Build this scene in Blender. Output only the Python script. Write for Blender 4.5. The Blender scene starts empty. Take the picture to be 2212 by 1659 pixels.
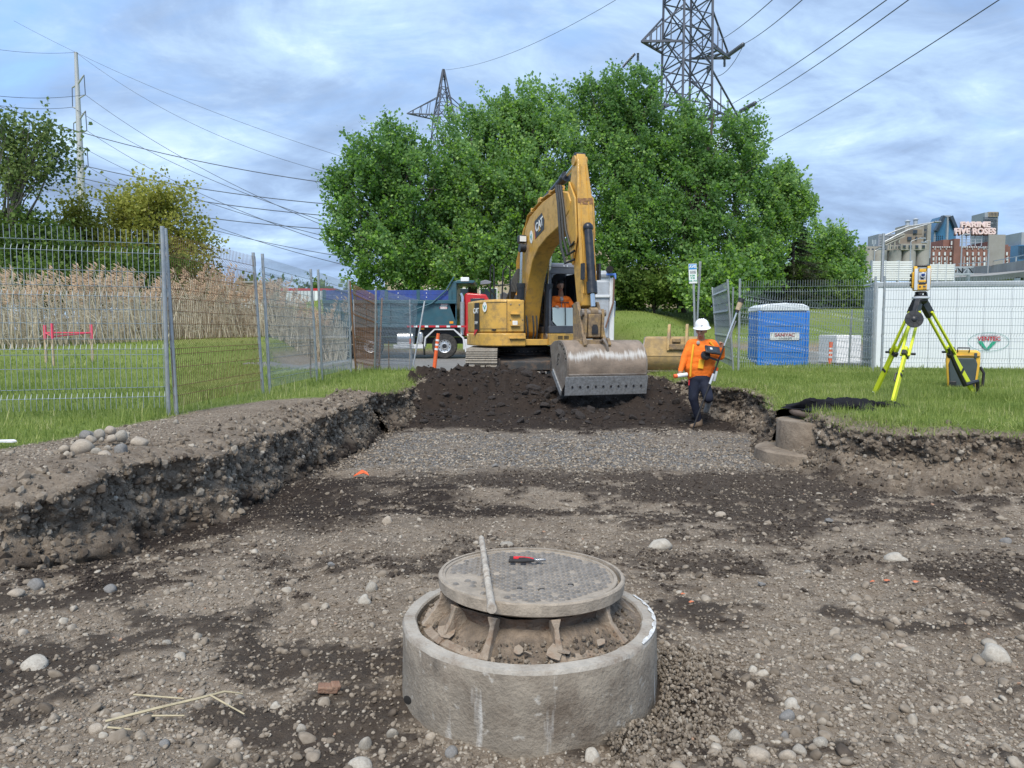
import bpy, math, random
import numpy as np
from mathutils import Vector, Matrix, Euler
R = math.radians
random.seed(7); rng = np.random.default_rng(7)
sc = bpy.context.scene; col = sc.collection

# ------------------------------------------------------------------ camera, sky, sun, exposure
cam_d = bpy.data.cameras.new('camera'); cam = bpy.data.objects.new('camera', cam_d); col.objects.link(cam)
cam.location = (0, 0, 1.55); cam.rotation_euler = (R(90 - 4.15), 0, 0)
cam_d.sensor_width = 36; cam_d.lens = 36 * 731 / 1024; cam_d.clip_start = .05; cam_d.clip_end = 8000
sc.camera = cam

SUN_EL, SUN_AZ = 52, 193          # azimuth clockwise from +Y (the way the camera looks)
wd = bpy.data.worlds.new('World'); sc.world = wd; wd.use_nodes = True
nt = wd.node_tree; N = nt.nodes; Lk = nt.links; N.clear()
def wn(t, **k):
    n = N.new(t)
    for a, b in k.items(): setattr(n, a, b)
    return n
def wmath(op, a, b=None, c=None):
    n = wn('ShaderNodeMath', operation=op)
    for i, s in enumerate((a, b, c)):
        if s is None: continue
        if isinstance(s, (int, float)): n.inputs[i].default_value = s
        else: Lk.new(s, n.inputs[i])
    return n.outputs[0]
def wramp(f, stops):
    r = wn('ShaderNodeValToRGB'); e = r.color_ramp.elements
    while len(e) < len(stops): e.new(.5)
    for q, (p, c) in zip(e, stops): q.position = p; q.color = (*c, 1) if isinstance(c, tuple) else (c, c, c, 1)
    Lk.new(f, r.inputs[0]); return r.outputs[0]
def wmix(f, a, b):
    m = wn('ShaderNodeMix', data_type='RGBA')
    for s, i in ((f, 0), (a, 6), (b, 7)):
        if isinstance(s, tuple): m.inputs[i].default_value = (*s, 1)
        elif isinstance(s, (int, float)): m.inputs[i].default_value = s
        else: Lk.new(s, m.inputs[i])
    return m.outputs[2]
tc = wn('ShaderNodeTexCoord'); sep = wn('ShaderNodeSeparateXYZ'); Lk.new(tc.outputs['Generated'], sep.inputs[0])
zc = wmath('ADD', wmath('MAXIMUM', sep.outputs[2], 0.0), .26)
cx_ = wmath('DIVIDE', sep.outputs[0], zc); cy_ = wmath('DIVIDE', sep.outputs[1], zc)
cmb = wn('ShaderNodeCombineXYZ'); Lk.new(cx_, cmb.inputs[0]); Lk.new(cy_, cmb.inputs[1])
def cloud_noise(scale, detail, off, stretch=(1, 1, 1), dist=.4, rough=.55):
    mp = wn('ShaderNodeMapping'); mp.inputs['Location'].default_value = off; mp.inputs['Scale'].default_value = stretch
    mp.inputs['Rotation'].default_value = (0, 0, R(12))
    Lk.new(cmb.outputs[0], mp.inputs[0])
    n = wn('ShaderNodeTexNoise'); n.inputs['Scale'].default_value = scale; n.inputs['Detail'].default_value = detail
    n.inputs['Distortion'].default_value = dist; n.inputs['Roughness'].default_value = rough
    Lk.new(mp.outputs[0], n.inputs['Vector']); return n.outputs['Fac']
n_big = cloud_noise(1.15, 7, (3.1, 1.7, 0), (.85, 1.15, 1), .7, .55)
n_fine = cloud_noise(3.6, 10, (7.3, 2.2, 4), (.8, 1.2, 1), .6, .62)
n_tone = cloud_noise(1.7, 8, (1.2, 9.4, 2), (.8, 1.2, 1), .8, .58)
cover = wramp(wmath('ADD', wmath('MULTIPLY', n_big, .68), wmath('MULTIPLY', n_fine, .32)), [(.32, 0.0), (.46, 1.0)])
tone = wramp(wmath('ADD', wmath('MULTIPLY', n_tone, .62), wmath('MULTIPLY', n_fine, .38)),
             [(.35, (1.9, 2.6, 3.9)), (.47, (2.8, 3.95, 5.9)), (.57, (4.0, 5.5, 7.5)), (.68, (6.6, 8.0, 9.4))])
sky = wn('ShaderNodeTexSky', sky_type='NISHITA'); sky.sun_disc = False
sky.sun_elevation = R(SUN_EL); sky.sun_rotation = R(SUN_AZ); sky.air_density = 1.0; sky.dust_density = .6
skyb = wmix(.6, sky.outputs[0], (3.2, 5.6, 10.0))
bgn = wn('ShaderNodeBackground'); bgn.inputs[1].default_value = .092
Lk.new(wmix(cover, skyb, tone), bgn.inputs[0])
out = wn('ShaderNodeOutputWorld'); Lk.new(bgn.outputs[0], out.inputs[0])

sd = bpy.data.lights.new('sun', 'SUN'); sd.energy = 2.5; sd.angle = R(28); sd.color = (1, .93, .82)
sun = bpy.data.objects.new('sun', sd); col.objects.link(sun)
sv = Vector((math.sin(R(SUN_AZ)) * math.cos(R(SUN_EL)), math.cos(R(SUN_AZ)) * math.cos(R(SUN_EL)), math.sin(R(SUN_EL))))
sun.rotation_euler = sv.to_track_quat('Z', 'Y').to_euler(); sun.location = (0, 0, 60)
vs = sc.view_settings; vs.view_transform = 'Standard'; vs.look = 'None'; vs.exposure = .74; vs.gamma = 1; vs.use_curve_mapping = False
sc.cycles.max_bounces = 6; sc.cycles.transparent_max_bounces = 12

# ------------------------------------------------------------------ helpers
def S(h):
    c = [int(h[i:i + 2], 16) / 255 for i in (0, 2, 4)]
    return tuple(x / 12.92 if x <= .04045 else ((x + .055) / 1.055) ** 2.4 for x in c)
MATS = {}
def mat(name, c, rough=.6, metal=0.0, var=.18, scale=6., dirt=None, dirt_amt=.5, dscale=3., bump=0.0, bscale=60., spec=.5, c2=None, coat=0.0):
    m = bpy.data.materials.new(name); m.use_nodes = True; MATS[name] = m
    t = m.node_tree; nd = t.nodes; lk = t.links; b = nd['Principled BSDF']
    b.inputs['Roughness'].default_value = rough; b.inputs['Metallic'].default_value = metal
    b.inputs['Specular IOR Level'].default_value = spec; b.inputs['Coat Weight'].default_value = coat
    tx = nd.new('ShaderNodeTexCoord')
    def noise(s, d=5, r=.6):
        n = nd.new('ShaderNodeTexNoise'); n.inputs['Scale'].default_value = s; n.inputs['Detail'].default_value = d
        n.inputs['Roughness'].default_value = r; lk.new(tx.outputs['Object'], n.inputs['Vector']); return n.outputs['Fac']
    def ramp(f, a, bb, p0=.3, p1=.7):
        r = nd.new('ShaderNodeValToRGB'); e = r.color_ramp.elements
        e[0].position = p0; e[1].position = p1; e[0].color = (*a, 1); e[1].color = (*bb, 1); lk.new(f, r.inputs[0]); return r.outputs[0]
    lo = tuple(x * (1 - var) for x in c); hi = tuple(min(1, x * (1 + var)) for x in c) if c2 is None else c2
    o = ramp(noise(scale), lo, hi)
    if dirt is not None:
        f = ramp(noise(dscale, 9, .7), (0,) * 3, (dirt_amt,) * 3, .46, .66)
        x = nd.new('ShaderNodeMix'); x.data_type = 'RGBA'
        lk.new(f, x.inputs[0]); lk.new(o, x.inputs[6]); x.inputs[7].default_value = (*dirt, 1); o = x.outputs[2]
        rr = nd.new('ShaderNodeMapRange'); lk.new(f, rr.inputs[0]); rr.inputs[3].default_value = rough; rr.inputs[4].default_value = max(rough, .85)
        lk.new(rr.outputs[0], b.inputs['Roughness'])
    lk.new(o, b.inputs['Base Color'])
    if bump:
        bp = nd.new('ShaderNodeBump'); bp.inputs['Strength'].default_value = bump; bp.inputs['Distance'].default_value = .02
        lk.new(noise(bscale, 6), bp.inputs['Height']); lk.new(bp.outputs[0], b.inputs['Normal'])
    return m

class MB:
    """collects shapes for ONE mesh object"""
    def __init__(s): s.v = []; s.f = []; s.m = []; s.mi = 0; s.X = None
    def P(s, p):
        p = Vector(p)
        s.v.append(tuple(s.X @ p if s.X else p)); return len(s.v) - 1
    def F(s, *i): s.f.append(tuple(i)); s.m.append(s.mi)
    def box(s, x0, x1, y0, y1, z0, z1):
        a = [s.P(p) for p in ((x0,y0,z0),(x1,y0,z0),(x1,y1,z0),(x0,y1,z0),(x0,y0,z1),(x1,y0,z1),(x1,y1,z1),(x0,y1,z1))]
        for q in ((3,2,1,0),(4,5,6,7),(0,1,5,4),(1,2,6,5),(2,3,7,6),(3,0,4,7)): s.F(*[a[i] for i in q])
        return s
    def cbox(s, c, d, rot=None):
        old = s.X; M = Matrix.Translation(c)
        if rot: M = M @ Euler(rot).to_matrix().to_4x4()
        s.X = old @ M if old else M
        s.box(-d[0]/2, d[0]/2, -d[1]/2, d[1]/2, -d[2]/2, d[2]/2); s.X = old; return s
    def bar(s, a, b, w, h=None, up=(0,0,1)):
        h = h or w; a = Vector(a); b = Vector(b); d = (b - a).normalized(); u = Vector(up)
        if abs(d.dot(u)) > .98: u = Vector((0,1,0))
        x = d.cross(u).normalized(); y = x.cross(d).normalized()
        i = [s.P(p + x*sx*w/2 + y*sy*h/2) for p in (a, b) for sx, sy in ((-1,-1),(1,-1),(1,1),(-1,1))]
        for q in ((3,2,1,0),(4,5,6,7),(0,1,5,4),(1,2,6,5),(2,3,7,6),(3,0,4,7)): s.F(*[i[k] for k in q])
        return s
    def tube(s, pts, r, n=8, cap=True):
        pts = [Vector(p) for p in pts]; k = len(pts); rr = r if isinstance(r, (list, tuple)) else [r]*k
        t0 = (pts[1]-pts[0]).normalized(); u = Vector((0,0,1)) if abs(t0.z) < .9 else Vector((1,0,0)); rings = []
        for i, p in enumerate(pts):
            t = (pts[min(i+1,k-1)] - pts[max(i-1,0)]).normalized()
            x = t.cross(u); x = x.normalized() if x.length > 1e-5 else Vector((1,0,0)); y = x.cross(t).normalized(); u = y if abs(y.dot(t)) < .9 else u
            rings.append([s.P(p + (x*math.cos(2*math.pi*j/n) + y*math.sin(2*math.pi*j/n))*rr[i]) for j in range(n)])
        for a, b in zip(rings, rings[1:]):
            for j in range(n): s.F(a[j], a[(j+1)%n], b[(j+1)%n], b[j])
        if cap: s.F(*rings[0][::-1]); s.F(*rings[-1])
        return s
    def lathe(s, prof, n=32, c=(0,0,0), axis='z', jit=0.0, closed=False, caps=True):
        rings = []
        for r, z in prof:
            ring = []
            for j in range(n):
                a = 2*math.pi*j/n; q = r*(1 + (random.uniform(-jit, jit) if jit else 0))
                p = (q*math.cos(a), q*math.sin(a), z)
                if axis == 'y': p = (p[0], p[2], p[1])
                if axis == 'x': p = (p[2], p[0], p[1])
                ring.append(s.P((p[0]+c[0], p[1]+c[1], p[2]+c[2])))
            rings.append(ring)
        pr = list(zip(rings, rings[1:])) + ([(rings[-1], rings[0])] if closed else [])
        for a, b in pr:
            for j in range(n): s.F(a[j], a[(j+1)%n], b[(j+1)%n], b[j])
        if not closed and caps: s.F(*rings[0][::-1]); s.F(*rings[-1])
        return s
    def prism(s, poly, a, b, plane='xz'):
        def q(p, d): return {'xz': (p[0], d, p[1]), 'xy': (p[0], p[1], d), 'yz': (d, p[0], p[1])}[plane]
        A = [s.P(q(p, a)) for p in poly]; B = [s.P(q(p, b)) for p in poly]; n = len(poly)
        s.F(*A); s.F(*B[::-1])
        for i in range(n): s.F(A[i], B[i], B[(i+1)%n], A[(i+1)%n])
        return s
    def ball(s, c, r, n=10, m=7):
        c = Vector(c); r = r if isinstance(r, (tuple, list)) else (r, r, r)
        top = s.P(c + Vector((0,0,r[2]))); bot = s.P(c - Vector((0,0,r[2]))); rings = []
        for i in range(1, m):
            t = math.pi*i/m
            rings.append([s.P(c + Vector((r[0]*math.sin(t)*math.cos(2*math.pi*j/n), r[1]*math.sin(t)*math.sin(2*math.pi*j/n), r[2]*math.cos(t)))) for j in range(n)])
        for j in range(n):
            s.F(top, rings[0][j], rings[0][(j+1)%n]); s.F(bot, rings[-1][(j+1)%n], rings[-1][j])
        for a, b in zip(rings, rings[1:]):
            for j in range(n): s.F(a[j], b[j], b[(j+1)%n], a[(j+1)%n])
        return s
    def mesh(s, name, mats, smooth=True, ang=35):
        me = bpy.data.meshes.new(name); me.from_pydata(s.v, [], s.f)
        for m in (mats if isinstance(mats, (list, tuple)) else [mats]): me.materials.append(MATS[m] if isinstance(m, str) else m)
        me.polygons.foreach_set('material_index', s.m)
        import bmesh
        b = bmesh.new(); b.from_mesh(me); bmesh.ops.recalc_face_normals(b, faces=b.faces[:]); b.to_mesh(me); b.free()
        if smooth:
            me.polygons.foreach_set('use_smooth', [True]*len(me.polygons)); me.set_sharp_from_angle(angle=R(ang))
        me.update(); return me
    def build(s, name, mats, parent=None, bevel=0.0, smooth=True, ang=35, kind=None, seg=2):
        o = bpy.data.objects.new(name, s.mesh(name, mats, smooth, ang)); col.objects.link(o)
        if parent is not None: o.parent = parent
        if bevel:
            m = o.modifiers.new('edge', 'BEVEL'); m.width = bevel; m.segments = seg; m.limit_method = 'ANGLE'; m.angle_limit = R(40)
        if kind: o['kind'] = kind
        return o
def tag(o, label, cat, group=None):
    o['label'] = label; o['category'] = cat
    if group: o['group'] = group
    return o
def thing(name, label, cat, loc=(0,0,0), rz=0.0, group=None):
    o = bpy.data.objects.new(name, None); col.objects.link(o); o.empty_display_size = .1
    o.location = loc; o.rotation_euler = (0, 0, rz); return tag(o, label, cat, group)
def copy_tree(o, parent=None):
    c = o.copy(); col.objects.link(c); c.parent = parent
    for ch in list(o.children): copy_tree(ch, c)
    return c
CP, SP = math.cos(R(4.15)), math.sin(R(4.15))
def at(u, v, Y):                     # a place read off the photograph (2212 px wide) at distance Y
    a = (u - 1106)/1579; b = -(v - 829.5)/1579; y = CP + b*SP; w = -SP + b*CP
    return Vector((a*Y/y, Y, 1.55 + w*Y/y))
def text(name, body, size, M, m, parent=None, ext=.003, align='CENTER', sx=1.0, bold=0.0):
    cu = bpy.data.curves.new(name, 'FONT'); cu.body = body; cu.size = size; cu.extrude = ext; cu.align_x = align; cu.align_y = 'CENTER'
    cu.offset = bold
    t = bpy.data.objects.new(name, cu); col.objects.link(t); dg = bpy.context.evaluated_depsgraph_get()
    me = bpy.data.meshes.new_from_object(t.evaluated_get(dg)); bpy.data.objects.remove(t)
    me.transform(M @ Matrix.Scale(sx, 4, (1,0,0))); me.materials.clear(); me.materials.append(MATS[m])
    o = bpy.data.objects.new(name, me); col.objects.link(o)
    if parent is not None: o.parent = parent
    return o
def basis(o, x, y):                  # matrix with local x, y axes (text lies in it)
    x = Vector(x).normalized(); y = Vector(y).normalized(); z = x.cross(y)
    return Matrix(((x.x, y.x, z.x, o[0]), (x.y, y.y, z.y, o[1]), (x.z, y.z, z.z, o[2]), (0, 0, 0, 1)))
def np_mesh(name, V, k, mat_, attrs=None, smooth=False):
    """faces are consecutive runs of k vertices"""
    n = len(V)//k; me = bpy.data.meshes.new(name)
    me.vertices.add(len(V)); me.vertices.foreach_set('co', V.astype(np.float32).ravel())
    me.loops.add(n*k); me.loops.foreach_set('vertex_index', np.arange(n*k, dtype=np.int32))
    me.polygons.add(n); me.polygons.foreach_set('loop_start', np.arange(0, n*k, k, dtype=np.int32))
    if smooth: me.polygons.foreach_set('use_smooth', np.ones(n, dtype=bool))
    me.update(calc_edges=True)
    for a, d in (attrs or {}).items():
        q = me.attributes.new(a, 'FLOAT', 'POINT'); q.data.foreach_set('value', d.astype(np.float32))
    me.materials.append(MATS[mat_]); return me
def link(name, me, parent=None, kind=None):
    o = bpy.data.objects.new(name, me); col.objects.link(o)
    if parent is not None: o.parent = parent
    if kind: o['kind'] = kind
    return o

# lattice value noise
_perm = np.random.default_rng(3).random((256, 256))
def vnoise(x, y):
    xi = np.floor(x).astype(int); yi = np.floor(y).astype(int); fx = x - xi; fy = y - yi
    fx = fx*fx*(3-2*fx); fy = fy*fy*(3-2*fy); g = lambda a, b: _perm[a & 255, b & 255]
    return ((g(xi, yi)*(1-fx) + g(xi+1, yi)*fx)*(1-fy) + (g(xi, yi+1)*(1-fx) + g(xi+1, yi+1)*fx)*fy)*2 - 1
def fbm(x, y, o=4):
    s = 0; a = 1; t = 0
    for i in range(o): s = s + a*vnoise(x*2**i + 17.3*i, y*2**i + 9.1*i); t += a; a *= .5
    return s/t
def sm(a, b, x):
    t = np.clip((x - a)/(b - a), 0, 1); return t*t*(3 - 2*t)

# ------------------------------------------------------------------ terrain
PIT = np.array([(-60,-20),(60,-20),(60,3.5),(12,5.6),(7,6.3),(5.0,6.75),(4.2,7.2),(3.75,7.75),(3.45,8.35),(3.25,8.75),(3.45,9.6),(4.0,11.3),(4.0,12.2),(3.55,13.3),(3.1,15.6),
                (3.2,22),(-1.6,22),(-1.75,17),(-2.0,14),(-2.2,11.7),(-2.35,10.5),(-2.42,9.4),(-2.5,7.6),(-2.62,6.4),(-2.85,5.3),(-3.05,4.75),(-3.8,4.4),(-6,4.0),(-12,3.4),(-60,2)], float)
def pit_sd(x, y):
    d = np.full(x.shape, 1e9); ins = np.zeros(x.shape, bool); n = len(PIT)
    for i in range(n):
        a = PIT[i]; b = PIT[(i+1) % n]; e = b - a; px = x - a[0]; py = y - a[1]
        t = np.clip((px*e[0] + py*e[1])/(e @ e), 0, 1); d = np.minimum(d, (px - t*e[0])**2 + (py - t*e[1])**2)
        c = ((a[1] > y) != (b[1] > y)) & (x < (b[0]-a[0])*(y-a[1])/(b[1]-a[1]+1e-12) + a[0]); ins ^= c
    d = np.sqrt(d); return np.where(ins, d, -d)
def terrain(x, y, fine=True):
    """height, grass share, dark soil, crushed stone, wall share"""
    x = np.asarray(x, float); y = np.asarray(y, float)
    near = (np.abs(x) < 14) & (y < 24) & (y > -8)
    n1 = fbm(x*1.1, y*1.1); n2 = fbm(x*4.3+5, y*4.3); n3 = fbm(x*13+2, y*13, 3)
    s = pit_sd(x, y)*np.where(near, 1, 1)
    right = 0*x
    w = .09 + .37*right
    sj = s + (.10*n1 + .07*n2 + .03*n3)*np.where(np.abs(s) < 3, 1, 0)
    cutm = 1 - right; sj = s + (.10*n1 + .07*n2 + .03*n3)*right + cutm*(.24 + .03*n2)
    t = sm(-w, w, sj)
    # pit floor
    n4 = fbm(x*3.1 + 8, y*3.1 + 2, 5); clod = np.maximum(0, 1 - 3.2*np.abs(n4))*np.maximum(0, fbm(x*.9 + 2, y*.9) + .25)
    fl = -.04*sm(5, 8, y) + .035*n1*sm(1, 4, y) + .026*n2 + .016*n3 + .030*clod*(1 - sm(7.6, 8.4, y))
    fl -= .045*np.exp(-((x - 1.75 - .10*y)/.16)**2)*sm(2.0, 3.2, y)*(1 - sm(7, 8, y)) + .045*np.exp(-((x + .55 + .18*y)/.16)**2)*sm(2.4, 3.6, y)*(1 - sm(7, 8, y))
    fl += .012*np.sin((x*.15 + y)*5.5)*sm(5.0, 5.8, y)*(1 - sm(8.0, 8.8, y))
    top = .50 + .16*(1-sm(-.2, 1.6, x)) + .12*n1 + .11*n2 + .06*n3 + .10*clod
    fl += top*sm(12.0, 15.5, y + .6*n1 + .4*sm(.8, 2.5, x))**1.7*(1 - sm(15.7, 16.5, y)) + .34*sm(15.4, 16.4, y)
    fl += .40*np.exp(-((x + 3.75)/.52)**2 - ((y - 4.20)/.42)**2)            # loose ramp at the left end
    fl += .13*np.exp(-((x - 5.2)/1.6)**2 - ((y - 6.25)/.45)**2)
    wallfoot = np.exp(-((s - .25)/.3)**2)*sm(-1.5, -2.2, x)*sm(4.5, 5.2, y); fl -= .05*wallfoot
    # banks and country beyond
    L = .60 - .08*sm(.9, 0, -s)*1.0 + .75*sm(16, 30, y)*sm(-4, -9, x)
    Rr = .62 - .10*sm(1.4, .1, -s)*(1 - sm(10, 12, y))
    q = sm(-1.5, 2.5, x); b = L*(1-q) + Rr*q
    road = sm(17.6, 19.2, y)*(1 - sm(34.5, 36, y))*sm(-9.6, -7.5, x + .35*np.maximum(0, 26 - y)*-1)*(1 - sm(3.4, 5.4, x))
    road2 = sm(20, 22, y)*(1 - sm(36, 38, y))*sm(7, 9, x)
    b = b*(1-road) + .36*road; b = b*(1-road2) + .30*road2
    b += 2.35*sm(33, 47, y)*sm(-22, -10, x)*(1 - sm(26, 40, x))*(1 - .0*q)
    slope = sm(3.6, 5.6, x)*(1 - sm(7, 10, x))
    b += slope*(np.clip((y - 20)/26, 0, 1)*2.5 - 2.35*sm(33, 47, y))*(1-sm(60, 80, y))
    b += np.where(near, .02*n1 + .012*n2, 0)
    z = b*(1 - t) + fl*t
    wall = 4*t*(1 - t)
    # soil kinds
    q0 = sm(-1, 0, x); lip = (-.05 + 1.12*(1 - sm(8.6, 11.8, y)))*(1 - q0) + (.07 - .18*cutm)*q0
    grass = sm(-.06, .16, -sj - lip + .14*n2 + .10*n3)*(1 - t)
    grass = grass*(1 - sm(.1, .8, road))*(1 - sm(.1, .8, road2))
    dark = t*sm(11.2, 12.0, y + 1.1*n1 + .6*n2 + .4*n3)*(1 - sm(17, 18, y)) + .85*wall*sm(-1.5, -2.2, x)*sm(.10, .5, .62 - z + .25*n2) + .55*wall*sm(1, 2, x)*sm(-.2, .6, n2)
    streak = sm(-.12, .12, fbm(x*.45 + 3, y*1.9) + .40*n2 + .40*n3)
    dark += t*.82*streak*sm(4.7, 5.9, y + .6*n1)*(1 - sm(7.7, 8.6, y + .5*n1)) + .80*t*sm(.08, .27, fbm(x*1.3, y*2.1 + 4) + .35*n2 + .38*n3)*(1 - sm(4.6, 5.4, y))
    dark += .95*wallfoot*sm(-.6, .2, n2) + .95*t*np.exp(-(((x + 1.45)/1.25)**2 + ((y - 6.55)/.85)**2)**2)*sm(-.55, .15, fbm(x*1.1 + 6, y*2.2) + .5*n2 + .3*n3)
    dark += .8*t*np.exp(-(((x + 2.55)/.45)**2 + ((y - 5.6)/1.2)**2)**2)*sm(-.5, .2, n2 + .4*n3)
    crush = t*sm(7.7, 8.7, y + .9*n1 + .5*n2)*(1 - sm(11.0, 12.0, y + 1.1*n1 + .6*n2 + .4*n3))*(.45 + .55*sm(-.35, .15, fbm(x*1.2 + 3, y*1.6) + .4*n2))
    return z, grass, np.clip(dark, 0, 1), crush, wall
def hz(x, y):
    z = terrain(np.array([x]), np.array([y]))[0]; return float(z[0])

xs = [0.0]
while xs[-1] < 2500:
    a = xs[-1]; xs.append(a + (.034 if a < 4.6 else .05 if a < 7 else .05*1.0 + (a - 7)*.14))
xs = np.array([-a for a in xs[:0:-1]] + xs)
ys = [-6, -4, -2.5, -1.2, -.2, .5, 1.0, 1.3]
while ys[-1] < 4000:
    a = ys[-1]; ys.append(a + (max(.02, .0078*a) if a < 17.5 else .25 if a < 40 else (a - 34)*.09))
ys = np.array(ys)
GX, GY = np.meshgrid(xs, ys); TZ, TG, TD, TC, TW = terrain(GX.ravel(), GY.ravel())
me = bpy.data.meshes.new('ground'); nx, ny = len(xs), len(ys)
me.vertices.add(nx*ny); me.vertices.foreach_set('co', np.stack([GX.ravel(), GY.ravel(), TZ], 1).astype(np.float32).ravel())
ii = (np.arange(ny-1)[:, None]*nx + np.arange(nx-1)[None, :]).ravel()
qd = np.stack([ii, ii+1, ii+nx+1, ii+nx], 1).astype(np.int32)
me.loops.add(qd.size); me.loops.foreach_set('vertex_index', qd.ravel())
me.polygons.add(len(qd)); me.polygons.foreach_set('loop_start', np.arange(0, qd.size, 4, dtype=np.int32))
me.polygons.foreach_set('use_smooth', np.ones(len(qd), bool)); me.update(calc_edges=True)
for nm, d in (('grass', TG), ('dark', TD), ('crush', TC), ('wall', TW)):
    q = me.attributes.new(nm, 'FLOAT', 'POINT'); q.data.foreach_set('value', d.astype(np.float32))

def ground_material():
    m = bpy.data.materials.new('ground'); m.use_nodes = True; MATS['ground'] = m
    t = m.node_tree; nd = t.nodes; lk = t.links; b = nd['Principled BSDF']; b.inputs['Roughness'].default_value = .95; b.inputs['Specular IOR Level'].default_value = .15
    geo = nd.new('ShaderNodeNewGeometry')
    def attr(n): a = nd.new('ShaderNodeAttribute'); a.attribute_name = n; return a.outputs['Fac']
    def noise(s, d=6, r=.62):
        n = nd.new('ShaderNodeTexNoise'); n.inputs['Scale'].default_value = s; n.inputs['Detail'].default_value = d; n.inputs['Roughness'].default_value = r
        lk.new(geo.outputs['Position'], n.inputs['Vector']); return n.outputs['Fac']
    def vor(s, f='F1'):
        n = nd.new('ShaderNodeTexVoronoi'); n.inputs['Scale'].default_value = s; n.feature = f; lk.new(geo.outputs['Position'], n.inputs['Vector']); return n
    def ramp(f, stops):
        r = nd.new('ShaderNodeValToRGB'); e = r.color_ramp.elements
        while len(e) < len(stops): e.new(.5)
        for q, (p, c) in zip(e, stops): q.position = p; q.color = (*c, 1) if isinstance(c, tuple) else (c, c, c, 1)
        lk.new(f, r.inputs[0]); return r.outputs[0]
    def mix(f, a, bb, mode='MIX'):
        x = nd.new('ShaderNodeMix'); x.data_type = 'RGBA'; x.blend_type = mode
        for s, i in ((f, 0), (a, 6), (bb, 7)):
            if isinstance(s, tuple): x.inputs[i].default_value = (*s, 1)
            elif isinstance(s, float): x.inputs[i].default_value = s
            else: lk.new(s, x.inputs[i])
        return x.outputs[2]
    n1 = noise(2.2); n2 = noise(19, 8, .7); n3 = noise(85, 4, .7)
    soil = mix(n1, (.250, .192, .140), (.355, .290, .222))
    soil = mix(ramp(n2, [(.36, 0.), (.66, 1.)]), mix(.70, soil, (.070, .050, .036)), soil)
    v1 = vor(42); peb = ramp(v1.outputs['Distance'], [(.22, 1.), (.44, 0.)])
    soil = mix(ramp(n3, [(.42, 0.), (.62, .8)]), soil, ramp(v1.outputs['Color'], [(.2, (.13, .105, .082)), (.55, (.28, .238, .19)), (.9, (.45, .405, .345))]))
    soil = mix(.35, soil, mix(ramp(noise(.9, 8, .7), [(.38, 0.), (.62, 1.)]), (.120, .088, .064), (.345, .290, .230)))
    crush = mix(ramp(vor(30).outputs['Distance'], [(.1, 1.), (.5, 0.)]), (.11, .104, .098), (.36, .35, .335))
    c = mix(attr('crush'), soil, crush)
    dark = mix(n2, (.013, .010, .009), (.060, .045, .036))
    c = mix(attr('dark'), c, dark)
    gr = mix(noise(1.1, 6), (.110, .170, .028), (.190, .245, .058)); gr = mix(ramp(noise(.23, 4), [(.4, 0.), (.65, .6)]), gr, (.240, .275, .085))
    gr = mix(ramp(n2, [(.45, 0.), (.75, .35)]), gr, (.065, .10, .024))
    c = mix(attr('grass'), c, gr)
    lk.new(c, b.inputs['Base Color'])
    bp = nd.new('ShaderNodeBump'); bp.inputs['Strength'].default_value = .9; bp.inputs['Distance'].default_value = .03
    hh = nd.new('ShaderNodeMath'); hh.operation = 'ADD'; lk.new(n2, hh.inputs[0])
    h2 = nd.new('ShaderNodeMath'); h2.operation = 'MULTIPLY'; h2.inputs[1].default_value = .5; lk.new(n3, h2.inputs[0]); lk.new(h2.outputs[0], hh.inputs[1])
    lk.new(hh.outputs[0], bp.inputs['Height']); lk.new(bp.outputs[0], b.inputs['Normal'])
    return m
me.materials.append(ground_material())
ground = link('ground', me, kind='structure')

# ------------------------------------------------------------------ materials
mat('concrete', (.235, .215, .185), .9, var=.35, scale=5, dirt=(.10, .085, .07), dirt_amt=.75, dscale=7, bump=.5, bscale=55, c2=(.32, .30, .26))
mat('concrete_pale', (.40, .37, .325), .9, var=.2, scale=14, dirt=(.20, .16, .125), dirt_amt=.95, dscale=7, bump=.4)
mat('chalk', (.62, .63, .63), .9, var=.25, scale=30, dirt=(.30, .27, .23), dirt_amt=.9, dscale=35)
mat('blue_chalk', (.23, .24, .26), .9, var=.4, scale=60, dirt=(.26, .24, .21), dirt_amt=.9, dscale=60)
mat('earth', (.20, .155, .115), .95, var=.4, scale=18, dirt=(.10, .08, .065), dirt_amt=.7, dscale=22, bump=.9, bscale=60)
mat('cast_iron', (.30, .255, .205), .75, .0, var=.25, scale=18, dirt=(.38, .325, .26), dirt_amt=.8, dscale=14, bump=.35, bscale=90)
mat('cast_iron_stud', (.195, .18, .165), .5, .15, var=.3, scale=25, dirt=(.30, .27, .235), dirt_amt=.5, dscale=16)
mat('rusty_iron', (.13, .10, .078), .9, .0, var=.4, scale=14, dirt=(.20, .085, .035), dirt_amt=.6, dscale=9, bump=.9, bscale=40)
mat('pale_rust', (.30, .245, .19), .9, var=.25, scale=20, dirt=(.17, .10, .06), dirt_amt=.7, dscale=18, bump=.5)
mat('hole_black', (.012, .011, .01), .9, var=.1)
mat('pipe_steel', (.43, .385, .325), .8, .0, var=.2, scale=30, dirt=(.22, .17, .13), dirt_amt=.8, dscale=25, bump=.2)
mat('pliers_red', (.60, .012, .022), .35, var=.1)
mat('black_rubber', (.018, .018, .02), .6, var=.3, scale=20)
mat('tool_steel', (.42, .42, .43), .3, .9, var=.15)
mat('stone_a', (.30, .275, .235), .85, var=.22, scale=9, dirt=(.21, .18, .15), dirt_amt=.6, dscale=11, bump=.25, bscale=50)
mat('stone_b', (.36, .31, .25), .85, var=.2, scale=9, dirt=(.22, .18, .145), dirt_amt=.6, dscale=8, bump=.25, bscale=50)
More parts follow.
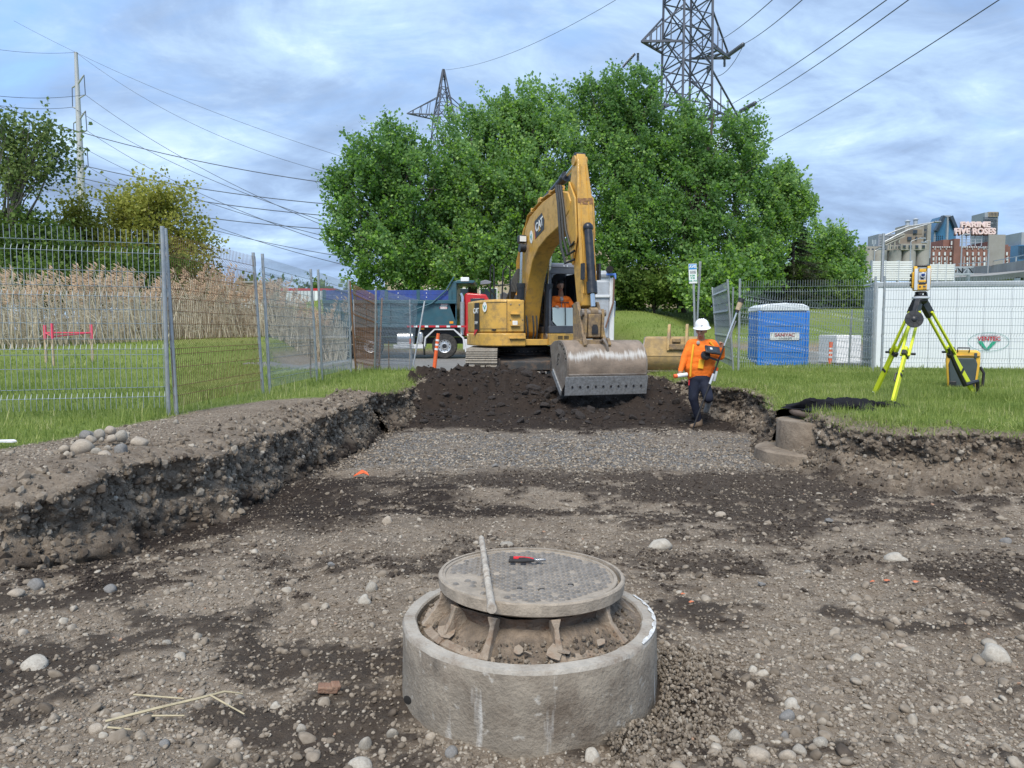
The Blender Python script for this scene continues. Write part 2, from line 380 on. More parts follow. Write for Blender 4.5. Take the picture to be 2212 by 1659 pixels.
mat('stone_c', (.19, .185, .18), .85, var=.25, scale=9, dirt=(.13, .12, .105), dirt_amt=.6, dscale=8, bump=.25, bscale=50)
mat('stone_white', (.40, .37, .32), .9, var=.18, scale=7, dirt=(.26, .225, .185), dirt_amt=.75, dscale=6, bump=.2, bscale=50)
mat('brick_red', (.24, .135, .09), .9, var=.25, scale=20, dirt=(.22, .16, .12), dirt_amt=.7, dscale=20, bump=.5)
mat('straw', (.42, .36, .235), .7, var=.2, scale=30)
mat('orange_plastic', (.80, .13, .03), .5, var=.15, scale=20, dirt=(.35, .12, .05), dirt_amt=.5, dscale=14)
mat('galvanised', (.36, .39, .41), .45, .55, var=.2, scale=20, dirt=(.26, .24, .22), dirt_amt=.5, dscale=10)
mat('wire', (.23, .275, .31), .5, .3, var=.15, scale=9)
mat('rusty_wire', (.20, .105, .055), .8, var=.3, scale=9)
mat('wood_stake', (.42, .33, .22), .8, var=.2, scale=30)
mat('pink_paint', (.72, .07, .13), .6, var=.15, scale=20)
mat('cat_yellow', (.60, .355, .075), .42, var=.10, scale=3, dirt=(.27, .18, .08), dirt_amt=.8, dscale=5.5, coat=.1)
mat('boom_yellow', (.56, .315, .058), .42, var=.10, scale=3, dirt=(.27, .165, .065), dirt_amt=.8, dscale=6, coat=.1)
mat('worn_steel', (.26, .225, .195), .5, .45, var=.3, scale=5, dirt=(.17, .13, .10), dirt_amt=.8, dscale=6, bump=.25)
mat('blade_steel', (.30, .31, .32), .5, .5, var=.3, scale=22, dirt=(.16, .155, .15), dirt_amt=.6, dscale=20, bump=.25)
mat('polished_steel', (.62, .62, .61), .32, .7, var=.25, scale=25, dirt=(.30, .27, .24), dirt_amt=.6, dscale=12)
mat('coupler_brown', (.22, .16, .105), .8, .1, var=.3, scale=14, dirt=(.42, .27, .08), dirt_amt=.6, dscale=7, bump=.4)
mat('machine_black', (.018, .019, .023), .4, var=.25, scale=10, dirt=(.06, .052, .045), dirt_amt=.4, dscale=5)
mat('cylinder_black', (.022, .026, .036), .32, .2, var=.2, scale=10, dirt=(.07, .065, .06), dirt_amt=.4, dscale=7)
mat('chrome', (.62, .64, .65), .18, 1.0, var=.08)
mat('cab_grey', (.085, .09, .105), .45, var=.2, scale=8)
mat('cab_roof', (.20, .205, .235), .45, var=.15, scale=8)
mat('track_pad', (.33, .30, .255), .8, .1, var=.3, scale=10, dirt=(.15, .125, .10), dirt_amt=.8, dscale=9, bump=.4)
mat('undercarriage', (.045, .048, .052), .7, var=.3, scale=8, dirt=(.20, .13, .085), dirt_amt=.7, dscale=5)
mat('decal_black', (.022, .022, .027), .4, var=.1)
mat('white_paint', (.74, .75, .75), .45, var=.05, scale=4, dirt=(.56, .56, .55), dirt_amt=.3, dscale=2)
mat('decal_red', (.48, .02, .03), .4, var=.05)
mat('decal_green', (.02, .33, .20), .4, var=.05)
mat('decal_teal', (.02, .24, .22), .4, var=.05)
mat('hose', (.028, .03, .03), .5, var=.3, scale=20)
mat('lamp_white', (.75, .76, .76), .15, var=.05)
mat('lamp_amber', (.75, .30, .02), .3, var=.05)
mat('skin', (.40, .22, .15), .55, var=.12, scale=9)
mat('skin_dark', (.36, .20, .135), .55, var=.12, scale=9)
mat('hair_black', (.012, .010, .009), .6, var=.3, scale=30)
mat('hi_vis_orange', (.86, .175, .012), .8, var=.22, scale=9, bump=1.0, bscale=9)
mat('hi_vis_yellow', (.80, .40, .02), .7, var=.1)
mat('navy_cloth', (.007, .011, .028), .85, var=.35, scale=9, bump=.5, bscale=14)
mat('grey_cloth', (.30, .31, .34), .85, var=.15)
mat('boot_brown', (.16, .115, .08), .8, var=.3, scale=15)
mat('boot_grey', (.30, .28, .26), .8, var=.3, scale=15)
mat('hat_white', (.82, .83, .84), .3, var=.03, coat=.2)
mat('seat_dark', (.03, .032, .036), .8, var=.2)
mat('teal_paint', (.022, .085, .115), .4, var=.12, scale=3, dirt=(.06, .09, .10), dirt_amt=.4, dscale=2.5, coat=.2)
mat('blue_boards', (.022, .055, .26), .55, var=.25, scale=6, dirt=(.05, .08, .20), dirt_amt=.6, dscale=4)
mat('red_paint', (.50, .014, .014), .3, var=.08, coat=.4)
mat('truck_white', (.62, .64, .66), .4, var=.06, scale=3, dirt=(.40, .39, .38), dirt_amt=.4, dscale=3)
mat('truck_grey', (.34, .37, .41), .5, var=.15, scale=3, dirt=(.24, .24, .25), dirt_amt=.5, dscale=4)
mat('tyre', (.028, .027, .026), .85, var=.3, scale=20, dirt=(.11, .10, .09), dirt_amt=.6, dscale=9)
mat('aluminium', (.62, .63, .64), .3, .85, var=.12, scale=12)
mat('strap_brown', (.16, .09, .065), .8, var=.2)
mat('tool_blue', (.10, .22, .62), .5, var=.1)
mat('survey_yellow', (.66, .74, .03), .4, var=.06, scale=5)
mat('instrument_yellow', (.68, .38, .035), .45, var=.06)
mat('instrument_grey', (.52, .56, .60), .45, var=.06)
mat('case_yellow', (.72, .43, .05), .5, var=.07, scale=5, dirt=(.48, .30, .06), dirt_amt=.4, dscale=6)
mat('case_grey', (.045, .062, .066), .55, var=.15)
mat('lens_blue', (.01, .035, .16), .06, var=.1, coat=1)
mat('black_cloth', (.012, .012, .016), .9, var=.4, scale=30, spec=.2, bump=.2, bscale=150)
mat('dark_iron', (.10, .072, .055), .8, var=.3, scale=12, bump=.4)
mat('trailer_white', (.70, .74, .78), .4, var=.04, scale=1.5, dirt=(.60, .63, .67), dirt_amt=.35, dscale=1.2)
mat('trailer_grey', (.33, .36, .39), .5, var=.12)
mat('potty_blue', (.012, .17, .62), .5, var=.12, scale=5, dirt=(.05, .22, .55), dirt_amt=.4, dscale=4)
mat('potty_white', (.66, .71, .76), .5, var=.06)
mat('sign_white', (.78, .80, .79), .45, var=.03)
mat('sign_blue', (.02, .25, .62), .45, var=.04)
mat('ink', (.05, .05, .055), .6, var=.1)
mat('ink_red', (.38, .05, .07), .6, var=.1)
mat('asphalt', (.17, .165, .155), .92, var=.15, scale=2, dirt=(.24, .225, .205), dirt_amt=.7, dscale=1.2, bump=.25, bscale=90)
mat('bark', (.075, .062, .05), .95, var=.35, scale=8, bump=.8, bscale=20)
mat('bark_grey', (.16, .145, .125), .95, var=.3, scale=8, bump=.6, bscale=20)
mat('pylon_steel', (.085, .095, .12), .6, .3, var=.2, scale=.6)
mat('pole_steel', (.44, .45, .45), .6, .2, var=.08, scale=.5)
mat('cable', (.085, .10, .13), .6, .2, var=.1)
mat('insulator', (.07, .085, .11), .3, var=.1)
mat('beige_wall', (.40, .335, .25), .85, var=.12, scale=.7)
mat('mill_brick', (.20, .10, .082), .9, var=.25, scale=.12, dirt=(.15, .078, .066), dirt_amt=.6, dscale=.05)
mat('silo_concrete', (.34, .33, .31), .9, var=.18, scale=.06, dirt=(.23, .215, .20), dirt_amt=.8, dscale=.09)
mat('old_concrete', (.30, .29, .26), .9, var=.2, scale=.2, dirt=(.2, .185, .17), dirt_amt=.7, dscale=.15)
mat('brown_block', (.235, .195, .155), .9, var=.15, scale=.1)
mat('pale_pane', (.56, .60, .62), .35, var=.3, scale=.2)
mat('dark_pane', (.035, .05, .07), .15, var=.3, scale=.3)
mat('tower_glass', (.045, .14, .26), .2, var=.25, scale=.03, spec=.8)  # lightened for distance: the haze is put into this colour
mat('tower_stone', (.26, .29, .33), .7, var=.12, scale=.05)  # pale with distance haze painted into the base colour
mat('sign_letter', (.72, .56, .54), .6, var=.08)
mat('sign_edge', (.14, .06, .06), .7, var=.1)
mat('noise_panel', (.70, .72, .72), .6, var=.06, scale=.6)
mat('overpass', (.27, .265, .25), .9, var=.18, scale=.12, dirt=(.2, .18, .16), dirt_amt=.6, dscale=.2)
mat('overpass_steel', (.33, .37, .42), .6, var=.1)
mat('far_car_white', (.68, .70, .72), .25, var=.03, coat=.6)
mat('glass_dark', (.02, .028, .035), .08, var=.1, spec=.8)
def glass(name, tint, a):
    m = bpy.data.materials.new(name); m.use_nodes = True; MATS[name] = m; t = m.node_tree; b = t.nodes['Principled BSDF']
    b.inputs['Base Color'].default_value = (*tint, 1); b.inputs['Roughness'].default_value = .05; b.inputs['Alpha'].default_value = a
    b.inputs['Specular IOR Level'].default_value = .8
glass('clear_glass', (.05, .07, .07), .12)
glass('film_glass', (.62, .72, .70), .85)

def leaf_mat(name, lo, hi, trans=.35, under=None, top=None):
    m = bpy.data.materials.new(name); m.use_nodes = True; MATS[name] = m; t = m.node_tree; nd = t.nodes; lk = t.links; nd.clear()
    a = nd.new('ShaderNodeAttribute'); a.attribute_name = 'tint'
    r = nd.new('ShaderNodeValToRGB'); r.color_ramp.elements[0].color = (*lo, 1); r.color_ramp.elements[1].color = (*hi, 1); lk.new(a.outputs['Fac'], r.inputs[0])
    if top: r.color_ramp.elements[1].position = .72; e_ = r.color_ramp.elements.new(1.0); e_.color = (*top, 1)
    c = r.outputs[0]
    if under:
        g = nd.new('ShaderNodeNewGeometry'); x = nd.new('ShaderNodeMix'); x.data_type = 'RGBA'; lk.new(g.outputs['Backfacing'], x.inputs[0]); lk.new(c, x.inputs[6]); x.inputs[7].default_value = (*under, 1); c = x.outputs[2]
    d = nd.new('ShaderNodeBsdfPrincipled'); d.inputs['Roughness'].default_value = .5; d.inputs['Specular IOR Level'].default_value = .25; lk.new(c, d.inputs['Base Color'])
    tr = nd.new('ShaderNodeBsdfTranslucent'); lk.new(c, tr.inputs['Color'])
    mx = nd.new('ShaderNodeMixShader'); mx.inputs[0].default_value = trans; lk.new(d.outputs[0], mx.inputs[1]); lk.new(tr.outputs[0], mx.inputs[2])
    o = nd.new('ShaderNodeOutputMaterial'); lk.new(mx.outputs[0], o.inputs[0])
leaf_mat('maple_leaf', (.060, .165, .016), (.265, .470, .050), .48, (.26, .42, .16), (.40, .56, .20))
leaf_mat('maple_leaf_deep', (.042, .130, .016), (.205, .400, .045), .48, (.21, .36, .13), (.36, .52, .18))
leaf_mat('poplar_leaf', (.09, .15, .045), (.25, .33, .11), .48)
leaf_mat('olive_leaf', (.19, .215, .035), (.42, .43, .095), .48)
leaf_mat('bush_leaf', (.058, .115, .024), (.19, .285, .058), .45)
leaf_mat('spruce_needle', (.022, .034, .014), (.060, .072, .030), .2)
leaf_mat('grass_blade', (.125, .195, .034), (.340, .410, .115), .48, None, (.56, .54, .28))
leaf_mat('dry_reed', (.36, .30, .22), (.76, .70, .57), .4)
leaf_mat('reed_plume', (.36, .25, .16), (.62, .47, .33), .4)

def stone_tint_mat():
    m = bpy.data.materials.new('gravel'); m.use_nodes = True; MATS['gravel'] = m; t = m.node_tree; nd = t.nodes; lk = t.links; b = nd['Principled BSDF']
    b.inputs['Roughness'].default_value = .9; b.inputs['Specular IOR Level'].default_value = .2
    a = nd.new('ShaderNodeAttribute'); a.attribute_type = 'INSTANCER'; a.attribute_name = 'tint'
    r = nd.new('ShaderNodeValToRGB'); e = r.color_ramp.elements
    for p, c in ((.0, (.026, .020, .017)), (.25, (.075, .060, .049)), (.5, (.175, .145, .114)), (.75, (.285, .245, .20)), (.93, (.42, .385, .33))):
        q = e.new(p) if p not in (0.0,) else e[0]; q.position = p; q.color = (*c, 1)
    e[-1].position = 1.0; e[-1].color = (.34, .22, .155, 1)
    lk.new(a.outputs['Fac'], r.inputs[0])
    tx = nd.new('ShaderNodeTexCoord'); n = nd.new('ShaderNodeTexNoise'); n.inputs['Scale'].default_value = 3; n.inputs['Detail'].default_value = 6; lk.new(tx.outputs['Object'], n.inputs['Vector'])
    x = nd.new('ShaderNodeMix'); x.data_type = 'RGBA'; x.blend_type = 'MULTIPLY'; x.inputs[0].default_value = .6
    r2 = nd.new('ShaderNodeValToRGB'); r2.color_ramp.elements[0].position = .3; r2.color_ramp.elements[0].color = (.6, .57, .53, 1); r2.color_ramp.elements[1].position = .7; r2.color_ramp.elements[1].color = (1.1, 1.1, 1.1, 1)
    lk.new(n.outputs['Fac'], r2.inputs[0]); lk.new(r.outputs[0], x.inputs[6]); lk.new(r2.outputs[0], x.inputs[7]); lk.new(x.outputs[2], b.inputs['Base Color'])
stone_tint_mat()

# ------------------------------------------------------------------ roads
def sheet(name, x0, x1, y0, y1, m, lift, step=.5):
    nx_ = max(2, int((x1-x0)/step)); ny_ = max(2, int((y1-y0)/step)); X, Y = np.meshgrid(np.linspace(x0, x1, nx_), np.linspace(y0, y1, ny_))
    wob = .25*fbm(X*.7, Y*.7); X = np.where((X == x0) | (X == x1), X + wob, X)
    Z = terrain(X.ravel(), Y.ravel())[0] + lift; b = MB(); b.v = [tuple(p) for p in np.stack([X.ravel(), Y.ravel(), Z], 1)]
    for j in range(ny_-1):
        for i in range(nx_-1): b.F(j*nx_+i, j*nx_+i+1, (j+1)*nx_+i+1, (j+1)*nx_+i)
    return b.build(name, m, kind='structure')
sheet('road', -7.2, 3.6, 19.4, 34.3, 'asphalt', .012)
sheet('road.001', 9.2, 60, 22.3, 35.8, 'asphalt', .012, .8)
b = MB().box(9.4, 60, 35.9, 36.2, .28, .46); b.build('kerb', 'concrete', kind='structure')

# ------------------------------------------------------------------ cut faces of the excavation
TOPS = []
def cut_face(path, label_dark, back=.52, turf=.0, seed=0.0, talus=.16, wob=1.0):
    path = np.array(path, float); seg = np.hypot(*(path[1:] - path[:-1]).T); S_ = np.concatenate([[0], np.cumsum(seg)]); n = int(S_[-1]/.032); s = np.linspace(0, S_[-1], n)
    X = np.interp(s, S_, path[:, 0]); Y = np.interp(s, S_, path[:, 1]); X = X + wob*(.13*fbm(s*.9 + seed, s*0) + .07*fbm(s*3.3 + seed, s*0 + 3)); Y = Y + wob*.08*fbm(s*2.1 + seed, s*0 + 7)
    k = np.ones(9)/9; Xs = np.convolve(np.pad(X, 4, 'edge'), k, 'valid'); Ys = np.convolve(np.pad(Y, 4, 'edge'), k, 'valid')
    tx, ty = np.gradient(Xs), np.gradient(Ys); l = np.hypot(tx, ty); nx_, ny_ = ty/l, -tx/l            # into the pit (path walks with the pit on its right)
    bx, by = X - nx_*back, Y - ny_*back; zt = terrain(bx, by)[0]; fx, fy = X + nx_*(.26 + talus*.6), Y + ny_*(.26 + talus*.6); zb = terrain(fx, fy)[0]
    rows = []; A = {'grass': [], 'dark': [], 'crush': [], 'wall': []}
    R1, R2 = 13, 30
    for j in range(R1):
        f = j/R1; q = -back + (back + .02)*f; x = X + nx_*q; y = Y + ny_*q; z = zt - (.04 + .07*np.clip(.4 + fbm(s*1.4 + seed, s*0 + 11)*1.6, 0, 1))*f**3 + .012 + (.022*fbm(x*6, y*6) + .02*fbm(x*17, y*17, 2))*(1 if j else 0) - (.035 if j == 0 else 0)
        rows.append((x, y, z)); g = terrain(bx, by)[1]*sm(-.1, .35, turf - f + .35*fbm(x*5, y*5)); A['grass'].append(g); A['dark'].append(0*x + .08 + .3*np.maximum(0, fbm(x*4, y*4))); A['crush'].append(0*x); A['wall'].append(0*x)
    for j in range(R2):
        f = j/(R2-1); h = (zt - .04 - .07*np.clip(.4 + fbm(s*1.4 + seed, s*0 + 11)*1.6, 0, 1))*(1-f) + (zb - .05)*f
        rid = 1 - 2*np.abs(fbm(s*4.2 + seed, h*6.5 + 2, 3)); rid2 = 1 - 2*np.abs(fbm(s*10 + seed + 5, h*14, 3))
        q = .02 + .07*f - .12*math.sin(math.pi*min(1, f*1.15))*(.6 + .8*fbm(s*1.3 + seed, s*0 + 1)) + .10*fbm(s*2.6 + seed, h*4.5 + 2) + .055*rid + .035*rid2 + .02*fbm(s*27 + seed, h*30, 2) + talus*max(0, f-.45)/.55
        x = X + nx_*q; y = Y + ny_*q; rows.append((x, y, h + (.03*fbm(s*9, h*9 + 5) if 0 < j < R2-1 else 0)))
        nz = fbm(s*2.6 + seed + 4, h*7); A['grass'].append(0*x); A['crush'].append(0*x); A['wall'].append(0*x + 1)
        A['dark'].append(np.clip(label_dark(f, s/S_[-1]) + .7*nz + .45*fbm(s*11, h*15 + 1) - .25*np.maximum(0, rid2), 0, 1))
    V = np.stack([np.stack(r, 1) for r in rows]).reshape(-1, 3); m_ = R1 + R2; ii = (np.arange(m_-1)[:, None]*n + np.arange(n-1)[None, :]).ravel()
    q4 = np.stack([ii, ii+n, ii+n+1, ii+1], 1).astype(np.int32); me = bpy.data.meshes.new('trench_wall'); me.vertices.add(len(V)); me.vertices.foreach_set('co', V.astype(np.float32).ravel())
    me.loops.add(q4.size); me.loops.foreach_set('vertex_index', q4.ravel()); me.polygons.add(len(q4)); me.polygons.foreach_set('loop_start', np.arange(0, q4.size, 4, dtype=np.int32)); me.polygons.foreach_set('use_smooth', np.ones(len(q4), bool)); me.update(calc_edges=True)
    for nm, d in A.items(): a_ = me.attributes.new(nm, 'FLOAT', 'POINT'); a_.data.foreach_set('value', np.concatenate(d).astype(np.float32))
    me.materials.append(MATS['ground']); link('trench_wall', me, kind='structure')
    if turf > .3: TOPS.append(V[n*2:n*(R1+2)])
    kk = np.concatenate([(R1*n) + rng.integers(0, R2*n - n, int(S_[-1]*1500)), n*2 + rng.integers(0, (R1-1)*n, int(S_[-1]*(260 if turf < .3 else 20)))]); dk = np.concatenate(A['dark'])[kk]; keep = rng.random(len(kk)) > .75*dk; kk = kk[keep]; dk = dk[keep]; m = len(kk)
    sz = .010*(.085/.010)**(rng.random(m)**3.0); P = V[kk] + rng.normal(0, .008, (m, 3)); return P, np.stack([sz*1.2, sz, sz*.8], 1), rng.uniform(0, 6.28, (m, 3)), np.clip(rng.normal(.56, .15, m) - .30*dk, .02, .92)
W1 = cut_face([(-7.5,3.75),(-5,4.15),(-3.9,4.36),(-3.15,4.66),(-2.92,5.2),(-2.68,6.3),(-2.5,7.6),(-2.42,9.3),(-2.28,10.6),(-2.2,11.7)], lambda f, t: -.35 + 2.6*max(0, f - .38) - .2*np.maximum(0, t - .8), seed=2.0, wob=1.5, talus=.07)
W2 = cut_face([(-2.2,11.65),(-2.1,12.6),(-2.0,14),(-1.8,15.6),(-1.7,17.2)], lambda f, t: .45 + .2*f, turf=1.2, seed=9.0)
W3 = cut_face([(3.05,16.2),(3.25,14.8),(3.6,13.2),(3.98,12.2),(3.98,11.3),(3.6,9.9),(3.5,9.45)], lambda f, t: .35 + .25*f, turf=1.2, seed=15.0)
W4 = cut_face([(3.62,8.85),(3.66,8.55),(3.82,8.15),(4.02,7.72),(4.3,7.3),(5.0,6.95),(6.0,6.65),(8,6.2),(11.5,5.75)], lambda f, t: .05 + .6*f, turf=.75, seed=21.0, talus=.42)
# ------------------------------------------------------------------ stones
def stone_mesh(name, m, seed, sub=2, angular=0.0):
    import bmesh
    b = bmesh.new(); bmesh.ops.create_icosphere(b, subdivisions=sub, radius=.5); r_ = random.Random(seed)
    dirs = [Vector((r_.gauss(0,1), r_.gauss(0,1), r_.gauss(0,1))).normalized() for _ in range(7)]
    cut = [(d, r_.uniform(.30, .42)) for d in dirs[:5]]; amp = [r_.uniform(-.09, .09) for _ in dirs]
    for v in b.verts:
        p = v.co.copy(); n = p.normalized(); k = 1 + sum(a*math.sin(4*n.dot(d) + i) for i, (a, d) in enumerate(zip(amp, dirs)))
        p = p*k
        for d, h in cut:
            q = p.dot(d)
            if q > h: p -= d*(q-h)*(.35 + .6*angular)
        v.co = p
    me = bpy.data.meshes.new(name); b.to_mesh(me); b.free(); me.materials.append(MATS[m])
    me.polygons.foreach_set('use_smooth', [angular < .5]*len(me.polygons)); me.update(); return me
SM = {m: [stone_mesh('cobble', m, i*7 + h, 3, .15) for i in range(4)] for h, m in enumerate(('stone_a', 'stone_b', 'stone_c', 'stone_white'))}
def cobble(x, y, w, h, label, m='stone_a', zoff=0.0, k=0, cat='stone', group=None, rz=None, name='cobble', tilt=.25, base=None):
    r_ = random.Random(int(x*977 + y*131) + k); me = SM[m][r_.randrange(4)]
    o = bpy.data.objects.new(name, me); col.objects.link(o); d = w*r_.uniform(.75, 1.0)
    o.scale = (w*1.02, d, h*1.25); z = hz(x, y) if base is None else base
    o.location = (x, y + d*.35, z + h*.42 + zoff); o.rotation_euler = (r_.uniform(-tilt, tilt), r_.uniform(-tilt, tilt), r_.uniform(-.5, .5) if rz is None else rz)
    return tag(o, label, cat, group)
PILE = [(-3.79,6.42,.127,.082,0,'stone_c','grey cobble at the back left end of the stone pile'),(-3.59,6.28,.091,.088,.02,'stone_a','round grey cobble behind the middle of the stone pile'),(-3.54,6.37,.096,.074,.05,'stone_b','tan cobble at the very top of the stone pile'),(-3.36,6.21,.116,.087,.02,'stone_a','smooth grey cobble next to the long tan cobble of the pile'),(-3.16,6.1,.156,.082,0,'stone_b','long tan cobble at the right end of the stone pile'),(-3.52,6.03,.081,.07,.02,'stone_b','brownish cobble above the large boulder of the stone pile'),(-3.46,6.1,.05,.036,.03,'stone_a','tiny cobble wedged in the middle of the stone pile'),(-3.37,6.08,.085,.064,.03,'stone_b','oval cobble lying on the middle of the stone pile'),(-3.15,5.79,.111,.097,0,'stone_c','blocky grey cobble at the front right of the stone pile'),(-3.4,5.68,.172,.119,0,'stone_b','largest cobble of the stone pile, broad and wedge shaped'),(-3.54,5.7,.082,.06,0,'stone_b','small tan cobble at the left foot of the stone pile'),(-3.27,5.68,.079,.073,0,'stone_a','cobble just right of the largest one in the stone pile'),(-3.2,5.66,.103,.055,0,'stone_b','pale oval cobble at the front of the stone pile'),(-3.29,5.59,.065,.033,0,'stone_b','small flat cobble in front of the largest one of the pile'),(-3.27,5.84,.061,.048,.02,'stone_a','small cobble tucked inside the stone pile'),(-3.13,5.91,.055,.041,0,'stone_c','small grey cobble at the right edge of the stone pile'),(-3.34,5.38,.075,.025,0,'stone_b','flat stone half buried in front of the stone pile'),(-3.43,7.4,.06,.048,0,'stone_a','lone cobble on the bank behind the stone pile'),(-2.7,7.35,.06,.043,0,'stone_b','lone tan cobble on the bank near the trench lip')]
for i, (x, y, w, h, zo, m, lb) in enumerate(PILE): cobble(x, y, w, h, lb, m, zo, i, 'stone', 'cobbles gathered on the left bank' if i < 16 else None)
BIG = [(1.06,5.09,.176,.087,'stone_white','large pale oval cobble behind the manhole, right of the pliers'),(2.59,4.81,.144,.061,'stone_white','flat white slab shaped stone at the right of the pit'),(2.3,3.34,.126,.095,'stone_white','biggest round pale cobble near the right edge of the photo'),(-1.02,5.87,.084,.082,'stone_b','round orange-tan stone on the dark soil in the middle'),(1.75,6.01,.09,.053,'stone_b','smooth pinkish egg shaped stone on the brown soil'),(.29,2.52,.061,.065,'stone_white','round stone touching the front foot of the concrete ring'),(-.46,2.69,.04,.053,'stone_a','upright wedge shaped stone left of the concrete ring'),(-.31,2.67,.04,.037,'stone_b','small round stone at the left foot of the concrete ring'),(-.22,2.55,.05,.039,'stone_c','angular grey stone in front left of the concrete ring'),(-.04,5.22,.092,.04,'stone_a','long flat stone just behind the steel pipe end'),(-2.87,4.28,.103,.065,'stone_c','dark brown cobble at the far left below the bank'),(-2.88,4.11,.088,.047,'stone_b','tan cobble beside the dark cobble at far left'),(-2.39,4.23,.075,.048,'stone_c','grey block of stone below the left trench corner'),(-.84,4.26,.081,.067,'stone_a','pale cobble left of the manhole, the farther of a pair'),(-.84,4.03,.068,.056,'stone_white','pale round cobble left of the manhole, the nearer of a pair'),(-2.22,3.26,.125,.056,'stone_white','long curved pale stone half buried at the left edge'),(-1.04,2.62,.06,.041,'stone_b','pair-shaped tan stone at the bottom left centre'),(-.82,2.73,.043,.038,'stone_a','round stone at bottom left centre beside a tan stone'),(-.99,2.94,.046,.03,'stone_white','white stone right of the straw stalks'),(-.55,2.62,.046,.068,'stone_a','tall rounded stone left of the concrete ring base'),(-.54,2.49,.096,.046,'stone_white','large smooth oval stone at the bottom edge left of the ring'),(-1.61,2.71,.062,.041,'stone_b','oval stone below the straw stalks'),(.9,2.54,.086,.05,'stone_b','long bean shaped stone at the bottom right of the ring'),(.67,2.76,.052,.045,'stone_a','pale stone with a dark patch at the right foot of the ring'),(1.1,2.8,.068,.041,'stone_c','bluish grey angular stone, lower of two right of the ring'),(1.15,2.88,.062,.042,'stone_white','pale knuckle shaped stone right of the ring'),(1.15,2.6,.053,.035,'stone_a','grey stone, right end of the row at the bottom'),(1.06,2.57,.055,.031,'stone_a','flat grey stone, middle of the row at the bottom'),(1.0,2.53,.058,.037,'stone_b','rounded tan stone at the bottom edge right of the ring'),(.85,2.65,.061,.039,'stone_a','flat grey slab above the bean shaped stone'),(1.71,2.85,.043,.042,'stone_b','cubic brownish stone towards the bottom right'),(3.64,5.26,.079,.057,'stone_c','bluish stone near the right edge below the grass bank'),(2.07,3.83,.057,.049,'stone_b','tan round stone in the right middle of the pit floor'),(1.02,3.02,.045,.038,'stone_b','cream stone on the crushed gravel right of the ring'),(1.08,3.16,.043,.04,'stone_white','pale stone above the cream stone right of the ring'),(1.05,2.7,.033,.027,'stone_c','dark slate pebble between pale stones right of the ring'),(-1.29,2.6,.041,.023,'stone_c','flat dark pebble at the bottom left')]
for i, (x, y, w, h, m, lb) in enumerate(BIG): cobble(x, y, w, h, lb, m, -h*.33, i)
b = MB(); b.cbox((0,0,0), (.085,.045,.030), (.1,.12,.2)); b.cbox((.03,.005,.008), (.04,.04,.026), (.3,.2,.5))
o = b.build('brick_fragment', 'brick_red', bevel=.006); o.location = (-.78, 3.0, hz(-.78, 3.0)+.02); tag(o, 'broken red-brown brick fragment lying left of the concrete ring', 'brick')
# angular prototypes stand in view as loose rubble; the gravel instances reuse their meshes
RUB = []
for i, (x, y, w, lb) in enumerate([(1.5,4.3,.05,'angular grey rubble piece in the right middle of the pit'),(-1.2,4.75,.06,'angular rubble piece left of the steel pipe on brown soil'),(2.6,5.9,.07,'angular rubble piece below the exposed manhole shaft'),(-.2,8.6,.08,'angular rubble piece on the crushed stone strip, left of centre'),(1.3,9.4,.08,'angular rubble piece on the crushed stone strip, right of centre')]):
    o = link('rubble', stone_mesh('rubble', 'stone_c', 400 + i, 1, 1.0)); o.scale = (w*1.2, w, w*.7); o.location = (x, y, hz(x, y) + w*.2); o.rotation_euler = (.2*i, .3, i)
    RUB.append(tag(o, lb, 'stone'))
RND = []
for i, (x, y, w, lb) in enumerate([(.75,4.0,.035,'small rounded pebble right behind the manhole cover'),(-1.7,3.5,.04,'small rounded pebble in the left middle foreground'),(1.9,4.6,.04,'small rounded pebble left of the flat white stone'),(-.3,6.3,.05,'small rounded pebble on the dark soil behind the pipe')]):
    o = link('pebble', stone_mesh('pebble', 'stone_a', 500 + i, 2, .47)); o.scale = (w*1.2, w, w*.75); o.location = (x, y, hz(x, y) + w*.2); o.rotation_euler = (.2*i, .3, i)
    RND.append(tag(o, lb, 'pebble'))

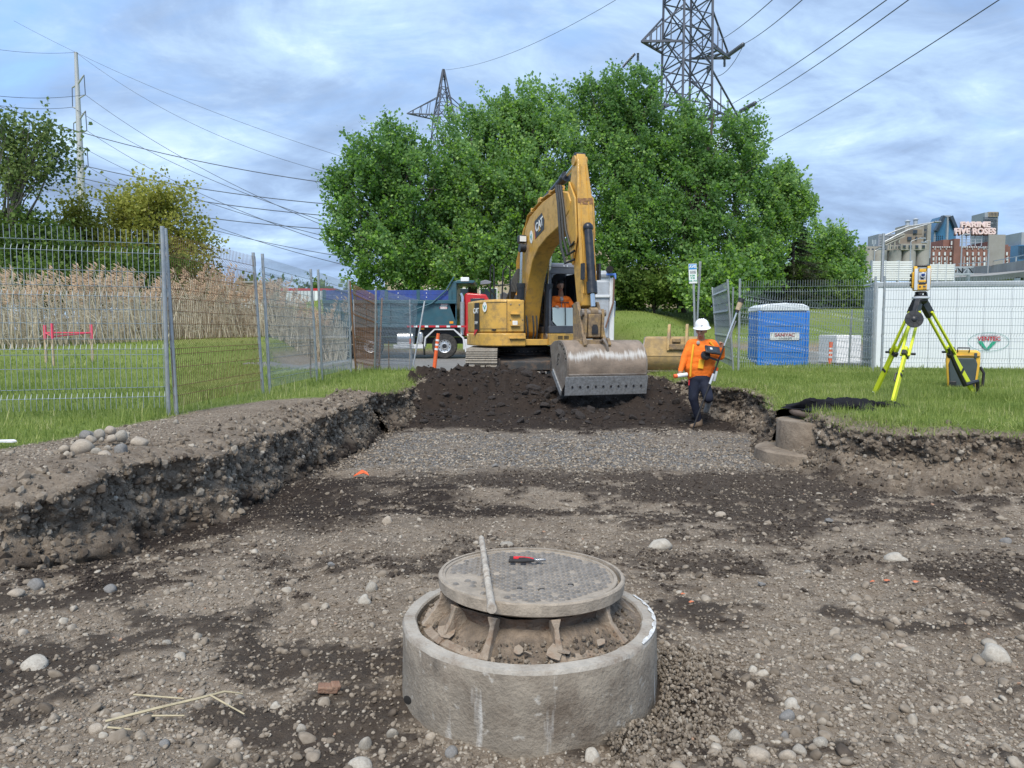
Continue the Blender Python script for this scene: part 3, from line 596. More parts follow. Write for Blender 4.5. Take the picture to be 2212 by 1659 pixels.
def scatter(name, P, scl, rot, idx, tint, protos, label, m='gravel'):
    me = bpy.data.meshes.new(name); me.vertices.add(len(P)); me.vertices.foreach_set('co', P.astype(np.float32).ravel())
    for n_, d in (('scl', scl), ('rot', rot)):
        a = me.attributes.new(n_, 'FLOAT_VECTOR', 'POINT'); a.data.foreach_set('vector', d.astype(np.float32).ravel())
    a = me.attributes.new('idx', 'INT', 'POINT'); a.data.foreach_set('value', idx.astype(np.int32))
    a = me.attributes.new('tint', 'FLOAT', 'POINT'); a.data.foreach_set('value', tint.astype(np.float32))
    ng = bpy.data.node_groups.new(name, 'GeometryNodeTree')
    ng.interface.new_socket('Geometry', in_out='INPUT', socket_type='NodeSocketGeometry'); ng.interface.new_socket('Geometry', in_out='OUTPUT', socket_type='NodeSocketGeometry')
    n = ng.nodes; l = ng.links; gi = n.new('NodeGroupInput'); go = n.new('NodeGroupOutput'); iop = n.new('GeometryNodeInstanceOnPoints'); jg = n.new('GeometryNodeJoinGeometry')
    for p in reversed(protos):
        oi = n.new('GeometryNodeObjectInfo'); oi.transform_space = 'ORIGINAL'; oi.inputs['Object'].default_value = p; oi.inputs['As Instance'].default_value = True
        l.new(oi.outputs['Geometry'], jg.inputs[0])
    def na(t, nm):
        q = n.new('GeometryNodeInputNamedAttribute'); q.data_type = t; q.inputs['Name'].default_value = nm; return q.outputs['Attribute']
    l.new(gi.outputs[0], iop.inputs['Points']); l.new(jg.outputs[0], iop.inputs['Instance']); iop.inputs['Pick Instance'].default_value = True
    l.new(na('INT', 'idx'), iop.inputs['Instance Index']); l.new(na('FLOAT_VECTOR', 'rot'), iop.inputs['Rotation']); l.new(na('FLOAT_VECTOR', 'scl'), iop.inputs['Scale'])
    smn = n.new('GeometryNodeSetMaterial'); smn.inputs['Material'].default_value = MATS[m]; l.new(iop.outputs[0], smn.inputs[0]); l.new(smn.outputs[0], go.inputs[0])
    o = link(name, me, kind='stuff'); md = o.modifiers.new('scatter', 'NODES'); md.node_group = ng; o['label'] = label; o['category'] = 'gravel'; return o
def in_view(n, y0, y1, k=.78, pw=1.0):
    u = rng.random(n); y = y0*(y1/y0)**(u**pw); x = (rng.random(n)*2 - 1)*(y*k + .3); return x, y
RINGC = (.075, 3.12)
def stones(n, y0, y1, s0, s1, keep, tint, pw=1.0, sp=2.2, sink=.10, flat=(.55, .9), k=.78):
    x, y = in_view(n, y0, y1, k, pw); z, g, d, c, w = terrain(x, y); r = np.hypot(x-RINGC[0], y-RINGC[1])
    m = keep(x, y, z, g, d, c, w) & (r > .56); x, y, z, g, d, c, w = (q[m] for q in (x, y, z, g, d, c, w)); n = len(x)
    s = s0*(s1/s0)**(rng.random(n)**sp); s3 = np.stack([s*rng.uniform(.9, 1.4, n), s*rng.uniform(.7, 1.1, n), s*rng.uniform(*flat, n)], 1)
    P = np.stack([x, y, z + s*sink*rng.uniform(.2, 1.3, n)], 1); ro = np.stack([rng.normal(0, .35, n), rng.normal(0, .35, n), rng.uniform(0, 6.28, n)], 1)
    return P, s3, ro, np.clip(tint(n, d, c, w, x, y), 0, 1)
def cat_(parts): return [np.concatenate(q) for q in zip(*parts)]
soilt = lambda n, d, c, w, x, y: np.where(rng.random(n) < .004, 1.0, np.clip(rng.normal(.71, .13, n) - .30*d*rng.random(n), .1, .95))
pit_only = lambda x, y, z, g, d, c, w: (g < .25) & (rng.random(len(x)) > .72*d)
P1 = stones(5200, 1.7, 7.8, .020, .062, pit_only, soilt, .85, 2.4)
P2 = stones(48000, 1.7, 8.6, .007, .024, pit_only, soilt, .85, 1.2)
rA = cat_([P1, P2]); scatter('gravel', rA[0], rA[1], rA[2], rng.integers(0, 4, len(rA[0])), rA[3], RND, 'rounded pebbles strewn over the pit floor')
P3 = stones(46000, 1.7, 8.8, .005, .026, pit_only, lambda n, d, c, w, x, y: np.clip(rng.normal(.60, .14, n) - .3*d, .03, .95), .85, 1.3)
P10 = stones(60000, 4.2, 9.2, .006, .035, lambda x, y, z, g, d, c, w: (d > .35) & (g < .2) & (w < .3), lambda n, d, c, w, x, y: np.where(rng.random(n) < .10, rng.uniform(.4, .7, n), np.clip(rng.normal(.17, .09, n), .02, .5)), 1.0, 2.0)
P4 = stones(70000, 7.2, 12.6, .012, .048, lambda x, y, z, g, d, c, w: c > rng.random(len(x))*.8 + .05, lambda n, d, c, w, x, y: np.clip(rng.normal(.64, .18, n), .05, .95), 1.0, 1.6)
P5 = stones(20000, 11, 17, .015, .06, lambda x, y, z, g, d, c, w: (d > .5) & (g < .2), lambda n, d, c, w, x, y: np.where(rng.random(n) < .08, .5, np.clip(rng.normal(.10, .10, n), 0, .4)), 1.0, 1.6)
P7 = stones(14000, 4.2, 10, .010, .03, lambda x, y, z, g, d, c, w: (z > .3) & (g < .35), lambda n, d, c, w, x, y: np.clip(rng.normal(.62, .13, n), .05, .95), 1.0, 1.6)
# heap of fresh crushed stone against the ring
n = 2600; a = rng.uniform(-1.1, .35, n); rr = .57 + np.abs(rng.normal(0, .22, n)); x = RINGC[0] + rr*np.cos(a); y = RINGC[1] + rr*np.sin(a); z = terrain(x, y)[0] + .05*np.exp(-((rr-.57)/.2)**2)*rng.random(n); s = rng.uniform(.008, .022, n)
n9 = 1500; a9 = rng.uniform(0, 6.283, n9); r9 = .487*np.sqrt(rng.uniform(.62, .98, n9)); s9 = .005*(.028/.005)**(rng.random(n9)**2.2)
P9 = (np.stack([RINGC[0] + r9*np.cos(a9), RINGC[1] + r9*np.sin(a9), .296 + .088*np.clip((.475 - r9)/.14, 0, 1) + .008*rng.normal(size=n9) - .03*np.maximum(0, np.cos(a9 - 3.6))**3], 1), np.stack([s9*1.2, s9, s9*.8], 1), rng.uniform(0, 6, (n9, 3)), np.clip(rng.normal(.5, .13, n9), .1, .9))
P8 = (np.stack([x, y, z], 1), np.stack([s*1.2, s, s*.8], 1), rng.uniform(0, 6, (n, 3)), np.clip(rng.normal(.58, .12, n), .1, .92))
rB = cat_([P3, P4, P5, P7, P10, P8, P9, W1, W2, W3, W4]); scatter('gravel', rB[0], rB[1], rB[2], rng.integers(0, 5, len(rB[0])), rB[3], RUB, 'crushed angular stone and soil crumbs over the excavation')

# clods of dark soil on the mound
def clods():
    r_ = random.Random(5); k = 0
    for i in range(46):
        x = r_.uniform(-1.2, 3.0); y = r_.uniform(13.0, 15.6); w = r_.uniform(.08, .30)*(1.25 if .2 < x < 1.6 else .7)
        yield x, y, w
CL = [stone_mesh('soil_clod', 'earth_dark', 700 + i, 2, .8) for i in range(4)] if mat('earth_dark', (.035, .028, .025), .95, var=.45, scale=9, bump=.8, bscale=40) else 0
CLO = []
for i, (x, y, w, lb) in enumerate([(.42,14.6,.32,'biggest dark soil clod on the mound, left of the bucket'),(.75,14.2,.22,'slab-like dark soil clod below the biggest one'),(.95,13.7,.22,'dark soil clod low on the mound beside the blade'),(-.55,15.3,.24,'dark soil clod on the crest in front of the track')]):
    o = link('soil_clod', CL[i]); o.scale = (w*1.2, w, w*.7); o.location = (x, y, hz(x, y) + w*.1); o.rotation_euler = (random.uniform(-.5, .5), random.uniform(-.5, .5), random.uniform(0, 6)); CLO.append(tag(o, lb, 'soil clod'))
n = 900; x = rng.uniform(-1.8, 3.3, n); y = rng.uniform(12.4, 15.8, n); sz = .03*(.20/.03)**(rng.random(n)**3.0)*np.where((x > .1) & (x < 1.4), 1.2, .8); z = terrain(x, y)[0]
co = scatter('soil_lumps', np.stack([x, y, z + sz*.1], 1), np.stack([sz*1.2, sz, sz*.65], 1), rng.normal(0, .5, (n, 3)) + np.array([0, 0, 3])*rng.random((n, 1)), rng.integers(0, 4, n), rng.random(n), CLO, 'dark lumps of soil over the mound', 'earth_dark')
# ------------------------------------------------------------------ grass
def blades(P, h, wd, lean, tint, m='grass_blade'):
    n = len(P); a = rng.uniform(0, 6.283, n); d = np.stack([np.cos(a), np.sin(a), 0*a], 1); sd_ = np.stack([-np.sin(a), np.cos(a), 0*a], 1)
    h = h[:, None]; wd = wd[:, None]; l = (rng.random(n)*lean)[:, None]
    tip = P + np.array([0, 0, 1])*h*(1 - .35*l) + d*h*l*.9
    V = np.stack([P - sd_*wd/2, P + sd_*wd/2, tip], 1).reshape(-1, 3); return np_mesh('grass', V, 3, m, {'tint': np.repeat(tint, 3)})
def grass(n, x0, x1, y0, y1, h0, h1, w0, thr=.35, lean=.9, fn=None, pw=1.0):
    x = rng.uniform(x0, x1, n); y = y0*(y1/y0)**(rng.random(n)**pw); z, g, *_ = terrain(x, y)
    k = g > thr + .5*(rng.random(n)-.5)
    if fn is not None: k &= fn(x, y)
    x, y, z = x[k], y[k], z[k]; n = len(x); patch = fbm(x*1.3, y*1.3); h = rng.uniform(h0, h1, n)*(1 + .75*patch)
    t = np.clip(.42 + .35*fbm(x*.6+4, y*.6) + .25*fbm(x*2.7, y*2.7) + rng.normal(0, .2, n), 0, 1)
    return blades(np.stack([x, y, z - .01], 1), h, w0*rng.uniform(.7, 1.3, n), lean, t)
vis = lambda x, y: np.abs(x) < y*.76 + .4
for args, lb in ((dict(n=150000, x0=2.6, x1=13, y0=6.4, y1=17.5, h0=.05, h1=.13, w0=.009, fn=vis), 'thick green grass on the right bank around the tripod'),
                 (dict(n=95000, x0=-14, x1=-1.5, y0=5.2, y1=19, h0=.05, h1=.14, w0=.010, fn=vis), 'green grass along and behind the left wire fence'),
                 (dict(n=52000, x0=-26, x1=30, y0=17, y1=46, h0=.06, h1=.16, w0=.03, fn=vis), 'mown lawn rising towards the trees behind the road')):
    o = link('grass', grass(**args), kind='stuff'); o['label'] = lb; o['category'] = 'grass'
# taller weeds along the fence foot
n = 2600; x = rng.uniform(-7.2, -2.6, n); y = rng.uniform(6.5, 17.5, n); k = np.abs(x + 3.85 - np.minimum(0, (y - 8.3))*1.2) < .55 + .1*rng.normal(size=n); x, y = x[k], y[k]; z, g, *_ = terrain(x, y); k = g > .3; x, y, z = x[k], y[k], z[k]
o = link('weeds', blades(np.stack([x, y, z], 1), rng.uniform(.12, .34, len(x)), rng.uniform(.008, .02, len(x)), .7, np.clip(rng.normal(.5, .3, len(x)), 0, 1)), kind='stuff'); o['label'] = 'tall weeds and dandelion stalks along the left fence'; o['category'] = 'weeds'
# torn turf hanging over the pit edge
def along(Q, t):
    i = np.minimum((t*(len(Q)-1)).astype(int), len(Q)-2); f = t*(len(Q)-1) - i; return Q[i]*(1-f)[:, None] + Q[i+1]*f[:, None]
TP = np.concatenate(TOPS); TP = TP[rng.integers(0, len(TP), 15000)] + rng.normal(0, .02, (15000, 3))*np.array([1, 1, .3]); me = blades(TP, rng.uniform(.05, .15, len(TP)), rng.uniform(.006, .012, len(TP)), 1.4, np.clip(rng.normal(.5, .25, len(TP)), 0, 1))
o = link('turf_fringe', me, kind='stuff'); o['label'] = 'ragged turf and roots hanging over the cut edge'; o['category'] = 'turf'

# ------------------------------------------------------------------ reeds
def reeds():
    n = 3000; t = rng.random(n); Q = along(np.array([(-22,21.5),(-16,22.5),(-12.5,26),(-9.2,28.5),(-6.6,29.3)]), t); off = rng.random(n)**1.2*3.2; x = Q[:, 0] - off*.35; y = Q[:, 1] + off
    z = terrain(x, y)[0]; cl = fbm(t*17 + 3, t*0); H = (.95 + 1.50*rng.random(n)**1.5)*(1 + .42*cl)*(1.0 - .12*t); lean = np.stack([rng.normal(-.12, .20, n), rng.normal(0, .16, n)], 1)
    V = []; T = []; V2 = []; T2 = []
    for i in range(n):
        p0 = np.array([x[i], y[i], z[i]]); p1 = p0 + [lean[i, 0]*H[i], lean[i, 1]*H[i], H[i]]; wv = np.array([.014, 0, 0]); ti = min(1, max(0, rng.normal(.55, .25)))
        V += [p0 - wv, p0 + wv, p1 + wv*.5, p1 - wv*.5]; T += [ti]*4
        for j in range(3):
            f = rng.uniform(.12, .92); q = p0*(1-f) + p1*f; a = rng.uniform(0, 6.28); L_ = rng.uniform(.25, .6); e = q + [math.cos(a)*L_*.7 - .12, math.sin(a)*L_*.7, rng.uniform(-.15, .35)]
            V += [q, q + [0, 0, .018], e, e - [0, 0, .018]]; T += [min(1, max(0, ti + rng.normal(0, .2)))]*4
        if H[i] > 1.45 and rng.random() < .42:
            for j in range(9):
                a = rng.uniform(0, 6.28); b0 = p1 + np.array([-.02*j, 0, -.045*j + .12]); e = b0 + [-.16 + .07*math.cos(a), .07*math.sin(a), .15 - .02*j]; s_ = np.array([.012*math.sin(a), .03, .022])
                V2 += [b0, b0*.5 + e*.5 + s_, e, b0*.5 + e*.5 - s_]; T2 += [min(1, max(0, rng.normal(.5, .25)))]*4
    return np.array(V), np.array(T), np.array(V2), np.array(T2)
V, T, V2, T2 = reeds()
rd = link('reeds', np_mesh('reeds', V, 4, 'dry_reed', {'tint': T}), kind='stuff'); rd['label'] = 'stand of dry pale reeds behind the left wire fence'; rd['category'] = 'reeds'
pl = link('plumes', np_mesh('plumes', V2, 4, 'reed_plume', {'tint': T2}), rd, 'stuff')

# ------------------------------------------------------------------ trees
def leaves(C, rad, per, size, lean, tint_c, flat=.75, out=None):
    n = len(C)*per; c = np.repeat(C, per, 0); r = np.repeat(rad, per)[:, None]
    ax = (rng.normal(0, .35, C.shape) + np.array(lean)*1.5) + (out*.55 if out is not None else 0); ax /= np.linalg.norm(ax, axis=1)[:, None]; ax = np.repeat(ax, per, 0)
    g = rng.normal(0, 1, (n, 3)); g /= np.linalg.norm(g, axis=1)[:, None]; g *= (rng.random(n)**.5)[:, None]
    al = (g*ax).sum(1)[:, None]; taper = np.clip(1.0 - .45*al, .35, 1.4)
    P = c + (g - ax*al)*r*flat*taper + ax*al*r*2.2
    d = ax*.55 + (g - ax*al)*.5 + rng.normal(0, .55, (n, 3)) + np.array([0, 0, -.15]); d /= np.linalg.norm(d, axis=1)[:, None]
    w = np.cross(d, rng.normal(0, 1, (n, 3)) + np.array([0, 0, 1.2])); w /= np.linalg.norm(w, axis=1)[:, None]
    s = (size*rng.uniform(.6, 1.35, n))[:, None]; up = np.cross(w, d)
    V = np.stack([P, P + d*s*.5 + w*s*.42 + up*s*.12, P + d*s, P + d*s*.5 - w*s*.42 + up*s*.12], 1).reshape(-1, 3)
    t = np.clip(np.repeat(tint_c, per) + rng.normal(0, .16, n) + .12*al[:, 0], 0, 1); return V, np.repeat(t, 4)
def clump_centres(lobes, n, shell=.55):
    L_ = np.array(lobes, float); v = L_[:, 3]*L_[:, 4]*L_[:, 5]; v = v**.75; k = rng.choice(len(L_), n, p=v/v.sum())
    g = rng.normal(0, 1, (n, 3)); g /= np.linalg.norm(g, axis=1)[:, None]; rr = shell + (1 - shell)*rng.random(n)**.7; rr = np.where(rng.random(n) < .10, rng.random(n)**.4*shell, rr)
    return L_[k, :3] + g*rr[:, None]*L_[k, 3:6], g, rr
def tree(name, label, base, lobes, m, n, per, size, bark='bark', tr=.22, cat='tree', lean=(-.30, 0, .50), rad=(.27, .62), group=None, shell=.5, limbs=1.0, flat=.75, tint0=.50):
    base = Vector(base); root = thing(name, label, cat, base, 0, group)
    C, gz, rr = clump_centres(lobes, n, shell); radii = rng.uniform(*rad, len(C))
    pat = fbm(C[:, 0]*.55 + C[:, 1]*.2, C[:, 2]*.55 + C[:, 1]*.3); tint = np.clip(tint0 + .55*pat + rng.normal(0, .15, len(C)), 0, 1)
    V, T = leaves(C - np.array(base), radii, per, size, lean, tint, flat, gz)
    link('crown', np_mesh('crown', V, 4, m, {'tint': T}, False), root)
    b = MB(); zt = max(l[2] for l in lobes) - base.z; cx = sum(l[0] for l in lobes)/len(lobes) - base.x; cy = sum(l[1] for l in lobes)/len(lobes) - base.y
    pts = [Vector((0, 0, -.3)), Vector((.05, 0, zt*.25)), Vector((cx*.35, cy*.35, zt*.5)), Vector((cx*.8, cy*.8, zt*.8)), Vector((cx, cy, zt))]
    b.tube(pts, [tr*1.2, tr, tr*.75, tr*.4, tr*.15], 8)
    for q in range(int(len(C)*.16*limbs)):
        e = Vector(C[q]) - base; f = random.uniform(.18, .75); i = min(3, int(f*4)); s = pts[i].lerp(pts[i+1], f*4 - i)
        mid = s.lerp(e, .5) + Vector((random.uniform(-.3, .3), random.uniform(-.3, .3), random.uniform(-.1, .5))); r0 = tr*.32*(1 - f*.5)
        b.tube([s, mid, e], [r0, r0*.6, r0*.2], 4, False)
    b.build('trunk', bark, root); return root
def lobe(u, v, Y, ru, rv, rd=None):      # lobe centre and half sizes read off the photograph at distance Y
    p = at(u, v, Y); k = Y/1579; return (p.x, Y, p.z, ru*k, rd or (ru*k*.9), rv*k)
def gbase(u, Y): x = (u - 1106)/1579*Y; return (x, Y, hz(x, Y))
GM = 'broadleaf trees behind the road'
tree('maple_tree', 'leafy tree at the left end of the group, above the dump box', gbase(893, 41), [lobe(835,350,41,95,80), lobe(785,430,41,80,95), lobe(890,420,41,90,120), lobe(765,510,40,60,65), lobe(850,550,40,80,85), lobe(915,540,41,70,95), lobe(790,590,40,40,35), lobe(735,395,41,32,45)], 'maple_leaf_deep', 520, 84, .175, tr=.34, group=GM)
tree('maple_tree', 'leafy tree above the red truck cab, left of the boom', gbase(1020, 43), [lobe(1000,310,43,60,80), lobe(1030,420,42,95,110), lobe(975,440,42,60,80), lobe(1080,330,43,75,85), lobe(1010,550,41,90,80), lobe(1070,520,42,75,80), lobe(960,590,40,45,35)], 'maple_leaf', 530, 84, .175, tr=.26, group=GM)
tree('maple_tree', 'tall leafy tree right behind the excavator boom', gbase(1140, 44), [lobe(1150,255,44,85,70), lobe(1100,280,44,70,75), lobe(1190,350,43,90,100), lobe(1130,420,42,85,100), lobe(1190,500,42,90,90), lobe(1120,570,41,75,60), lobe(1190,600,42,60,40)], 'maple_leaf', 530, 84, .175, tr=.28, group=GM)
tree('maple_tree', 'tallest leafy tree of the group, behind the excavator stick', gbase(1335, 45), [lobe(1350,225,45,80,68), lobe(1290,270,45,85,80), lobe(1260,220,45,48,40), lobe(1375,330,45,90,110), lobe(1300,400,44,90,110), lobe(1370,480,43,85,110), lobe(1300,540,43,75,80), lobe(1395,190,45,30,30)], 'maple_leaf_deep', 560, 84, .175, tr=.32, group=GM)
tree('maple_tree', 'leafy tree standing below the big lattice tower', gbase(1470, 44), [lobe(1455,330,45,80,90), lobe(1530,330,45,90,85), lobe(1590,350,45,70,95), lobe(1500,440,44,95,100), lobe(1600,450,44,70,100), lobe(1440,520,43,80,90), lobe(1540,540,43,90,80), lobe(1620,560,44,60,60), lobe(1480,250,45,40,35), lobe(1640,300,45,30,50)], 'maple_leaf_deep', 640, 84, .175, tr=.26, group=GM)
tree('maple_tree', 'leafy tree at the right of the group reaching out over the spruce', gbase(1620, 45), [lobe(1690,420,45,50,60), lobe(1720,450,45,40,50), lobe(1660,490,45,55,70), lobe(1700,400,45,30,40), lobe(1650,570,44,50,60)], 'maple_leaf', 270, 84, .175, tr=.2, group=GM)
tree('maple_tree', 'lower rounded tree right of the spruce, above the right fence', gbase(1785, 52), [lobe(1780,540,52,60,55), lobe(1820,570,52,45,55), lobe(1750,580,52,50,50), lobe(1800,610,51,60,40), lobe(1840,600,52,30,45)], 'maple_leaf', 320, 84, .175, tr=.2, group=GM)
tree('undergrowth_bush', 'dense bush under the trees behind the street signs', gbase(1560, 41), [lobe(1520,600,41,60,40), lobe(1590,600,41,70,45), lobe(1500,640,40,45,22), lobe(1570,645,40,55,22)], 'maple_leaf', 230, 60, .2, cat='bush', tr=.08, rad=(.35, .6))
tree('undergrowth_bush', 'dark bush under the trees right of the white truck', gbase(1410, 42), [lobe(1380,620,42,60,35), lobe(1440,620,42,50,40), lobe(1350,640,42,40,20)], 'bush_leaf', 150, 60, .2, cat='bush', tr=.08, rad=(.35, .6))
tree('undergrowth_bush', 'dark bush low under the rounded tree above the right fence', gbase(1810, 50), [lobe(1790,640,50,50,22), lobe(1840,645,50,40,18), lobe(1750,640,50,40,25)], 'bush_leaf', 190, 60, .2, cat='bush', tr=.08, rad=(.4, .7))
tree('undergrowth_bush', 'dark bush filling the gap behind the right fence', gbase(1680, 47), [lobe(1650,610,47,60,45), lobe(1720,620,47,60,40), lobe(1640,640,46,40,20)], 'bush_leaf', 230, 60, .22, cat='bush', tr=.08, rad=(.4, .7))
def spruce():
    base = Vector(gbase(1708, 46)); root = thing('spruce_tree', 'dark drooping spruce between the leafy trees on the right', 'tree', base); top = at(1705, 455, 46).z - base.z; Vs = []; Ts = []
    b = MB().tube([(0,0,-.2),(0,0,top)], [.16,.02], 7)
    for i in range(120):
        f = random.random()**.8; h = top*(.12 + .86*f); L_ = 2.3*(1 - f)**.8 + .25; a = random.uniform(0, 6.28); d = Vector((math.cos(a), math.sin(a), -.28)); s = Vector((0,0,h)); e = s + d*L_ + Vector((0,0,.25*L_*random.random()))
        b.tube([s, s.lerp(e,.5) - Vector((0,0,.08*L_)), e], [.025,.018,.006], 4, False)
        for j in range(int(46*L_/2) + 14):
            q = s.lerp(e, random.uniform(.15, 1)); v = Vector((random.gauss(0,.5), random.gauss(0,.5), random.uniform(-1,-.1))).normalized()*random.uniform(.12,.3); w = v.cross(d).normalized()*.05
            Vs += [q - w, q + w, q + v]; Ts += [random.uniform(0,1)]*3
    link('crown', np_mesh('crown', np.array([tuple(v) for v in Vs]), 3, 'spruce_needle', {'tint': np.array(Ts)}), root); b.build('trunk', 'bark', root)
spruce()
GL = 'trees and bushes behind the reeds'
def gb2(u, Y): x = (u-1106)/1579*Y; return (x, Y, hz(x, Y))
tree('poplar_tree', 'sparse leaning tree with bare branches at the left edge', gb2(8, 33), [lobe(30,280,33,55,60), lobe(90,300,33,50,40), lobe(60,370,33,70,50), lobe(10,350,33,50,80), lobe(20,450,33,40,40), lobe(120,345,33,30,30)], 'poplar_leaf', 120, 40, .17, 'bark_grey', .2, lean=(.25,0,.2), rad=(.4,.75), group=GL, limbs=2.2, shell=.4)
tree('willow_tree', 'olive green bushy tree standing left of the first fence post', gb2(340, 37), [lobe(300,450,37,60,45), lobe(350,440,37,50,50), lobe(270,510,37,60,60), lobe(370,510,37,70,60), lobe(420,520,37,40,50), lobe(320,570,36,70,50), lobe(400,590,36,50,40)], 'olive_leaf', 300, 52, .16, 'bark_grey', .18, lean=(.1,0,.3), rad=(.4,.8), group=GL, limbs=1.6)
tree('willow_tree', 'olive shrub around the foot of the steel pole', gb2(180, 36), [lobe(170,480,36,45,50), lobe(215,510,36,45,50), lobe(150,540,36,60,50), lobe(220,570,35,50,40)], 'olive_leaf', 170, 52, .16, 'bark_grey', .12, lean=(.1,0,.3), rad=(.4,.7), group=GL, limbs=1.6, tint0=.35)
tree('bush', 'dark green bush behind the reeds at far left', gb2(60, 33), [lobe(50,520,33,70,50), lobe(120,560,33,70,50), lobe(20,580,32,60,50), lobe(90,620,31,80,40)], 'bush_leaf', 330, 60, .16, 'bark', .1, 'bush', group=GL, rad=(.4,.7))
tree('bush', 'dark green bush behind the reeds left of the first fence post', gb2(290, 35), [lobe(250,600,34,70,50), lobe(330,610,34,70,50), lobe(410,620,35,60,40), lobe(180,620,33,60,40)], 'bush_leaf', 330, 60, .16, 'bark', .1, 'bush', group=GL, rad=(.4,.7))
# far wooded skyline
def far_wood(u0, u1, Y, v, hgt, label, n):
    C = []
    for i in range(n):
        u = random.uniform(u0, u1); p = at(u, v, Y); C.append((p.x, Y + random.uniform(0, 25), random.uniform(0, hgt)*(.7 + .3*math.sin(u*.05)) + p.z - hgt*.6))
    V, T = leaves(np.array(C), rng.uniform(2, 4, n), 40, 1.5, (0,0,0), np.clip(rng.normal(.5,.25,n),0,1)); o = link('far_wood', np_mesh('far_wood', V, 4, 'bush_leaf', {'tint': T}), kind='stuff'); o['label'] = label; o['category'] = 'wood'
far_wood(380, 800, 230, 640, 11, 'far line of trees low on the left skyline', 330)

# ------------------------------------------------------------------ manhole in the foreground
def ring_mat():
    m = mat('ring_concrete', (.255, .222, .180), .92, var=.25, scale=4, dirt=(.125, .098, .074), dirt_amt=.9, dscale=5, bump=.55, bscale=60); t = m.node_tree; nd = t.nodes; lk = t.links; b = nd['Principled BSDF']; src = b.inputs['Base Color'].links[0].from_socket; tx = nd.new('ShaderNodeTexCoord')
    for sc_, p0, p1, c in (((26, 26, 3.2), .60, .68, (.56, .55, .53)), ((15, 15, 9), .60, .74, (.09, .078, .066)), ((40, 40, 40), .63, .72, (.47, .45, .41))):
        mp = nd.new('ShaderNodeMapping'); mp.inputs['Scale'].default_value = sc_; n = nd.new('ShaderNodeTexNoise'); n.inputs['Scale'].default_value = .55; n.inputs['Detail'].default_value = 7; lk.new(tx.outputs['Object'], mp.inputs[0]); lk.new(mp.outputs[0], n.inputs['Vector'])
        r = nd.new('ShaderNodeValToRGB'); r.color_ramp.elements[0].position = p0; r.color_ramp.elements[1].position = p1; r.color_ramp.elements[0].color = (0,0,0,1); r.color_ramp.elements[1].color = (.7,.7,.7,1); lk.new(n.outputs['Fac'], r.inputs[0])
        x = nd.new('ShaderNodeMix'); x.data_type = 'RGBA'; lk.new(r.outputs[0], x.inputs[0]); lk.new(src, x.inputs[6]); x.inputs[7].default_value = (*c, 1); src = x.outputs[2]
    lk.new(src, b.inputs['Base Color'])
ring_mat()
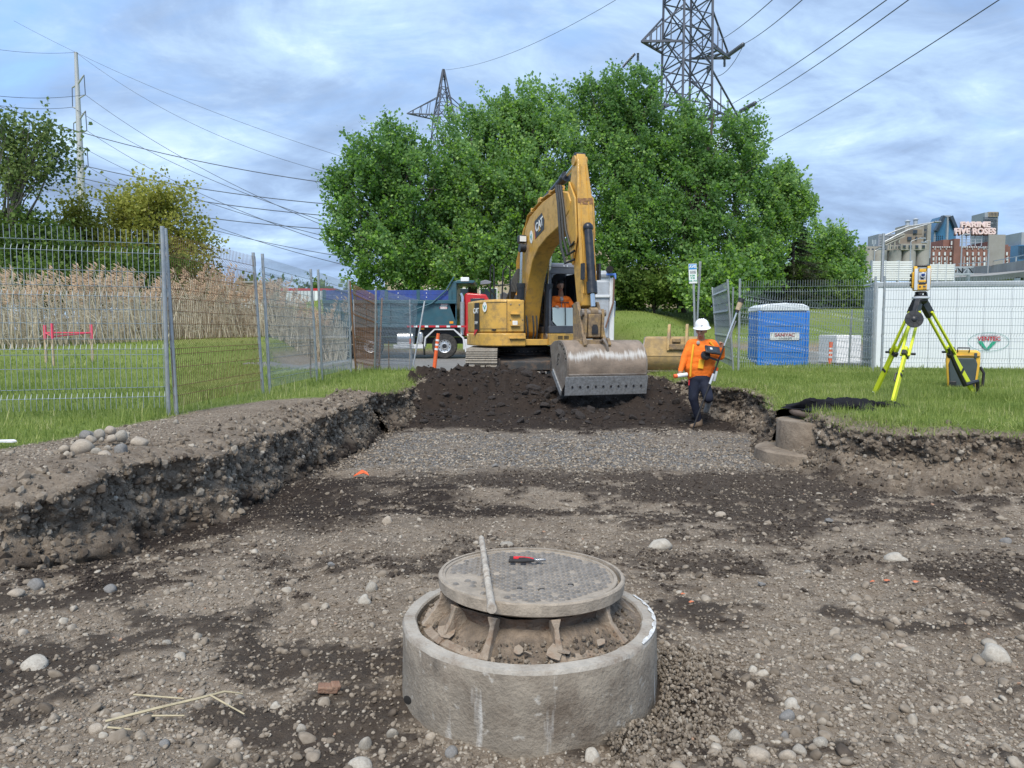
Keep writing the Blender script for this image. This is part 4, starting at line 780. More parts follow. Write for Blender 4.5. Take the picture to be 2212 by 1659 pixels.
def ring():
    cx, cy = RINGC; z0 = -.12; zr = .315; t = thing('manhole_ring', 'weathered concrete manhole ring sunk in the gravel in the foreground', 'manhole ring', (cx, cy, 0)); b = MB()
    prof = [(.555, z0), (.553, .05), (.551, .20), (.548, zr-.015), (.540, zr), (.492, zr+.002), (.486, zr-.006), (.484, zr-.13), (.44, zr-.15)]
    n = 128; rings = []
    for r, z in prof:
        ring = []
        for j in range(n):
            a = 2*math.pi*j/n; e = float(vnoise(np.array([a*5.0]), np.array([z*9.]))[0]); chip = max(0, float(vnoise(np.array([a*14.]), np.array([3.3]))[0]) - .55)*.03 if z > zr-.05 else 0
            ring.append(b.P(((r + .004*e - chip*.6)*math.cos(a), (r + .004*e - chip*.6)*math.sin(a), z - (chip if z > zr-.02 and r > .5 else 0))))
        rings.append(ring)
    for i, (p, q) in enumerate(zip(rings, rings[1:])):
        for j in range(n):
            b.mi = 1 if 3 <= i <= 5 else 0; b.F(p[j], p[(j+1)%n], q[(j+1)%n], q[j])
    b.build('ring_wall', ['ring_concrete', 'concrete_pale'], t)
    # mortar steps and packed earth inside
    b = MB(); prof = [(.487, zr-.035), (.455, zr-.040), (.452, zr-.058), (.425, zr-.060), (.38, zr-.075)]
    for (r, z), (r2, z2) in zip(prof, prof[1:]):
        for j in range(60, 112):
            a, c = 2*math.pi*j/128 + .9, 2*math.pi*(j+1)/128 + .9; i_ = [b.P((q*math.cos(w), q*math.sin(w), k)) for q, k, w in ((r,z,a),(r,z,c),(r2,z2,c),(r2,z2,a))]; b.F(*i_)
    b.build('mortar_steps', 'concrete_pale', t)
    b = MB(); rr_ = np.linspace(.0, .487, 26); n = 96; idx = []
    for r in rr_:
        row = []
        for j in range(n):
            a = 2*math.pi*j/n; x, y = r*math.cos(a), r*math.sin(a); nz = float(fbm(np.array([x*9+3]), np.array([y*9]))[0])
            z = .292 + .016*nz + .088*max(0, min(1, (.475 - r)/.14)) + .012*max(0, math.cos(a-.4))*(r/.487) - .035*max(0, math.cos(a - 3.6))**3*(r/.487)**2
            row.append(b.P((x, y, z)))
        idx.append(row)
    for p, q in zip(idx, idx[1:]):
        for j in range(n): b.F(p[j], p[(j+1)%n], q[(j+1)%n], q[j])
    b.build('packed_earth', 'earth', t)
    # chalk smears on the wall, following its curve
    def smear(a0, a1, z0, z1, m, name, dr=.0055, seed=1, thr=0.0):
        b = MB(); na, nz_ = 60, 40; g = {}
        for i in range(na):
            for j in range(nz_):
                a = a0 + (a1-a0)*i/(na-1); z = z0 + (z1-z0)*j/(nz_-1); r = .5535 + dr; g[i, j] = (r*math.cos(a), r*math.sin(a), z)
        for i in range(na-1):
            for j in range(nz_-1):
                q = abs(i/(na-1)-.5)*2; w = abs(j/(nz_-1)-.5)*2; v = float(fbm(np.array([i*.13+seed*7.]), np.array([j*.13+seed]), 5)[0])
                if max(q, w)**2*.7 + 1.1*v < .22 + thr: b.F(*[b.P(g[k]) for k in ((i,j),(i+1,j),(i+1,j+1),(i,j+1))])
        if b.f: b.build(name, m, t)
    
    b = MB()      # white spilled chalk on the rim, right
    for j in range(40):
        a0, a1 = -.62 + .026*j, -.62 + .026*(j+1); w0 = .006 + .008*abs(math.sin(j*.55)) + .003*random.random()
        i_ = [b.P((q*math.cos(w), q*math.sin(w), zr + k)) for q, w, k in ((.545-w0,a0,.006),(.546,a0,.003),(.546,a1,.003),(.545-w0,a1,.006))]; b.F(*i_)
    b.build('rim_chalk', 'chalk', t, kind='stuff')
    b = MB(); b.lathe([(.018,-.554),(.015,-.5555)], 10, axis='y'); o = b.build('plug_hole', 'hole_black', t); o.location = (-.235, .057, .155); o.rotation_euler = (0, 0, -.44)
    return t
ring()
def frame_and_cover():
    cx, cy = RINGC; Zt = .498; tl = (R(-1.5), R(1.2), 0)
    f = thing('manhole_casting', 'rusty cast iron manhole frame with ribs standing inside the concrete ring', 'manhole frame', (cx, cy, 0))
    b = MB().lathe([(.355,.425),(.385,.436),(.402,.446),(.405,.490),(.400,.497),(.388,.497),(.386,.46)], 96, jit=.0025); o = b.build('rim', 'cast_iron', f); o.rotation_euler = tl
    b = MB()
    n = 72; rows = []
    for i in range(9):
        k = i/8; row = []
        for j in range(n):
            a = 2*math.pi*j/n; e = float(fbm(np.array([a*6.]), np.array([k*4.]))[0]); r = .362 - .035*math.sin(k*3.1) + .016*e + .10*max(0, k-.5)/.5; row.append(b.P((r*math.cos(a), r*math.sin(a), .436 - .16*k)))
        rows.append(row)
    for p, q in zip(rows, rows[1:]):
        for j in range(n): b.F(p[j], p[(j+1)%n], q[(j+1)%n], q[j])
    b.build('skirt', 'rusty_iron', f)
    for j, a in enumerate([-2.95, -2.52, -1.98, -1.32, -.62, .1, .9, 1.7, 2.5]):
        d = Vector((math.cos(a), math.sin(a), 0)); s = Vector((-d.y, d.x, 0)); b = MB(); w0, w1 = .020, .026; pts = []
        for r, z, w in ((.385,.440,w1*.8),(.390,.405,w0*.5),(.408,.372,w0*.55),(.438,.338,w0*.7),(.472,.305,w1*.8)):
            e = random.uniform(-.004, .004); pts.append([b.P(d*(r+e) + s*w + Vector((0,0,z))), b.P(d*(r+e) - s*w + Vector((0,0,z))), b.P(d*(r-.08) - s*w + Vector((0,0,z-.03))), b.P(d*(r-.08) + s*w + Vector((0,0,z-.03)))])
        for p, q in zip(pts, pts[1:]):
            for k in range(4): b.F(p[k], p[(k+1)%4], q[(k+1)%4], q[k])
        b.F(*pts[0]); b.F(*pts[-1][::-1]); b.build('rib', 'pale_rust', f, bevel=.004)
    b = MB()      # flange lying on the earth
    for j in range(96):
        a0, a1 = 2*math.pi*j/96, 2*math.pi*(j+1)/96
        if True:
            h0, h1 = [.300 + .008*math.sin(q*5+1) for q in (a0, a1)]; i_ = [b.P((q*math.cos(w), q*math.sin(w), k)) for q, w, k in ((.43,a0,h0+.010),(.43,a1,h1+.010),(.462,a1,h1-.002),(.462,a0,h0-.002))]; b.F(*i_)
            i_ = [b.P((q*math.cos(w), q*math.sin(w), k)) for q, w, k in ((.462,a0,h0-.002),(.462,a1,h1-.002),(.464,a1,h1-.03),(.464,a0,h0-.03))]; b.F(*i_)
    b.build('flange', 'pale_rust', f)
    r_ = random.Random(4)
    for x, y, w in ((-.05,-.42,.03),(.085,-.435,.045),(.125,-.425,.035),(-.34,-.25,.05),(-.02,-.44,.02),(.27,-.345,.025)):
        b = MB(); pts = [(math.cos(q)*w*r_.uniform(.5,1), math.sin(q)*w*r_.uniform(.5,1)) for q in np.linspace(0, 5.6, 7)]; b.prism(pts, 0, .004, 'xy'); o = b.build('mortar_flake', 'pale_rust', f)
        o.location = (x, y, .335); o.rotation_euler = (r_.uniform(.1,.8), r_.uniform(-.5,.5), r_.uniform(0,6))
    c = thing('manhole_cover', 'round cast iron manhole cover with raised diamond pattern', 'manhole cover', (cx, cy, .462)); c.rotation_euler = tl
    b = MB().lathe([(.380,0),(.382,.028),(.379,.032),(.366,.032),(.364,.0265)], 96); b.build('disc', 'cast_iron', c)
    b = MB(); p = .0475; r_ = random.Random(2)
    for i in range(-9, 10):
        for j in range(-18, 19):
            x = i*p + (p/2 if j % 2 else 0); y = j*p*.46
            if math.hypot(x, y) > .350: continue
            if (x < -.19 and y < -.02 and r_.random() < .85) or (x < -.05 and y < -.22 and r_.random() < .6) or r_.random() < .04: continue
            s = .0148*r_.uniform(.9, 1.05); h = .0265; q = [b.P((x+s*1.15,y,h)), b.P((x,y+s*.78,h)), b.P((x-s*1.15,y,h)), b.P((x,y-s*.78,h))]; k = [b.P((x+s*.7,y,h+.0085)), b.P((x,y+s*.45,h+.0085)), b.P((x-s*.7,y,h+.0085)), b.P((x,y-s*.45,h+.0085))]
            b.F(*k)
            for e in range(4): b.F(q[e], q[(e+1)%4], k[(e+1)%4], k[e])
    b.build('raised_studs', 'cast_iron_stud', c, kind='stuff', smooth=False)
    for x, y, w, d in ((-.045,-.195,.018,.010),(.045,-.20,.022,.011),(.17,-.13,.02,.008),(-.17,-.055,.017,.009)):
        b = MB().box(-w/2*1.2, w/2*1.2, -d, d, 0, .0045); o = b.build('pick_hole', 'hole_black', c); o.location = (x, y, .0262)
    return c
frame_and_cover()
# steel pipe leaning across the cover
b = MB(); p0, p1 = Vector((-.155, 3.62, .512)), Vector((-.075, 2.66, .515)); ax = (p1-p0).normalized()
ln = (p1-p0).length; pts = [p0 + ax*ln*f for f in (0, .02, .30, .52, .53, .56, .57, .8, .965, .985, 1.0)]; rr_ = [.011, .0135, .0135, .0138, .0165, .0165, .014, .0145, .016, .0195, .0185]
b.tube(pts, rr_, 14); o = b.build('steel_pipe', 'pipe_steel'); tag(o, 'scuffed steel bar lying across the left of the manhole cover', 'steel bar')
def pliers():
    t = thing('pliers', 'pliers with red and black handles lying on the manhole cover', 'pliers', (.075, 3.268, .503), R(-4))
    for s, m1 in ((1, 'pliers_red'), (-1, 'black_rubber')):
        pts = [(-.085, s*.019, .006), (-.06, s*.021, .006), (-.03, s*.019, .006), (0, s*.013, .006), (.025, s*.007, .006)]
        h = MB().tube(pts, [.007, .0085, .009, .0085, .006], 10).build('handle', m1, t)
        MB().tube([(-.088, s*.019, .006), (-.07, s*.0205, .006)], [.0088, .0095], 10).build('grip_end', 'black_rubber', h)
        MB().tube([(-.045, s*.0125, .008), (-.02, s*.0115, .009), (.015, s*.005, .008)], [.004, .0045, .003], 8).build('grip_inlay', 'pliers_red' if s < 0 else 'black_rubber', h)
    MB().lathe([(.011,0),(.011,.011),(.009,.013)], 16, (.033,0,0)).build('pivot', 'tool_steel', t)
    for s in (1, -1): MB().prism([(.026,s*.001),(.030,s*.011),(.05,s*.0105),(.078,s*.004),(.08,s*.0008)], .001, .011, 'xy').build('jaw', 'tool_steel', t, bevel=.0015)
pliers()
# straw stalks in the left foreground
def stalk(pts, r, lb, g='straw stalks in the left foreground'):
    P = [Vector((x, y, hz(x, y) + z)) for x, y, z in pts]; o = MB().tube(P, r, 6).build('straw_stalk', 'straw'); tag(o, lb, 'straw', g)
stalk([(-1.57,2.72,.035),(-1.42,2.80,.05),(-1.28,2.88,.055),(-1.20,2.95,.05),(-1.14,2.99,.03)], [.005,.006,.0055,.0045,.003], 'longest straw stalk, lying diagonally in the left foreground')
stalk([(-1.59,2.97,.03),(-1.36,2.93,.04)], [.004,.003], 'short straw stalk crossing above the longest one')
stalk([(-1.24,2.90,.05),(-1.07,2.82,.025)], [.004,.003], 'thin straw stalk branching to the right of the longest one')
stalk([(-1.42,2.78,.03),(-1.30,2.80,.03)], [.004,.003], 'short straw stalk below the middle of the longest one')
stalk([(-1.55,2.70,.02),(-1.46,2.70,.02)], [.004,.003], 'tiny straw stalk at the lower end of the longest one')
# scraps
def scrap(x, y, w, m, lb, cat, n=9, h=.03):
    r_ = random.Random(int(x*100)); b = MB(); c = b.P((0, 0, h)); ring = [b.P((math.cos(q)*w*r_.uniform(.5,1), math.sin(q)*w*.7*r_.uniform(.5,1), r_.uniform(0, h*.7))) for q in np.linspace(0, 5.9, n)]
    for i in range(n): b.F(c, ring[i], ring[(i+1) % n])
    o = b.build('scrap', m, smooth=False); sl = o.modifiers.new('thick', 'SOLIDIFY'); sl.thickness = .003; o.location = (x, y, hz(x, y) + .015); o['label'] = lb; o['category'] = cat; return o
scrap(-1.65, 7.95, .11, 'orange_plastic', 'crumpled orange scrap on the ground in front of the crushed stone', 'scrap', h=.07).name = 'plastic_scrap'
mat('spray_paint', (.55, .17, .085), .9, var=.3, scale=40, dirt=(.28, .2, .15), dirt_amt=.7, dscale=30)
for i, (x, y, w, lb) in enumerate([(2.28,4.52,.02,'orange paint fleck left of the flat white stone'),(2.36,4.50,.024,'brightest orange paint fleck beside the flat white stone'),(2.46,4.36,.026,'orange paint fleck below the flat white stone'),(.98,4.10,.016,'small orange paint fleck right of the manhole cover'),(1.0,3.98,.016,'second small orange paint fleck right of the manhole cover')]):
    scrap(x, y, w, 'spray_paint', lb, 'paint mark', 8, .012).name = 'paint_fleck'
o = MB().prism([(-.09,-.012),(.07,-.02),(.1,0),(.06,.03),(-.08,.02)], 0, .012, 'xy').build('white_strip', 'white_paint'); o.location = (-4.15, 5.93, hz(-4.15, 5.93) + .05); o.rotation_euler = (.2, 0, 0); tag(o, 'thin white plastic strip in the grass at the left edge', 'strip')

# ------------------------------------------------------------------ exposed manhole shaft at the right bank
mat('muddy_concrete', (.235, .19, .145), .95, var=.25, scale=3, dirt=(.12, .09, .066), dirt_amt=.9, dscale=4, bump=.7, bscale=30)
t = thing('manhole_shaft', 'exposed concrete manhole shaft with a footing in the right bank corner', 'manhole', (3.74, 9.0, 0))
b = MB().lathe([(.44,-.15),(.44,.2),(.435,.44),(.425,.455),(.3,.455)], 56, jit=.006); b.build('shaft', 'muddy_concrete', t)
b = MB().lathe([(.68,-.3),(.69,-.02),(.685,.085),(.66,.105),(.44,.11)], 56, jit=.012); b.build('footing', 'muddy_concrete', t)
z = .50
t = thing('manhole_cover', 'brown iron manhole lid on the grass under the black cloth', 'manhole cover', (3.93, 9.15, z)); t.rotation_euler = (R(3), 0, 0)
MB().lathe([(.40,0),(.41,.01),(.41,.05),(.395,.06),(.2,.062)], 56).build('plate', 'dark_iron', t); MB().lathe([(.413,.012),(.418,.02),(.418,.04),(.413,.048)], 56).build('edge_band', 'dark_iron', t)
def cloth():
    b = MB(); nx_, ny_ = 90, 46; rows = []
    for j in range(ny_):
        row = []
        for i in range(nx_):
            u, v = i/(nx_-1), j/(ny_-1); x = 3.55 + 1.42*u + .09*math.sin(v*9 + u*4) + .04*math.sin(v*23); y = 8.78 + .80*v + .10*math.sin(u*11 + v*3) + .03*math.sin(u*31) - .10*u
            n = fbm(np.array([u*4.4 + v*1.3]), np.array([v*3.2 + 6]), 3)[0]; r1 = 1 - abs(fbm(np.array([u*5.5 + 2 + v*2]), np.array([v*2.8 + u]), 3)[0])*2.4
            edge = min(1, 5*min(u, 1-u, v*1.2, 1-v)); z = .575 + edge*(.03 + .12*max(0, r1) + .05*n) - .03*u
            row.append(b.P((x, y, z)))
        rows.append(row)
    for p, q in zip(rows, rows[1:]):
        for i in range(nx_-1): b.F(p[i], p[i+1], q[i+1], q[i])
    o = b.build('black_cloth', 'black_cloth', ang=180); m = o.modifiers.new('thick', 'SOLIDIFY'); m.thickness = .006
    tag(o, 'crumpled black cloth thrown over the lid at the tripod foot', 'cloth')
cloth()
# torn grey membrane in the right bank
b = MB(); nx_ = 30; rows = []
for j in range(7):
    row = []
    for i in range(nx_):
        u = i/(nx_-1); v = j/6; x = 4.22 + .62*u; y = 6.98 - .05*u - .14*v + .02*math.sin(u*23); z = hz(4.22 + .62*u, 6.98 - .05*u - .14*v) + .035 - .03*v + .02*math.sin(u*15 + v*3); row.append(b.P((x, y, z)))
    rows.append(row)
for p, q in zip(rows, rows[1:]):
    for i in range(nx_-1): b.F(p[i], p[i+1], q[i+1], q[i])
mat('membrane', (.085, .08, .075), .8, var=.3, scale=9, dirt=(.16,.14,.12), dirt_amt=.7, dscale=8)
o = b.build('torn_membrane', 'membrane', ang=180); m = o.modifiers.new('thick', 'SOLIDIFY'); m.thickness = .01; tag(o, 'torn grey membrane sheet sticking out of the right bank', 'membrane')

# ------------------------------------------------------------------ fences
def panel_mesh(L=2.86, H=1.98, m='wire', dx=.052, wr=.0032):
    b = MB(); folds = [1.78, 1.30, .72, .18] if H > 1.7 else [1.0, .3]; prof = [(0, 0)]
    for f in sorted(folds): prof += [(f-.055, 0), (f, .045), (f+.055, 0)]
    prof += [(H, 0)]
    for i in range(int(L/dx) + 1): b.tube([(i*dx, y, z) for z, y in prof], wr, 3, False)
    hs = [f + d for f in folds for d in (-.055, .055)] + [.45, .95, 1.10, 1.52, .60]
    for z in hs:
        if z < H: b.tube([(0, .004, z), (L*.5, .004, z + random.uniform(-.006, .006)), (L, .004, z)], wr*1.25, 3, False)
    return b.mesh('wire_mesh', m, smooth=False)
PM = {'wire': panel_mesh(), 'rusty_wire': panel_mesh(m='rusty_wire'), 'wire_dense': panel_mesh(dx=.045, wr=.004), 'rusty_dense': panel_mesh(m='rusty_wire', dx=.05, wr=.004)}
def post_mesh(H=2.12, m='galvanised'): return MB().tube([(0,0,-.25),(0,0,H)], .024, 10).mesh('post', m)
PO = {'galvanised': post_mesh(), 'rusty_wire': post_mesh(m='rusty_wire')}
def fence(a, b, label, group, m='wire', pm='galvanised', lean=(0, 0), roll=0.0, za=None, zb=None, lift=.09, posts=(1, 1)):
    a = Vector(a); b = Vector(b); za = hz(*a) if za is None else za; zb = hz(*b) if zb is None else zb; d = b - a; L_ = d.length
    t = thing('fence_panel', label, 'fence', (a.x, a.y, za), math.atan2(d.y, d.x), group); t.rotation_euler = (lean[0], roll - math.atan2(zb-za, L_), math.atan2(d.y, d.x))
    w = link('wire_mesh', PM[m], t, 'stuff'); w.scale = (L_/2.86, 1, 1); w.location = (0, 0, lift)
    for k, x in ((0, .02), (1, L_-.02)):
        if posts[k]: p = link('post', PO[pm], t); p.location = (x, 0, 0); p.rotation_euler = (0, lean[1]*(1 if k else -.6), 0)
    return t
GF = 'wire fence along the left bank'; GR = 'wire fence on the right bank'
fence((-6.72,7.28), (-3.90,8.30), 'nearest wire fence panel at the left edge, bright galvanised mesh', GF, lean=(R(2), 0))
fence((-3.86,8.34), (-3.78,11.08), 'wire fence panel between the first two tall posts on the left', GF, 'rusty_wire', lean=(R(-2), R(-1.5)))
fence((-3.70,11.12), (-3.72,13.95), 'wire fence panel between the doubled posts, pale mesh', GF, lean=(R(-2), R(-1)))
fence((-3.66,14.05), (-3.72,16.9), 'wire fence panel before the rust-brown leaning one', GF, lean=(R(-1), R(1)))
fence((-3.66,17.1), (-3.42,18.8), 'rust-brown wire fence panel leaning beside the bluish ones', GF, 'rusty_dense', 'rusty_wire', lean=(R(-3), R(12)))
fence((-3.45,18.3), (-2.80,20.5), 'bluish wire fence panel leaning in front of the dump box', GF, 'wire_dense', lean=(R(4), R(13)))
fence((-4.6,21.4), (-3.0,21.9), 'short wire fence panel standing upright before the blue boards', GF)
fence((5.20,16.85), (8.10,16.35), 'wire fence panel in front of the blue toilet', GR)
fence((8.22,16.30), (11.1,15.75), 'wire fence panel in front of the white trailer, left half', GR)
fence((11.2,15.72), (14.0,15.2), 'wire fence panel in front of the white trailer, right half', GR)
fence((5.14,16.95), (5.75,20.4), 'wire fence panel running back from the right corner post', GR, lean=(R(-5), R(4)))
fence((6.05,20.3), (9.35,19.0), 'tilted wire fence panel leaning behind the blue toilet', GR, lean=(R(9), R(16)), roll=R(11))
fence((8.9,19.4), (10.6,19.2), 'low wire fence panel between the toilet and the white trailer', GR, lean=(R(5), R(5)), roll=R(3), zb=.0, za=.0)
def rod(x, y, h, lb, m='rusty_iron', r=.016, lean=(0,0), name='steel_stake', cat='stake', z=None):
    z = hz(x, y) if z is None else z; o = MB().tube([(0,0,-.2),(lean[0]*h,lean[1]*h,h)], r, 8).build(name, m); o.location = (x, y, z); return tag(o, lb, cat)
rod(-4.0, 14.5, 1.0, 'short rusty steel stake beside the fence posts'); rod(-3.05, 18.1, .75, 'thin rusty stake right of the brown fence panel', r=.012)
o = rod(-2.95, 20.9, .95, 'thin wooden stake with orange top before the truck tanks', 'wood_stake', .014, (.05,0), 'survey_stake'); p = MB().tube([(.04,0,.82),(.0475,0,.96)], .022, 8).build('orange_top', 'orange_plastic', o)
# pink stakes
GS = 'pink-topped survey stakes on the left lawn'
for x, y, h, lb in ((-11.55,18.4,1.08,'tallest pink-topped wooden stake, the middle one on the lawn'),(-12.3,19.3,1.0,'left pink-topped wooden stake on the lawn'),(-11.25,19.6,1.0,'right pink-topped wooden stake on the lawn')):
    t = thing('survey_stake', lb, 'stake', (x, y, hz(x, y)), random.uniform(-.3,.3), GS); MB().box(-.03,.03,-.02,.02,-.2,h*.62).build('stake', 'wood_stake', t); MB().box(-.031,.031,-.021,.021,h*.62,h).build('painted_top', 'pink_paint', t)
o = MB().tube([(-12.3,19.3,hz(-12.3,19.3)+.80),(-11.55,18.4,hz(-11.55,18.4)+.74),(-11.25,19.6,hz(-11.25,19.6)+.78),(-12.3,19.3,hz(-12.3,19.3)+.80)], .018, 5, False).build('ribbon', 'pink_paint'); tag(o, 'pink ribbon strung round the three survey stakes', 'ribbon')
# orange delineator posts
def delineator(x, y, h, lb, lean=0.0, z=None):
    t = thing('delineator_post', lb, 'delineator', (x, y, hz(x, y) if z is None else z)); t.rotation_euler = (0, lean, 0)
    MB().tube([(0,0,-.1),(0,0,h)], [.062,.05], 12).build('post', 'orange_plastic', t)
    for k in range(3): MB().tube([(0,0,h*(.55+.12*k)),(0,0,h*(.60+.12*k))], .0565, 12).build('reflective_band', 'white_paint', t)
delineator(-2.35, 22.0, 1.12, 'leaning orange delineator post in front of the truck wheel', R(7)); delineator(9.35, 21.5, 1.05, 'orange delineator post beside the blue toilet', R(1), .18)

# ------------------------------------------------------------------ figures: limbs grown into one continuous body
def figure(name, parent, caps, mats, voxel=.011, smooth=6):
    """caps: (p0, p1, r0, r1, material index)"""
    b = MB()
    for p0, p1, r0, r1, k in caps:
        p0 = Vector(p0); p1 = Vector(p1); d = (p1 - p0); L_ = max(d.length, 1e-4); d = d/L_; u = Vector((0,0,1)) if abs(d.z) < .9 else Vector((1,0,0)); x = d.cross(u).normalized(); y = x.cross(d)
        rings = []; n = 14
        prof = [(-r0*math.cos(t), r0*math.sin(t)) for t in (.25, .7, 1.15, 1.571)] + [(L_ + r1*math.cos(t), r1*math.sin(t)) for t in (1.571, 1.15, .7, .25)]
        for h, r in prof: rings.append([b.P(p0 + d*h + (x*math.cos(6.2832*j/n) + y*math.sin(6.2832*j/n))*r) for j in range(n)])
        for p, q in zip(rings, rings[1:]):
            for j in range(n): b.F(p[j], p[(j+1)%n], q[(j+1)%n], q[j])
        b.F(*rings[0][::-1]); b.F(*rings[-1])
    o = b.build(name, mats[0], parent)
    m = o.modifiers.new('grow', 'REMESH'); m.mode = 'VOXEL'; m.voxel_size = voxel
    m = o.modifiers.new('smooth', 'SMOOTH'); m.factor = .5; m.iterations = smooth
    dg = bpy.context.evaluated_depsgraph_get(); me = bpy.data.meshes.new_from_object(o.evaluated_get(dg)); o.modifiers.clear(); o.data = me
    me.materials.clear()
    for q in mats: me.materials.append(MATS[q])
    n = len(me.polygons); C = np.empty(n*3, np.float32); me.polygons.foreach_get('center', C); C = C.reshape(-1, 3); best = np.full(n, 1e9); idx = np.zeros(n, np.int32)
    for p0, p1, r0, r1, k in caps:
        a = np.array(p0); e = np.array(p1) - a; t = np.clip(((C - a) @ e)/max(e @ e, 1e-9), 0, 1); dd = np.linalg.norm(C - a - t[:, None]*e, axis=1) - (r0 + (r1-r0)*t); w = dd < best; best[w] = dd[w]; idx[w] = k
    me.polygons.foreach_set('material_index', idx); me.polygons.foreach_set('use_smooth', np.ones(n, bool)); me.update(); return o
def hand(c, d, up, k, s=1.0, curl=.5, thumb=1):
    """palm at c pointing along d, fingers bending towards up"""
    c = Vector(c); d = Vector(d).normalized(); up = Vector(up).normalized(); sd_ = d.cross(up).normalized(); out = [(c, c + d*.055*s, .030*s, .028*s, k), (c + sd_*.022*s, c + d*.06*s + sd_*.024*s, .018*s, .016*s, k), (c - sd_*.022*s, c + d*.055*s - sd_*.026*s, .018*s, .016*s, k)]
    for q, L_ in zip((-.030, -.010, .011, .031), (.058, .074, .078, .066)):
        p = c + d*.07*s + sd_*q*s; e1 = p + (d*(1-curl*.6) + up*curl).normalized()*L_*.5*s; e2 = e1 + (d*(1-curl*1.7) + up*curl*1.3).normalized()*L_*.5*s
        out += [(p, e1, .0095*s, .009*s, k), (e1, e2, .009*s, .0075*s, k)]
    p = c + sd_*thumb*.03*s + d*.01*s; e1 = p + (sd_*thumb*.7 + d*.6 + up*.3).normalized()*.04*s; out += [(p, e1, .012*s, .0105*s, k), (e1, e1 + (d*.8 + up*.5).normalized()*.03*s, .0105*s, .008*s, k)]
    return out
def head(c, f, k, s=1.0, hair=None):
    """skull, jaw, nose, ears round centre c facing f"""
    c = Vector(c); f = Vector(f).normalized(); sd_ = f.cross(Vector((0,0,1))).normalized(); up = sd_.cross(f)
    q = [(c + up*.03*s - f*.012*s, c + up*.03*s + f*.018*s, .083*s, .078*s, hair if hair is not None else k), (c - up*.03*s + f*.03*s, c - up*.06*s + f*.045*s, .062*s, .046*s, k), (c - up*.0*s + f*.045*s, c + up*.02*s + f*.045*s, .056*s, .056*s, k),
         (c - up*.0*s + f*.098*s, c - up*.022*s + f*.110*s, .010*s, .0135*s, k), (c - up*.066*s + f*.078*s - sd_*.018*s, c - up*.066*s + f*.078*s + sd_*.018*s, .009*s, .009*s, k)]
    for w in (-1, 1): q += [(c + sd_*w*.080*s + up*.01*s - f*.005*s, c + sd_*w*.080*s - up*.03*s, .016*s, .011*s, k)]
    return q
def face_bits(parent, c, f, s=1.0):
    c = Vector(c); f = Vector(f).normalized(); sd_ = f.cross(Vector((0,0,1))).normalized(); up = sd_.cross(f)
    for w in (-1, 1):
        b = MB().ball(c + f*.096*s + sd_*w*.031*s + up*.012*s, (.009*s, .009*s, .006*s), 8, 6); b.build('eye', 'ink', parent)
        b = MB(); p = c + f*.098*s + sd_*w*.032*s + up*.033*s; b.tube([p - sd_*.018*s, p + up*.003*s, p + sd_*.018*s], .0045*s, 6); b.build('eyebrow', 'hair_black', parent)
    b = MB(); p = c + f*.090*s - up*.064*s; b.tube([p - sd_*.022*s, p + f*.003*s, p + sd_*.022*s], .0045*s, 6); b.build('mouth', 'ink_red', parent)

# ------------------------------------------------------------------ excavator
EX = thing('excavator', 'yellow tracked excavator reaching its wide bucket over the pit', 'excavator', (.30, 18.0, .30), R(-73.5))
EXM = Matrix.Translation((.30, 18.0, .30)) @ Matrix.Rotation(R(-73.5), 4, 'Z')
def shell_mat():
    m = mat('bucket_shell', (.26, .205, .16), .6, .15, var=.3, scale=4, dirt=(.19, .155, .125), dirt_amt=.8, dscale=5, bump=.3, bscale=40); t = m.node_tree; nd = t.nodes; lk = t.links; b = nd['Principled BSDF']; src = b.inputs['Base Color'].links[0].from_socket; tx = nd.new('ShaderNodeTexCoord')
    sp = nd.new('ShaderNodeSeparateXYZ'); lk.new(tx.outputs['Object'], sp.inputs[0])
    def noise(sc_, d):
        mp = nd.new('ShaderNodeMapping'); mp.inputs['Scale'].default_value = sc_; n = nd.new('ShaderNodeTexNoise'); n.inputs['Scale'].default_value = 1; n.inputs['Detail'].default_value = d; lk.new(tx.outputs['Object'], mp.inputs[0]); lk.new(mp.outputs[0], n.inputs['Vector']); return n.outputs['Fac']
    def mth(op, a, c):
        q = nd.new('ShaderNodeMath'); q.operation = op
        for k, v in enumerate((a, c)):
            if isinstance(v, float): q.inputs[k].default_value = v
            else: lk.new(v, q.inputs[k])
        return q.outputs[0]
    h = mth('ABSOLUTE', mth('SUBTRACT', mth('ADD', sp.outputs[2], mth('MULTIPLY', noise((1, 2.2, .3), 4), .28)), .93), 0.0)
    f = mth('SUBTRACT', mth('MULTIPLY', noise((3, 34, 5), 6), 2.0), mth('MULTIPLY', h, 9.0)); r = nd.new('ShaderNodeValToRGB'); r.color_ramp.elements[0].position = .25; r.color_ramp.elements[1].position = 1.0; r.color_ramp.elements[0].color = (0,0,0,1); r.color_ramp.elements[1].color = (.85,.85,.85,1); lk.new(f, r.inputs[0])
    x = nd.new('ShaderNodeMix'); x.data_type = 'RGBA'; lk.new(r.outputs[0], x.inputs[0]); lk.new(src, x.inputs[6]); x.inputs[7].default_value = (.55, .54, .52, 1); lk.new(x.outputs[2], b.inputs['Base Color']); return m
mat('rust_paint', (.20, .10, .055), .9, var=.4, scale=14, dirt=(.40, .24, .07), dirt_amt=.8, dscale=20)
